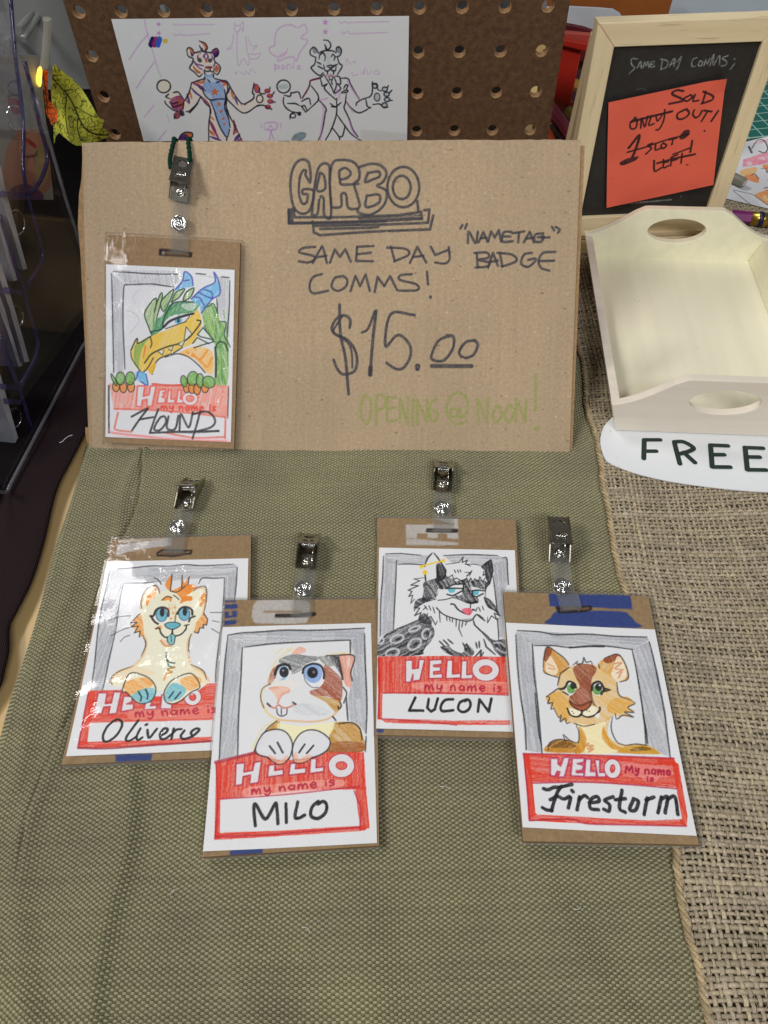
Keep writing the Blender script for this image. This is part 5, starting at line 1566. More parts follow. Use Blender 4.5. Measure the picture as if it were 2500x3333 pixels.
def build_clip(parent, o, xa, ya, pitch, turn=0.0):
    """spring clip: folded steel jaw, lever with two holes, coil spring, rivet"""
    za = np.cross(xa, ya)
    Mx = frame_matrix(o, xa, ya, za) @ Matrix.Rotation(pitch, 4, 'X') @ Matrix.Rotation(turn, 4, 'Z') @ Matrix.Scale(1.1, 4)
    bm = bmesh.new()
    bm_box(bm, (0, 0.0063, 0.0003), (0.0092, 0.0214, 0.0006))
    for s in (-1, 1):
        pts = [(-0.0044, 0.0), (-0.0044, 0.0014), (0.003, 0.0040), (0.007, 0.0058), (0.010, 0.0048), (0.017, 0.0012), (0.017, 0.0)]
        vs = []
        for xx in (s * 0.0046 - 0.00025, s * 0.0046 + 0.00025):
            vs.append([bm.verts.new((xx, a, b + 0.0006)) for a, b in pts])
        bm.faces.new(vs[0][::-1])
        bm.faces.new(vs[1])
        for i in range(len(pts)):
            j = (i + 1) % len(pts)
            bm.faces.new((vs[0][i], vs[0][j], vs[1][j], vs[1][i]))
    bmesh.ops.recalc_face_normals(bm, faces=bm.faces)
    me = bm_mesh('clip', bm)
    place(me, Mx)
    clip = link('clip', me, M['metal'], parent)
    ang = math.radians(34)
    lev = hole_plate('lever', 0.0094, 0.0172, 0.0008, [(0.0045, 0.0026), (0.0128, 0.0026)])
    bm = bmesh.new()
    bm.from_mesh(lev)
    for s in (-1, 1):
        pts = [(0.002, 0.0), (0.0172, 0.0), (0.0172, -0.0012), (0.0105, -0.0042), (0.0085, -0.0042)]
        vs = [[bm.verts.new((xx, a, b - 0.0003)) for a, b in pts] for xx in (s * 0.0043 - 0.0002, s * 0.0043 + 0.0002)]
        bm.faces.new(vs[0][::-1])
        bm.faces.new(vs[1])
        for i in range(len(pts)):
            j = (i + 1) % len(pts)
            bm.faces.new((vs[0][i], vs[0][j], vs[1][j], vs[1][i]))
    bm.to_mesh(lev)
    bm.free()
    place(lev, Mx @ Matrix.Translation((0, 0.0024, 0.0098)) @ Matrix.Rotation(-ang, 4, 'X'))
    link('lever', lev, M['metal'], clip)
    t = np.linspace(0, 2 * np.pi * 8, 130)
    hx = np.c_[-0.0028 + 0.0056 * t / t[-1], 0.0072 + 0.0013 * np.cos(t), 0.0040 + 0.0013 * np.sin(t)]
    sp = tube_mesh('spring', hx, 0.00028, 6)
    place(sp, Mx)
    link('spring', sp, M['chrome'], clip)
    wire = tube_mesh('spring_arm', [(0.0026, 0.006, 0.0046), (0.0025, 0.002, 0.0022), (0.0024, -0.002, 0.0010)], 0.00028, 6)
    place(wire, Mx)
    link('spring_arm', wire, M['chrome'], clip)
    rv = lathe_mesh('rivet', [(0.0, 0.0009), (0.0005, 0.0008), (0.0008, 0.0012), (0.0013, 0.0014), (0.0017, 0.0011), (0.0019, 0.0004), (0.0019, 0.0)], 20)
    place(rv, Mx @ Matrix.Translation((0, 0, 0.0006)))
    link('rivet', rv, M['chrome'], clip)
    return clip


PAPER = (220, 221, 224)
KRAFT = (140, 116, 86)


def badge(label, draw, draw_back, paper, back, P0, n, slot, snap, rivet, pitch, kraft=KRAFT, extra_sleeve=0.0008, twist=0.0, snap_h=0.0008, turn=0.0):
    n = np.asarray(n, float) / np.linalg.norm(n)
    pl = lambda q, d=0.0: on_plane(q[0], q[1], np.asarray(P0) + n * d, n)
    bq = [pl(q) for q in back]
    X = (bq[1] - bq[0]) + (bq[2] - bq[3])
    X -= n * (X @ n)
    X /= np.linalg.norm(X)
    Y = np.cross(n, X)
    org = np.mean(bq, axis=0) - n * 0.0032
    R = Matrix((X, Y, n)).transposed()
    root = thing('name_badge', label, 'badge', org, R, 'name badges on show')
    loc = lambda p: np.array([(p - org) @ X, (p - org) @ Y, (p - org) @ n])
    # cardboard backing
    A = Art(150, 215, back, kraft)
    A.c *= (0.93 + 0.14 * vnoise(150, 215, (50, 70), NSEED[0], 3))[..., None]
    A.src(0, 0, 1)
    if draw_back:
        draw_back(A)
    b3 = [loc(p) for p in bq]
    bend, tw = 0.0004 + 0.0006 * random.random(), random.uniform(-0.0003, 0.0003)
    def curl(G):
        v, u = np.mgrid[-1:1:G.shape[0] * 1j, -1:1:G.shape[1] * 1j]
        G[..., 2] += bend * np.where(v > 0, v ** 2, 0.3 * v ** 2) + tw * u * np.abs(v) + abs(tw)
        return G
    G = quad_points(b3, 150, 215)
    G[..., 2] -= 0.0003
    curl(G)
    link('backing_card', sheet_mesh('backing_card', A, G, 0.0027, (0, 0, 1), alb(132, 106, 74)[:3]), M['kraft'], root)
    # drawn paper
    A = Art(300, 410, paper, PAPER)
    A.c *= (0.985 + 0.03 * vnoise(300, 410, (4, 5), NSEED[0], 2))[..., None]
    A.wk = 1.55
    draw(A)
    G = quad_points([loc(pl(q)) for q in paper], 300, 410)
    G[..., 2] += 0.0004 * (vnoise(300, 410, (3, 4), NSEED[0] + 5) - 0.5)
    curl(G)
    link('paper_insert', sheet_mesh('paper_insert', A, G, 0.00015, (0, 0, 1), alb(*PAPER)[:3], bottom=False), M['paper'], root)
    # clear sleeve
    s3 = [p + np.array([sx, sy, 0]) * extra_sleeve for p, (sx, sy) in zip(b3, ((-1, 1), (1, 1), (1, -1), (-1, -1)))]
    G = quad_points(s3, 40, 54)
    G[..., 2] += 0.0006 + 0.0006 * (vnoise(40, 54, (5, 7), NSEED[0] + 9, 2) - 0.3)
    curl(G)
    me = sheet_mesh('clear_sleeve', None, G, 0.0034, (0, 0, 1), (1, 1, 1), bottom=False)
    nf = 39 * 53
    me.materials.append(M['film'])
    me.materials.append(M['film_edge'])
    mi = np.zeros(len(me.polygons), np.int32)
    mi[nf:] = 1
    me.polygons.foreach_set('material_index', mi)
    link('clear_sleeve', me, None, root)
    # strap, snap and clip
    sl, sn, rv = loc(pl(slot)), loc(pl(snap)), loc(pl(rivet, -0.0012))
    d1 = sn - sl
    d2 = rv - sn
    d1[2] = d2[2] = 0
    L1, L2 = np.hypot(*d1[:2]), np.hypot(*d2[:2])
    d1 /= L1
    d2 /= L2
    h = snap_h
    path = [sl - d1 * 0.0012 + [0, 0, -0.0025], sl - d1 * 0.0006 + [0, 0, 0.0004], sl + d1 * 0.0015 + [0, 0, 0.0016], sl + d1 * L1 * 0.5 + [0, 0, 0.0018], sn - d1 * .003 + [0, 0, h + .0002], sn + [0, 0, h], sn + d2 * 0.004 + [0, 0, h * .6], rv - d2 * 0.004 + [0, 0, 0], rv + d2 * 0.003 + [0, 0, 0.0001]]
    path = catmull(np.array(path), 5)
    T = np.gradient(path, axis=0)
    Xs = np.cross(T, [0, 0, 1.0])
    Xs[:, 2] = 0
    Xs /= np.linalg.norm(Xs, axis=1)[:, None]
    link('strap', ribbon_strip('strap', path, 0.0049, 0.00035, Xs), [M['vinyl'], M['vinyl_edge']], root)
    p2 = path + np.array([0, 0, -0.0008]) + Xs * 0.0010
    link('strap', ribbon_strip('strap', p2, 0.0047, 0.0003, Xs), [M['vinyl'], M['vinyl_edge']], root)
    me = lathe_mesh('snap', [(0, .0007), (.0010, .0007), (.0014, .0016), (.0018, .0020), (.0022, .0018), (.0025, .0007), (.0032, .0006), (.0036, .0014), (.0040, .0014), (.0043, .0007), (.0043, 0)], 36)
    place(me, Matrix.Translation(sn + np.array([0.0, 0, h + 0.00035])))
    link('snap', me, M['chrome'], root)
    xa = np.cross(d2, [0, 0, 1.0])
    a = math.radians(twist)
    xa = xa * math.cos(a) + np.array([0, 0, 1.0]) * math.sin(a)
    build_clip(root, rv + np.array([0, 0, 0.0006]), xa, d2, pitch, turn)
    return root


def cp(x0, y0, k, s):
    return [(x0 + a / k, y0 + b / k) for a, b in pairs(s)]


DARK = (34, 30, 30)
GB = (178, 174, 172)
NB = (44, 62, 122)


def back_otter(A):
    A.src(150, 1500, 2.1067)
    A.f('498 545 655 545 655 552 500 560', GB, .9, .06, sm=False)
    A.f('490 575 862 528 862 578 640 600 484 640', GB, .95, .06, sm=False)
    A.f('500 545 870 520 865 530 655 550', (196, 190, 186), .6, .2, sm=False)
    A.l('765 625 800 605 880 605 1000 608 995 625 880 642 770 640 765 625', 12, DARK, 1, .1, sm=False)
    A.f('800 615 960 612 930 635 790 635', (96, 76, 56))
    A.f('480 2012 735 2005 725 2060 482 2072', NB, .9, .06, sm=False)


def back_pig(A):
    A.src(620, 1700, 1.9235)
    A.f('390 570 410 505 470 488 690 488 745 505 752 560 740 620 700 640 440 642 395 620', GB, .95, .06)
    A.l('465 565 700 563', 13, KRAFT, 1, .1)
    for p in ('215 495 290 492 290 500 215 505', '215 520 296 515 296 545 215 550', '215 565 240 565 240 590 262 590 262 560 294 560 294 600 215 610', '210 625 292 618 285 648 212 655'):
        A.f(p, NB, .95, .06, sm=False)
    A.l('545 590 660 590 780 580', 26, DARK, 1, .1, sm=False)
    A.l('570 592 760 586', 6, (100, 76, 52), .8)
    A.f('255 2055 460 2045 455 2085 250 2095', NB, .9, .06, sm=False)


def back_wolf(A):
    A.src(1180, 1480, 2.3536)
    A.f('330 540 730 540 730 485 520 482 640 520 735 545 732 660 650 655 648 615 575 615 575 655 498 650 495 612 418 612 415 655 332 652', GB, .95, .06, sm=False)
    A.f('332 660 420 660 735 690 735 712 332 710', GB, .9, .06, sm=False)
    A.l('495 578 600 580 725 585 720 600 600 600 490 595', 17, DARK, 1, .1, sm=False)
    A.l('525 592 660 592', 10, (110, 92, 72), .9)
    A.f('108 2110 165 2112 160 2135 108 2132', NB, .9, .06, sm=False)


def back_kangaroo(A):
    A.src(1600, 1650, 1.957)
    A.f('366 548 885 562 900 652 640 640 420 635 372 632', NB, .97, .06, sm=False)
    A.f('380 750 380 705 410 668 470 660 820 665 880 690 915 730 925 770', NB, .97, .06)
    A.f('405 635 640 628 645 655 600 670 430 680', DARK, 1, .1, sm=False)
    for p in ('470 650 520 645 560 655', '580 650 620 645'):
        A.l(p, 14, (130, 96, 62), .9)


def back_dragon(A):
    A.src(300, 430, 2.106)
    A.c[:] = A.c
    A.f('460 800 520 800 690 825 685 860 560 850 460 845', DARK, 1, .1, sm=False)
    A.f('520 815 660 832 650 850 520 840', (120, 92, 62), 1, .2)
    A.f('480 820 500 818 500 840 482 838', (150, 140, 126))
    A.f('175 740 182 740 182 905 175 905', (130, 104, 74), .7, .1, sm=False)


SG_O = np.array([-0.03089643, 0.31506473, 0.0])
SG_U = np.array([math.cos(-0.0347736), math.sin(-0.0347736), 0])
_n0 = np.array([-math.sin(-0.0347736), math.cos(-0.0347736), 0])
SG_V = np.array([0, 0, 1]) * math.cos(0.8007728) + _n0 * math.sin(0.8007728)
SG_N = np.cross(SG_U, SG_V)

zt = lambda z, gx=0.0, xc=0.0: ((xc, 0, z), (-gx, 0, 1))
badge('badge with orange and cream otter drawing, leftmost, partly under the guinea pig badge', draw_otter, back_otter,
      [(350.3, 1829.9), (808.8, 1818), (795, 2440), (217.9, 2464.5)], [(363.6, 1756), (817, 1741), (808, 2462), (202, 2491)], *zt(0.0046), cp(150, 1500, 2.1067, '875 628')[0], cp(150, 1500, 2.1067, '905 465')[0], cp(150, 1500, 2.1067, '967 297')[0], -0.12, twist=4)
badge('badge with tricolour guinea pig drawing, front left, overlapping the otter badge', draw_guinea_pig, back_pig,
      [(725.5, 2044), (1207.5, 2028.6), (1227.2, 2746), (662.6, 2774.6)], [(731.8, 1954.7), (1224, 1949.5), (1234, 2753), (660.6, 2792)], *zt(0.0068, -0.055, -0.041), cp(620, 1700, 1.9235, '690 588')[0], cp(620, 1700, 1.9235, '705 422')[0], cp(620, 1700, 1.9235, '728 252')[0], -0.14, snap_h=-.0002)
badge('badge with black and white wolf drawing, farthest back of the four on the cloth', draw_wolf, back_wolf,
      [(1234, 1783), (1676, 1792), (1704, 2384), (1224.6, 2374)], [(1227.6, 1686), (1678, 1690), (1716, 2404), (1222, 2394)], *zt(0.0046), cp(1180, 1480, 2.3536, '605 585')[0], cp(1180, 1480, 2.3536, '605 420')[0], cp(1180, 1480, 2.3536, '612 238')[0], -0.1, twist=-3)
badge('badge with tan and brown kangaroo drawing, front right, lapping onto the burlap', draw_kangaroo, back_kangaroo,
      [(1647, 2026.6), (2131.4, 2049.6), (2266.8, 2721.5), (1701.2, 2693.4)], [(1638, 1926), (2111, 1940), (2275, 2750), (1702, 2738)], *zt(0.0087, -0.012, 0.09), cp(1600, 1650, 1.957, '500 650')[0], cp(1600, 1650, 1.957, '452 500')[0], cp(1600, 1650, 1.957, '425 300')[0], 0.42, snap_h=-.0012)
badge('badge with green and yellow dragon drawing hanging from the cardboard sign', draw_dragon, back_dragon,
      [(346, 860.7), (764.4, 878.7), (752, 1439), (345, 1422)], [(350, 763), (782, 789), (762, 1461), (343, 1440)], SG_O + SG_N * 0.0045, SG_N, cp(300, 430, 2.106, '595 830')[0], cp(300, 430, 2.106, '600 630')[0], cp(300, 430, 2.106, '605 415')[0], 0.0, kraft=(146, 120, 90), extra_sleeve=0.0012, turn=-0.12, twist=-9)

# ------------------------------------------------------------------ leaning cardboard sign
SGX = Matrix((SG_U, SG_V, SG_N)).transposed()
sign = thing('cardboard_sign', 'large brown cardboard price sign leaning behind the badges, lettered in black marker', 'sign', SG_O, SGX)
A = Art(820, 506, [(267, 464), (1891, 455), (1854, 1472), (291, 1462)], (167, 146, 119))
vn = vnoise(820, 506, (8, 5), 71, 2)
A.c *= (0.97 + 0.06 * vn + 0.035 * (vnoise(820, 506, (260, 3), 72) - .5) + 0.05 * (vnoise(820, 506, (400, 250), 73) - .5))[..., None]
draw_sign(A)
sg = lambda q: np.array([(q - SG_O) @ SG_U, (q - SG_O) @ SG_V, (q - SG_O) @ SG_N])
pl = lambda x, y: sg(on_plane(x, y, SG_O, SG_N))
q3 = [pl(267, 464), pl(1891, 455), pl(1854, 1472), pl(291, 1462)]
G = quad_points(q3, 820, 506)
rim = 0.00045 * vnoise(820, 2, (70, 1), 75)[0]
G[0, :, 1] += rim - 0.0002
G[-1, :, 1] -= rim[::-1] - 0.0002
G[..., 2] += 0.0012 * np.sin(np.linspace(0, np.pi, 820))[None, :] * np.linspace(0, 1, 506)[::-1][:, None] * 0.6
link('front_panel', sheet_mesh('front_panel', A, G, 0.003, (0, 0, 1), alb(146, 118, 84)[:3]), M['kraft'], sign)
# second folded layer peeping out at the sides, and the prop behind
for pts in ([(0.1372, 0.002), (0.1386, 0.001), (0.1405, 0.168), (0.1372, 0.168)], [(-0.137, 0.0), (-0.1386, 0.001), (-0.1392, 0.06), (-0.1402, 0.11), (-0.1412, 0.125), (-0.1400, 0.142), (-0.1384, 0.150), (-0.137, 0.168)]):
    bm = bmesh.new()
    f0 = [bm.verts.new((a, b, -0.0007)) for a, b in pts]
    f1 = [bm.verts.new((a, b, -0.0062)) for a, b in pts]
    bm.faces.new(f0)
    bm.faces.new(f1[::-1])
    for i in range(len(pts)):
        j = (i + 1) % len(pts)
        bm.faces.new((f0[i], f1[i], f1[j], f0[j]))
    bmesh.ops.recalc_face_normals(bm, faces=bm.faces)
    link('folded_edge', bm_mesh('folded_edge', bm), M['kraft_edge'], sign)
bk = box('back_panel', (0, 0.0835, -0.0052), (0.2735, 0.165, 0.0026), M['kraft_edge'], sign, bevel=0.0003)
a0 = SG_O + SG_V * 0.166 - SG_N * 0.007
foot = np.array([a0[0], a0[1] + 0.060, 0.0006])
zz = a0 - foot
zz /= np.linalg.norm(zz)
Mp = Matrix((SG_U, zz, np.cross(SG_U, zz))).transposed()
Mw = Matrix.Translation(foot) @ Mp.to_4x4()
prop = bmesh.new()
Ls = float(np.linalg.norm(a0 - foot))
bm_box(prop, (0.02, Ls / 2, 0), (0.18, Ls, 0.003))
me = bm_mesh('prop_flap', prop)
me.transform((Matrix.Translation(SG_O) @ SGX.to_4x4()).inverted() @ Mw)
link('prop_flap', me, M['kraft_edge'], sign)
# little torn tab at the lower left corner
bm = bmesh.new()
bm_box(bm, (0, 0, 0), (0.004, 0.011, 0.002), Matrix.Translation((-0.1395, 0.007, -0.004)) @ Matrix.Rotation(0.25, 4, 'Y'), 0.0005)
link('torn_tab', bm_mesh('torn_tab', bm), M['kraft_edge'], sign)

# dark green cord that hangs the dragon badge over the sign's top edge
sgp = lambda x, y, d: on_plane(x, y, SG_O + SG_N * d, SG_N)
tl, tr = sgp(565, 462, 0.0018), sgp(613, 462, 0.0018)
path = [sgp(556, 548, 0.005), sgp(553, 525, 0.004), sgp(556, 500, 0.003), tl, tl + SG_V * 0.0022 - SG_N * 0.002, tl + SG_V * 0.001 - SG_N * 0.0105, tl - SG_V * 0.01 - SG_N * 0.0125, tr - SG_V * 0.01 - SG_N * 0.0125, tr + SG_V * 0.001 - SG_N * 0.0105, tr + SG_V * 0.0022 - SG_N * 0.002, tr, sgp(617, 500, 0.003), sgp(618, 522, 0.004), sgp(614, 545, 0.005)]
path = catmull(np.array(path), 14)
rr = 0.00118 * (1 + 0.16 * np.sin(np.arange(len(path)) * 1.25))
tag(link('hanging_cord', tube_mesh('cord', path, rr, 10), M['cord']), 'dark green cord looped over the top of the cardboard sign', 'cord')

# ------------------------------------------------------------------ pegboard and the sheet on it
PG_O = np.array([-0.17668, 0.53584, 0.149766])
_y, _t = -0.014626, -0.0564477
_n0 = np.array([-math.sin(_y), math.cos(_y), 0])
PG_U = np.array([math.cos(_y), math.sin(_y), 0])
PG_V = np.array([0, 0, 1]) * math.cos(_t) + _n0 * math.sin(_t)
PG_N = np.cross(PG_U, PG_V)
S_ = 0.0254
pb = bpy.data.materials.new('pegboard_hardboard')
pb.use_nodes = True
nt = pb.node_tree
p = nt.nodes['Principled BSDF']
c1, f1 = noise_col(nt, 260, alb(76, 54, 38), alb(102, 76, 54), 6)
tc = nd(nt, 'ShaderNodeTexCoord')
nz = nd(nt, 'ShaderNodeTexNoise')
nz.inputs['Scale'].default_value = 700
nz.inputs['Detail'].default_value = 2
nz.inputs['Distortion'].default_value = 2.5
nt.links.new(tc.outputs['Object'], nz.inputs['Vector'])
r = nd(nt, 'ShaderNodeMapRange')
r.inputs[1].default_value, r.inputs[2].default_value, r.inputs[4].default_value = 0.58, 0.66, 0.65
nt.links.new(nz.outputs[0], r.inputs[0])
mx = nd(nt, 'ShaderNodeMix', data_type='RGBA')
mx.inputs[7].default_value = alb(48, 33, 24)
nt.links.new(r.outputs[0], mx.inputs[0])
nt.links.new(c1, mx.inputs[6])
nt.links.new(mx.outputs[2], p.inputs['Base Color'])
p.inputs['Roughness'].default_value = 0.7
p.inputs['Specular IOR Level'].default_value = 0.25
bump(nt, p, f1, 0.3, 0.0004)
holewall = simple('pegboard_cut_edge', alb(150, 118, 86), 0.9, spec=0.1, var=0.2, scale=900, bmp=0.5)
seg = 20
th = np.radians(np.arange(seg) * 360 / seg + 45)
bm = bmesh.new()
HR, TH = 0.00325, 0.005
def sq(t):
    c, s = math.cos(t), math.sin(t)
    k = 0.5 / max(abs(c), abs(s))
    return c * k, s * k
for i in range(0, 12):
    for j in range(-2, 6):
        cx, cy = i * S_, -j * S_
        x0, x1 = -0.5 * S_, 0.5 * S_
        if i == 0:
            x0 = -0.29 * S_
        y0 = -0.5 * S_ if j < 5 else -(0.1495 / 0.0254 - 5) * S_
        ro, ri, rb, bo = [], [], [], []
        for t in th:
            a, b = sq(t)
            X_ = np.interp(a, [-.5, .5], [-.5 * S_, .5 * S_]); X_ = max(X_, x0)
            Y_ = b * S_
            if Y_ < 0:
                Y_ = Y_ * (y0 / (-0.5 * S_))
            k = 1 + 0.10 * random.random()
            ro.append(bm.verts.new((cx + X_, cy + Y_, 0)))
            ri.append(bm.verts.new((cx + HR * 1.12 * k * math.cos(t), cy + HR * 1.12 * k * math.sin(t), 0)))
            rb.append(bm.verts.new((cx + HR * math.cos(t), cy + HR * math.sin(t), -0.0008)))
            bo.append(bm.verts.new((cx + HR * math.cos(t), cy + HR * math.sin(t), -TH)))
        for a in range(seg):
            b = (a + 1) % seg
            bm.faces.new((ro[a], ro[b], ri[b], ri[a]))
            f = bm.faces.new((ri[a], ri[b], rb[b], rb[a])); f.material_index = 1
            f = bm.faces.new((rb[a], rb[b], bo[b], bo[a])); f.material_index = 1
bmesh.ops.remove_doubles(bm, verts=bm.verts, dist=1e-6)
xr, xl, yt, yb = 11.5 * S_, -0.29 * S_, 2.5 * S_, -0.1495
for pts in ([(xr, yt), (xr, yb)], [(xl, yb), (xl, yt)]):
    (a, b), (c, d) = pts
    vs = [bm.verts.new(v) for v in ((a, b, 0.0), (a, b, -TH), (c, d, -TH), (c, d, 0.0))]
    f = bm.faces.new(vs); f.material_index = 1
bm.normal_update()
me = bm_mesh('pegboard', bm)
pg = thing('pegboard', 'brown perforated hardboard standing behind the sign', 'pegboard', PG_O, Matrix((PG_U, PG_V, PG_N)).transposed())
link('board', me, [pb, holewall], pg)

rq = [(362, 62), (1331.6, 51.8), (1325, 457), (467.7, 460)]
A = Art(600, 250, rq, (216, 219, 222))
A.c *= (0.985 + 0.03 * vnoise(600, 250, (5, 3), 81, 2))[..., None]
A.wk = 2.1
draw_reference(A)
G = quad_points([on_plane(x, y, PG_O + PG_N * 0.0015, PG_N) for x, y in rq], 600, 250)
tail = G[-1:] - (G[-1:] - G[-2:-1]) * 0
low = np.stack([G[-1] + (G[-1] - G[0]) * k for k in (0.15, 0.3)], 0)
ref = sheet_mesh('reference_sheet', A, G)
tag(link('reference_sheet', ref, M['print']), 'white character sketch sheet taped to the brown pegboard', 'drawing')
q = [on_plane(x, y, PG_O + PG_N * 0.0022, PG_N) for x, y in ((1174, 421), (1407, 439), (1404, 470), (1170, 470))]
me = sheet_mesh('tape', None, quad_points(q, 8, 4), side=(1, 1, 1))
tag(link('clear_tape', me, M['tape']), 'clear tape strip holding the lower right of the sketch sheet', 'tape')

# ------------------------------------------------------------------ chalkboard easel
EY = 0.0429
E_P = np.array([0.182, 0.5035, 0.0])
E_U = np.array([math.cos(EY), math.sin(EY), 0])
E_N = np.array([math.sin(EY), -math.cos(EY), 0])
E_R = Matrix((E_U, (0, 0, 1), E_N)).transposed()
easel = thing('chalkboard_easel', 'small tabletop chalkboard in a pale pine frame, standing behind the tray', 'chalkboard', E_P, E_R)
il, ir, ib, it_, ol, orr, ob, ot = -0.0437, 0.0437, 0.0298, 0.1388, -0.0556, 0.0546, 0.0130, 0.1520
for nm, pts, mt in (('side_rail', [(ol, ob), (il, ib), (il, it_), (ol, ot)], 'pine'), ('side_rail', [(orr, ob), (orr, ot), (ir, it_), (ir, ib)], 'pine'), ('top_rail', [(ol, ot), (il, it_), (ir, it_), (orr, ot)], 'pine_h'), ('bottom_rail', [(ol, ob), (orr, ob), (ir, ib), (il, ib)], 'pine_h')):
    pts = np.array(pts)
    pts = pts.mean(0) + (pts - pts.mean(0)) * 0.9985
    me = prism(nm, pts, [], 0.0095, 0.0006)
    place(me, Matrix.Translation((0, 0, -0.0035)))
    link(nm, me, M[mt], easel)
box('ledge', (0.004, 0.0065, -0.001), (0.128, 0.0125, 0.008), M['pine_h'], easel, bevel=0.0008)
box('bottom_rail_trim', (0.004, 0.0152, 0.0002), (0.124, 0.0035, 0.0046), M['pine_h'], easel, bevel=0.0006)
for s in (-1, 1):
    bm = bmesh.new()
    bm_box(bm, (s * 0.050, 0.07, -0.030), (0.009, 0.142, 0.007), Matrix.Rotation(0.0, 4, 'X'), 0.0006)
    me = bm_mesh('back_leg', bm)
    me.transform(Matrix.Translation((0, 0.14, -0.012)) @ Matrix.Rotation(0.2, 4, 'X') @ Matrix.Translation((0, -0.14, 0.030)))
    link('back_leg', me, M['pine'], easel)
sq_ = cp(1850, 100, 2.552, '372 128 1608 86 1140 1497 102 1548')
A = Art(230, 280, sq_, (40, 38, 37))
A.c *= (0.9 + 0.25 * vnoise(230, 280, (6, 7), 91, 3))[..., None]
A.wk = 1.3
draw_slate(A)
el = lambda x, y, d: (lambda q: np.array([(q - E_P) @ E_U, q[2], (q - E_P) @ E_N]))(on_plane(x, y, E_P + E_N * d, E_N))
G = quad_points([el(x, y, 0.0) for x, y in sq_], 230, 280)
G[..., 2] = -0.0012
link('slate', sheet_mesh('slate', A, G, 0.003, (0, 0, 1), (0.02, 0.02, 0.02)), M['slate'], easel)
nq = cp(1850, 100, 2.552, '332 592 1308 385 1200 1272 312 1458')
A = Art(240, 250, nq, (216, 97, 77))
A.c *= (0.975 + 0.05 * vnoise(240, 250, (5, 5), 93, 2))[..., None]
A.src(1850, 100, 2.552)
A.l('325 1215 360 1218 400 1212', 6, (190, 74, 56), .4)
A.wk = 1.25
draw_note(A)
ew_ = lambda x, y, d: on_plane(x, y, E_P + E_N * d, E_N)
G = quad_points([ew_(x, y, 0.0003) for x, y in nq], 240, 250)
uu, vv = np.meshgrid(np.linspace(0, 1, 240), np.linspace(0, 1, 250))
G += E_N * (0.0035 * np.clip(vv - 0.35, 0, 1) ** 2 * (1 - 0.5 * uu))[..., None] + E_N * (0.0018 * np.clip(uu - 0.85, 0, 1) / 0.15 * np.clip(0.12 - vv, 0, 1) / 0.12)[..., None] + E_N * 0.0006
o = link('sticky_note', sheet_mesh('sticky_note', A, G), M['note'])
tag(o, 'red orange sticky note stuck on the chalkboard', 'sticky note')

# ------------------------------------------------------------------ wooden tray and the card under it
TY = -0.0788
T_P = np.array([0.1330, 0.3222, 0.0050])
tray = thing('wooden_tray', 'cream plywood tray with oval handle holes, empty, on the burlap', 'tray', T_P, Matrix.Rotation(TY, 3, 'Z'))
TW, TL_ = 0.1145, 0.173
tray.scale = (0.985, 0.985, 0.985)
half = catmull(np.array([[-0.0060, 0.0203], [-0.0020, 0.0208], [0.0060, 0.0240], [0.0140, 0.0288], [0.0250, 0.0370]]), 6)
prof = np.vstack([[[0.0, 0.0]], half, [[0.0310, 0.0402], [0.0335, 0.0405]]])
mir = prof[::-1].copy()
mir[:, 0] = TW - mir[:, 0]
prof = np.vstack([prof, mir])
t = np.linspace(0, 2 * np.pi, 40, endpoint=False)
hole = np.c_[TW / 2 - 0.002 + 0.0195 * np.cos(t), 0.0248 + 0.0090 * np.sin(t)]
for v in (0.0025, TL_ - 0.0025):
    me = prism('end_wall', prof[::-1], [hole], 0.005, 0.0005)
    place(me, Matrix.Translation((0, v, 0)) @ Matrix.Rotation(math.pi / 2, 4, 'X'))
    link('end_wall', me, [M['cream'] if v > 0.1 else M['ply_face']], tray)
for s in (0, 1):
    sec = np.array([[0.0, 0.0], [0.0048, 0.0], [-0.0008, 0.0196], [-0.0056, 0.0196]])
    if s:
        sec = np.c_[TW - sec[:, 0], sec[:, 1]][::-1]
    me = prism('side_wall', sec, [], TL_ - 0.0106, 0.0003)
    place(me, Matrix.Translation((0, TL_ / 2, 0)) @ Matrix.Rotation(math.pi / 2, 4, 'X'))
    link('side_wall', me, M['cream' if s else 'ply_face'], tray)
box('floor_panel', (TW / 2, TL_ / 2, 0.0018), (TW - 0.0085, TL_ - 0.0102, 0.003), M['cream'], tray, bevel=0.0)

pin = simple('dark_pin_mark', alb(120, 96, 64), 0.7)
for px_, py_ in ((2080, 980), (2066, 976), (2270, 1133), (2072, 880), (2372, 1048)):
    q_ = on_z(px_, py_, 0.0084)
    me = lathe_mesh('pin_mark', [(0.00028, 0.00003), (0.0, 0.00005)], 8)
    ca, sa = math.cos(-TY), math.sin(-TY)
    dx, dy = (q_[0] - T_P[0]) / .985, (q_[1] - T_P[1]) / .985
    link('pin_mark', me, pin, tray, (dx * ca - dy * sa, dx * sa + dy * ca, 0.0034))
outl = np.array([on_z(a, b, 0.0046)[:2] for a, b in pairs('2060 1330 2010 1345 1978 1372 1962 1396 1955 1425 1957 1455 1971 1493 1992 1509 2018 1521 2055 1534 2098 1547 2197 1568 2346 1588 2500 1600 2640 1598 2700 1560 2680 1400 2560 1330')])
card = thing('free_sign', 'white rounded card lettered in dark green, tucked under the wooden tray', 'sign', (0.19, 0.3, 0.0040))
oc = np.array([0.19, 0.3])
link('card', prism('card', (catmull(outl - oc, 4, True))[::-1], [], 0.0007, 0.0001), M['white_card'], card)
bm = bmesh.new()
zi = 0.00045
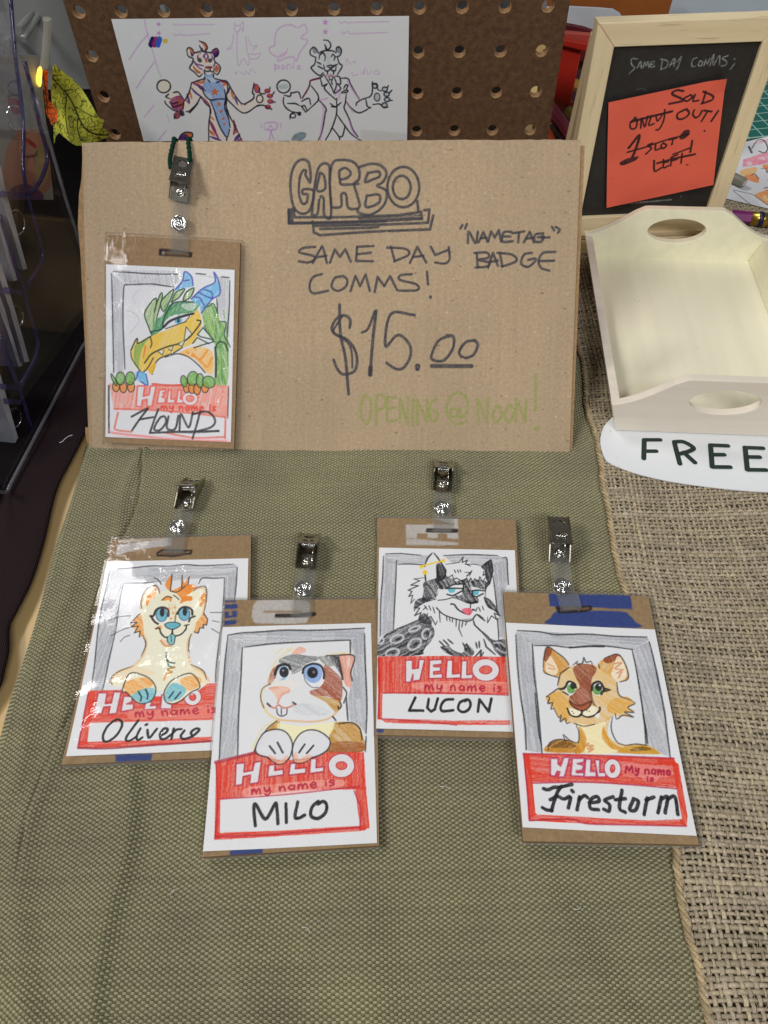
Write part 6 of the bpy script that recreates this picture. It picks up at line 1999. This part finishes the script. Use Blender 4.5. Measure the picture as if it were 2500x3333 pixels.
for st in ('546 362 541 530', '546 362 688 362', '545 464 652 464', '817 382 830 440 866 578', '817 380 900 382 985 432 960 462 868 490', '900 478 1000 568', '1141 412 1156 606', '1141 412 1296 418', '1150 498 1262 498', '1156 608 1318 610', '1452 432 1472 632', '1452 434 1612 440', '1462 518 1582 520', '1472 634 1640 636'):
    pp = np.array([on_z(1900 + a / 2.765, 1300 + b / 2.765, 0.0046)[:2] - oc for a, b in pairs(st)])
    pp = catmull(pp, 6)
    hw = 0.0014
    for a, b in zip(pp[:-1], pp[1:]):
        d = b - a
        ang = math.atan2(d[1], d[0])
        ring = [a + hw * np.array([math.cos(ang + math.pi / 2 + k * math.pi / 6), math.sin(ang + math.pi / 2 + k * math.pi / 6)]) for k in range(7)] + [b + hw * np.array([math.cos(ang - math.pi / 2 + k * math.pi / 6), math.sin(ang - math.pi / 2 + k * math.pi / 6)]) for k in range(7)]
        bm.faces.new([bm.verts.new((q[0], q[1], zi)) for q in ring])
        zi += 0.000006
link('lettering', bm_mesh('lettering', bm), M['green_ink'], card)

# ------------------------------------------------------------------ things on the right behind the easel
mat_, nt, p = new_mat('green_cutting_mat')
tc = nd(nt, 'ShaderNodeTexCoord')
sep = nd(nt, 'ShaderNodeSeparateXYZ')
nt.links.new(tc.outputs['Object'], sep.inputs[0])
last = None
for ax in ('X', 'Y'):
    m1 = nd(nt, 'ShaderNodeMath', operation='MULTIPLY'); m1.inputs[1].default_value = 1 / 0.0127
    m2 = nd(nt, 'ShaderNodeMath', operation='FRACT')
    m3 = nd(nt, 'ShaderNodeMath', operation='LESS_THAN'); m3.inputs[1].default_value = 0.075
    nt.links.new(sep.outputs[ax], m1.inputs[0]); nt.links.new(m1.outputs[0], m2.inputs[0]); nt.links.new(m2.outputs[0], m3.inputs[0])
    if last is None:
        last = m3.outputs[0]
    else:
        m4 = nd(nt, 'ShaderNodeMath', operation='MAXIMUM')
        nt.links.new(last, m4.inputs[0]); nt.links.new(m3.outputs[0], m4.inputs[1]); last = m4.outputs[0]
mx = nd(nt, 'ShaderNodeMix', data_type='RGBA')
mx.inputs[6].default_value, mx.inputs[7].default_value = alb(20, 92, 84), alb(150, 180, 172)
nt.links.new(last, mx.inputs[0]); nt.links.new(mx.outputs[2], p.inputs['Base Color'])
p.inputs['Roughness'].default_value = 0.6
o = box('cutting_mat', (0.16, 0.13, 0), (0.32, 0.26, 0.002), mat_, bevel=0.0004)
o.location = (0.285, 0.655, 0.0014)
o.rotation_euler = (0, 0, 0.16)
tag(o, 'green cutting mat with white grid lines at the far right', 'cutting mat')
fq = [(2400, 468), (2640, 410), (2680, 720), (2338, 640)]
A = Art(170, 190, fq, (212, 213, 217))
draw_fox_page(A)
G = quad_points([on_z(x, y, 0.0040) for x, y in fq], 170, 190)
tag(link('fox_drawing', sheet_mesh('fox_drawing', A, G, 0.0003, (0, 0, 1), (0.7, 0.7, 0.7)), M['paper']), 'unfinished fox drawing on white paper lying beyond the easel', 'drawing')
scrap = np.array([on_z(a, b, 0.0042)[:2] for a, b in pairs('2408 712 2442 716 2452 722 2424 732')])
me = prism('scrap', scrap[::-1], [], 0.0003)
place(me, Matrix.Translation((0, 0, 0.0046)))
tag(link('paper_scrap', me, M['white_card']), 'small white paper corner under the purple pencil', 'paper')
def spindle(P, Q, stations, seg=14, name='rod', flat=None):
    P, Q = np.asarray(P), np.asarray(Q)
    return [(P + (Q - P) * t_, r_) for t_, r_ in stations]
def rod(name, P, Q, stations, mat, parent=None, seg=14, org=None):
    P, Q = np.asarray(P, float), np.asarray(Q, float)
    pts = np.array([P + (Q - P) * t_ for t_, r_ in stations])
    if org is not None:
        pts = pts - org
    me = tube_mesh(name, pts, np.array([r_ for t_, r_ in stations]), seg, smooth=seg > 8)
    return link(name, me, mat, parent)
a, b = on_z(2360, 566, 0.008), on_z(2424, 596, 0.008)
mk = thing('grey_marker', 'grey marker cap lying on the fox drawing', 'marker', a)
rod('barrel', a, b, [(0, .0038), (0.93, .0038), (0.99, .0035)], M['steel_grey'], mk, 18, a)
rod('end_cap', b + (b - a) * -0.01, b + (b - a) * 0.02, [(0, .0026), (1, .0024)], simple('pale_grey_plastic', alb(190, 176, 168), 0.5), mk, 18, a)
a, b = on_z(2341, 700, 0.0085), on_z(2560, 722, 0.0085)
pc_ = thing('purple_pencil', 'thick purple pencil with gold and blue band pointing left', 'pencil', a)
rod('point', a, b, [(0, .0004), (0.04, .0011)], simple('purple_lead', alb(110, 60, 90), 0.5), pc_, 12, a)
rod('sharpened_wood', a, b, [(0.04, .0011), (0.17, .0040)], simple('bare_pencil_wood', alb(206, 170, 130), 0.7, var=.1), pc_, 12, a)
rod('barrel', a, b, [(0.17, .0041), (0.19, .0046), (0.47, .0046)], simple('purple_lacquer', alb(116, 30, 100), 0.3), pc_, 6, a)
rod('ferrule', a, b, [(0.47, .0048), (0.56, .0048), (0.565, .0051), (0.70, .0051), (0.705, .0048), (0.80, .0048)], simple('gold_metal', (0.62, 0.42, 0.08, 1), 0.3, 1.0), pc_, 16, a)
rod('blue_band', a, b, [(0.575, .0053), (0.645, .0053)], simple('navy_band', alb(24, 26, 60), 0.4), pc_, 16, a)
rod('eraser', a, b, [(0.80, .0046), (0.97, .0046), (1.0, .0038)], simple('coral_rubber', alb(214, 110, 90), 0.8), pc_, 16, a)

# red basket of pencils, between pegboard and easel
def slab(name, px, y, depth, mat, parent, org):
    pts = np.array([on_plane(a_, b_, (0, y, 0), np.array([0, 1.0, 0])) for a_, b_ in pairs(px)])
    me = prism(name, np.c_[pts[:, 0], pts[:, 2]][::-1], [], depth, min(0.0008, depth * .3))
    place(me, Matrix.Translation((-org[0], y - org[1], -org[2])) @ Matrix.Rotation(math.pi / 2, 4, 'X'))
    return link(name, me, mat, parent)
bo = np.array([0.17, 0.60, 0.0])
bk_ = thing('pencil_basket', 'red plastic basket between the pegboard and the chalkboard', 'basket', bo)
slab('rim', '1780 122 1834 124 1960 148 2010 165 2010 190 1960 178 1830 146 1780 140', 0.590, 0.004, M['red'], bk_, bo)
slab('rim_top', '1780 95 1834 100 1960 112 2010 120 2010 168 1960 150 1834 126 1780 124', 0.596, 0.004, M['red_pale'], bk_, bo)
slab('post', '1822 138 1894 158 1856 336 1806 324 1780 330 1790 140', 0.5945, 0.003, M['red'], bk_, bo)
slab('lower_rim', '1780 312 1860 328 1960 350 2010 360 2010 384 1960 374 1890 368 1780 340', 0.5990, 0.004, M['red_pale'], bk_, bo)
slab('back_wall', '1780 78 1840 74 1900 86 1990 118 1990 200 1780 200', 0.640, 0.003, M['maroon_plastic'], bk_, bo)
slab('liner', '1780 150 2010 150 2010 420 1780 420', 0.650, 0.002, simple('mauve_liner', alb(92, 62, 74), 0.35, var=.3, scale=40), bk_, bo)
def pencil(P, Q, r, col, label, grp='coloured pencils by the basket'):
    o_ = thing('coloured_pencil', label, 'pencil', P, None, grp)
    mt = simple('pencil_lacquer', alb(*col), 0.35)
    rod('barrel', P, Q, [(0, r), (0.9, r)], mt, o_, 8, P)
    rod('sharpened_wood', P, Q, [(0.9, r), (1.0, r * .25)], simple('bare_pencil_wood', alb(206, 170, 130), 0.7), o_, 8, P)
yp = lambda x, y, d: on_plane(x, y, (0, d, 0), np.array([0, 1.0, 0]))
pencil(yp(1900, 500, .545), yp(1775, 330, .585), .0045, (176, 74, 96), 'thick pink pencil leaning beside the pegboard edge')
pencil(yp(1820, 530, .543), yp(1762, 380, .575), .0036, (206, 90, 40), 'orange pencil nearest the pegboard edge')
pencil(yp(1870, 520, .548), yp(1780, 400, .57), .0034, (70, 48, 40), 'dark brown pencil under the pink pencil')
pencil(yp(1930, 440, .57), yp(1840, 350, .60), .0036, (196, 184, 90), 'yellow pencil beside the easel leg')
pencil(yp(1990, 320, .60), yp(1860, 270, .63), .0042, (190, 140, 70), 'tan pencil inside the red basket')
dk = box('art_case', (0.20, 0.665, 0.035), (0.14, 0.016, 0.07), simple('dark_case', (0.02, 0.016, 0.018, 1), 0.6), bevel=0.002)
tag(dk, 'dark case standing behind the red basket', 'case')

fo = np.array([0.25, 0.80, 0.0])
fl = thing('orange_folder', 'orange board with a rounded white window beyond the pegboard', 'folder', fo)
slab('cover', '1780 -60 2205 -60 2164 80 2150 160 1780 160', 0.80, 0.004, M['orange'], fl, fo)
slab('white_window', '1780 22 1850 19 1950 24 1995 28 2018 42 2030 66 2034 170 1780 170', 0.7965, 0.002, M['grey_white'], fl, fo)
ob_ = slab('white_board', '2150 -70 2640 -70 2640 200 2120 200', 0.83, 0.004, M['grey_white'], None, np.zeros(3))
tag(ob_, 'plain white board behind the top of the chalkboard', 'board')

# ------------------------------------------------------------------ left side: black drape, bins, acrylic rack
rows = [(0.275, 0.0062), (0.40, 0.0062), (0.556, 0.0062), (0.560, 0.012), (0.561, 0.060), (0.565, 0.070), (0.60, 0.072), (0.90, 0.072)]
V = []
for y, z in rows:
    xr_ = -0.2055 + (y - 0.2885) * 0.126 - 0.0015 if y < 0.45 else -0.183
    for x in np.linspace(-0.62, xr_, 14):
        V.append((x, y + 0.002 * math.sin(x * 60), z + 0.0006 * math.sin(x * 90 + y * 40)))
tag(link('black_drape', mesh_np('black_drape', V, grid_faces(14, len(rows))), M['black']), 'black cloth draped under and behind the acrylic rack', 'drape')
stb = thing('storage_bin', 'cloudy clear storage bin behind the leaf at the top left', 'bin', (-0.30, 0.70, 0.073))
for c_, s_, nm in (((0, -0.09, 0.045), (0.22, 0.003, 0.09), 'front_wall'), ((0, 0.10, 0.045), (0.22, 0.003, 0.09), 'back_wall'), ((0.1085, 0.005, 0.045), (0.003, 0.187, 0.09), 'side_wall'), ((-0.1085, 0.005, 0.045), (0.003, 0.187, 0.09), 'side_wall'), ((0, 0.005, 0.0925), (0.236, 0.206, 0.005), 'lid')):
    box(nm, c_, s_, M['bin'], stb, bevel=0.001)
for k, (a_, b_) in enumerate((((60, 95), (140, 0)), ((74, 128), (166, -10)), ((20, 140), (60, 95)))):
    pa, pb_ = yp(*a_, 0.585), yp(*b_, 0.63)
    link('rib', tube_mesh('rib', np.array([pa, (pa + pb_) / 2, pb_]) - np.array([-0.30, 0.70, 0.073]), 0.0022, 8), M['bin'], stb)
box('contents', (0, 0.0, 0.04), (0.19, 0.15, 0.06), simple('grey_contents', alb(140, 140, 134), 0.6, var=.4, scale=18), stb, bevel=0.01)
gb = thing('grey_bin', 'grey plastic bin seen through the pegboard holes', 'bin', (-0.02, 0.60, 0.001))
for c_, s_, nm in (((0, 0, 0.09), (0.24, 0.004, 0.18), 'front_wall'), ((-0.118, 0.05, 0.09), (0.004, 0.096, 0.18), 'side_wall'), ((0.118, 0.05, 0.09), (0.004, 0.096, 0.18), 'side_wall'), ((0, 0.05, 0.002), (0.232, 0.096, 0.004), 'bottom')):
    box(nm, c_, s_, simple('mottled_grey_plastic', alb(120, 122, 126), 0.4, var=.6, scale=45), gb, bevel=0.001)

# acrylic rack
RK_D = np.array([0.0145, 0.1155, 0.0])
RK_D /= np.linalg.norm(RK_D)
RK_N = np.array([RK_D[1], -RK_D[0], 0])
RK_P = np.array([-0.2015, 0.3026, 0.0])
rack = thing('card_rack', 'clear acrylic tiered rack with purple edges at the left', 'rack', RK_P)
rkp = lambda x, y, d: on_plane(x, y, RK_P + RK_N * d, RK_N)
def rk2(s, d):
    P_ = np.array([rkp(a_, b_, d) for a_, b_ in pairs(s)])
    return np.c_[(P_ - RK_P) @ RK_D, P_[:, 2]]
RKM = frame_matrix((0, 0, 0), RK_D, (0, 0, 1), RK_N)
base = rk2('-60 1600 0 1602 22 1602 41 1598 62 1575 81 1538 168 1365 274 1150', 0.0)
base[:, 1] = np.maximum(base[:, 1], 0.0064)
yb_ = np.array([rkp(330, 1040, 0), rkp(258, 788, 0), rkp(214, 646, 0), rkp(172, 500, 0), rkp(120, 320, 0)])
back_ = np.c_[(yb_ - RK_P) @ RK_D, yb_[:, 2]]
outer = np.vstack([base, [[back_[0, 0], 0.0064]], back_[1:], [[back_[-1, 0] - 0.004, 0.21]], [[base[0, 0] - 0.005, 0.21]]])
me = prism('side_panel', outer, [], 0.003, 0.0002)
place(me, RKM)
sp_ = link('side_panel', me, [M['acrylic']], rack)
edge_line = np.vstack([base, [[back_[0, 0], 0.0064]], back_[1:]])
path = np.c_[edge_line, np.zeros(len(edge_line))] @ np.array([RK_D, [0, 0, 1], RK_N])
link('cut_edge', tube_mesh('cut_edge', catmull(path, 4), 0.0011, 6), M['acrylic_edge'], sp_)
def strip(name, px, d, rad, mat, parent, flat=1.0):
    P_ = np.array([rkp(a_, b_, d) for a_, b_ in pairs(px)]) - RK_P
    return link(name, tube_mesh(name, catmull(P_, 5), rad, 8, flat=flat), mat, parent)
sc = '80 200 112 325 126 392 149 476 154 505 152 530 136 579 114 612 94 638 97 662 103 684 117 733 127 774 138 815 137 850 122 880 100 915 84 945 85 970 92 1005 106 1056 122 1099 123 1131 111 1177 92 1212 72 1250 70 1285 81 1316 92 1359 106 1397 108 1430 98 1468 79 1506 60 1540 49 1555 25 1572 0 1579 -30 1580'
strip('tier_profile', sc, -0.006, 0.0012, M['purple'], rack)
strip('tier_back', '35 0 50 180 76 400 76 557 94 638', -0.006, 0.0011, M['purple'], rack)
strip('tier_back', '0 700 30 800 55 880 84 945', -0.006, 0.0011, M['purple'], rack)
strip('tier_back', '0 1090 30 1180 55 1240 72 1290', -0.006, 0.0013, M['purple'], rack)
for px in ('16 622 92 630 90 646 20 640', '30 936 80 946 82 962 34 956', '18 1250 70 1254 70 1272 22 1268', '28 1298 74 1302 76 1318 34 1316'):
    P_ = np.array([rkp(a_, b_, -0.0065) for a_, b_ in pairs(px)]) - RK_P
    me = mesh_np('tier_floor', np.vstack([P_, P_ - RK_N * 0.06]), np.array([[0, 1, 2, 3], [4, 7, 6, 5], [0, 4, 5, 1], [1, 5, 6, 2], [2, 6, 7, 3], [3, 7, 4, 0]]), smooth=False)
    link('tier_floor', me, M['purple_sheet'], rack)
# boards of prints standing in the tiers, seen edge-on
def board(px, d, depth, face, label, name='print_stack'):
    P_ = np.array([rkp(a_, b_, d) for a_, b_ in pairs(px)])
    n_ = len(P_)
    V_ = np.vstack([P_, P_ - RK_N * depth])
    bm_ = bmesh.new()
    vs = [bm_.verts.new(v) for v in V_]
    bm_.faces.new(vs[:n_])
    bm_.faces.new(vs[n_:][::-1])
    for i_ in range(n_):
        j_ = (i_ + 1) % n_
        bm_.faces.new((vs[i_], vs[n_ + i_], vs[n_ + j_], vs[j_])).material_index = 1
    bmesh.ops.recalc_face_normals(bm_, faces=bm_.faces)
    tag(link(name, bm_mesh(name, bm_), [M['paper_edge'], face]), label, 'prints', 'prints standing in the acrylic rack')
M['paper_edge'] = simple('stacked_paper_edge', alb(205, 206, 200), 0.7, var=0.4, scale=260, stretch=(1, 1, 0.12))
gf = simple('grey_print_face', alb(96, 98, 104), 0.35, var=0.4, scale=30)
nf = simple('dark_print_face', alb(52, 48, 62), 0.35, var=0.4, scale=30)
board('-8 540 2 540 14 600 88 874 76 878 0 625 -10 590', -0.010, 0.07, gf, 'pale edged print stack in the top tier of the rack')
board('-6 690 4 700 24 790 57 912 44 915 12 800 -8 720', -0.013, 0.07, gf, 'grey print stack just under the top tier of the rack')
board('-8 850 6 862 46 1000 96 1176 82 1180 30 1000 -8 885', -0.010, 0.07, nf, 'print stack with speckled white edge in the middle tier')
board('-10 945 4 955 40 1075 74 1190 61 1194 25 1080 -10 985', -0.013, 0.07, nf, 'second speckled print stack left of the middle tier one')
board('-10 1205 2 1222 36 1345 77 1486 63 1484 24 1360 -10 1262', -0.010, 0.07, gf, 'grey print stack in the lowest tier of the rack')
tq = [(0, 200), (120, 210), (160, 560), (60, 640)]
A = Art(90, 120, [(-20, 180), (128, 180), (175, 650), (-20, 650)], (150, 152, 150))
draw_rack_print(A)
G = quad_points([rkp(x, y, -0.022) for x, y in ((-20, 180), (128, 180), (175, 650), (-20, 650))], 90, 120)
tag(link('display_print', sheet_mesh('display_print', A, G, 0.0006, RK_N, (0.4, 0.4, 0.4)), M['print']), 'orange and pink sketch print behind the acrylic at the top of the rack', 'print')
t = np.linspace(0, 2 * np.pi, 40, endpoint=False)
for (x, y, r_), lb in (((50, 385, 24), 'metal ring highest on the rack, in front of the sketch print'), ((52, 725, 26), 'metal ring below the top tier of the rack'), ((50, 1032, 24), 'metal ring beside the middle tier of the rack'), ((44, 1362, 24), 'metal ring lowest on the rack')):
    c_ = rkp(x, y, -0.013)
    rad = np.linalg.norm(rkp(x + r_, y, -0.013) - c_) * 0.8
    pts = c_ + rad * (np.cos(t)[:, None] * (RK_D * 0.8 + RK_N * 0.3) + np.sin(t)[:, None] * np.array([0, 0, 1.0]))
    tag(link('metal_ring', tube_mesh('ring', pts - c_, 0.00055, 8, closed=True), M['chrome'], None, c_), lb, 'ring', 'metal rings on the rack')

# artificial leaves and the little warm light
LP = 0.500
lq = [(140, 195), (360, 195), (360, 490), (140, 490)]
def leaf(name, mask, base, vein, label, d, bend):
    A = Art(150, 200, lq, base)
    A.c *= (0.8 + 0.4 * vnoise(150, 200, (5, 7), NSEED[0], 3))[..., None]
    A.src(0, 0, 3.95)
    for p_, w_ in vein:
        A.l(p_, w_, (22, 24, 12), .95, .1)
    if vein:
        g = A.g
        for i_ in range(330):
            x, y = 480 + 900 * g.random(), 850 + 1050 * g.random()
            an = g.random() * 6.28
            L_ = 15 + 45 * g.random()
            A.l([x, y, x + L_ * math.cos(an), y + L_ * math.sin(an), x + L_ * 1.5 * math.cos(an + .8), y + L_ * 1.5 * math.sin(an + .8)], 7, (26, 28, 12), .9, .2)
    G = quad_points([yp(x, y, d) for x, y in lq], 150, 200)
    uu_, vv_ = np.meshgrid(np.linspace(-1, 1, 150), np.linspace(0, 1, 200))
    G[..., 1] += bend * (uu_ ** 2) + 0.004 * np.sin(vv_ * 5 + uu_ * 2)
    m_ = attr_mat(name + '_fabric', rough=0.6, grain=0.08)
    tag(link(name, sheet_mesh(name, A, G, mask=mask), m_), label, 'leaf', 'artificial leaves by the rack')
leaf('artificial_leaf', '690 835 740 870 900 1010 1050 1180 1180 1350 1270 1500 1330 1560 1300 1640 1345 1720 1380 1840 1000 1825 850 1760 740 1735 690 1800 670 1905 630 1700 600 1400 600 1200 640 1040 660 880', (176, 178, 62),
     [('632 1030 760 1160 900 1320 1010 1480 1120 1620 1360 1810', 20), ('640 1030 700 985 780 975', 14), ('830 1260 815 1450 850 1620 885 1700', 14), ('1010 1490 1005 1600 1060 1760', 14), ('800 1190 915 1170', 12), ('925 1370 1040 1400 1240 1490', 10), ('690 860 700 960', 10), ('1130 1640 1250 1650', 9)], 'yellow green artificial leaf with black veins in front of the pegboard', LP, 0.012)
leaf('artificial_leaf', '540 860 600 870 630 900 612 1050 600 1300 690 1430 748 1560 690 1600 640 1650 560 1500 505 1320 490 1180 530 1060', (226, 96, 40), [('560 960 575 1150 580 1500', 8)], 'small orange artificial leaf tucked behind the yellow green one', LP + 0.004, 0.003)
lt = thing('fairy_light', 'tiny warm glowing light bulb on a clear lead above the leaves', 'light', yp(128, 250, LP - 0.004))
lo = np.array(lt.location)
em, nt, p = new_mat('glowing_bulb')
p.inputs['Base Color'].default_value = (1, 0.7, 0.15, 1)
p.inputs['Emission Color'].default_value = (1.0, 0.62, 0.08, 1)
p.inputs['Emission Strength'].default_value = 1.6
P_ = np.array([yp(x, y, LP - 0.004) for x, y in ((132, 218), (130, 228), (127, 250), (127, 270), (130, 282))]) - lo
link('bulb', tube_mesh('bulb', P_, [.0006, .0014, .0016, .0015, .0005], 12), em, lt)
P_ = np.array([yp(x, y, LP - 0.002) for x, y in ((153, 60), (155, 90), (152, 140), (150, 160), (147, 190), (142, 222))]) - lo
link('clear_lead', tube_mesh('clear_lead', catmull(P_, 4), 0.0024, 10), clear('lead_plastic', (0.9, 0.9, 0.86), 0.2, 1.4, haze=0.35, hazecol=(0.6, 0.58, 0.5)), lt)

lint_pts = [(430, 1620), (1150, 2180), (1000, 3020), (560, 2900), (1990, 3210), (1880, 2960), (300, 2700), (1450, 2560)]
for k, (x, y) in enumerate(lint_pts):
    c_ = on_z(x, y, 0.0016)
    a_ = k * 1.3
    L_ = 0.0012 + 0.0012 * ((k * 37) % 10) / 10
    t_ = np.linspace(-1, 1, 6)[:, None]
    pts = t_ * L_ * np.array([math.cos(a_), math.sin(a_), 0]) + (t_ ** 2) * 0.0008 * np.array([-math.sin(a_), math.cos(a_), 0])
    tag(link('lint_fibre', tube_mesh('lint_fibre', pts, 0.00009, 5), M['white_card'], None, c_), 'tiny pale lint fibre on the olive cloth', 'lint', 'lint fibres on the olive cloth')
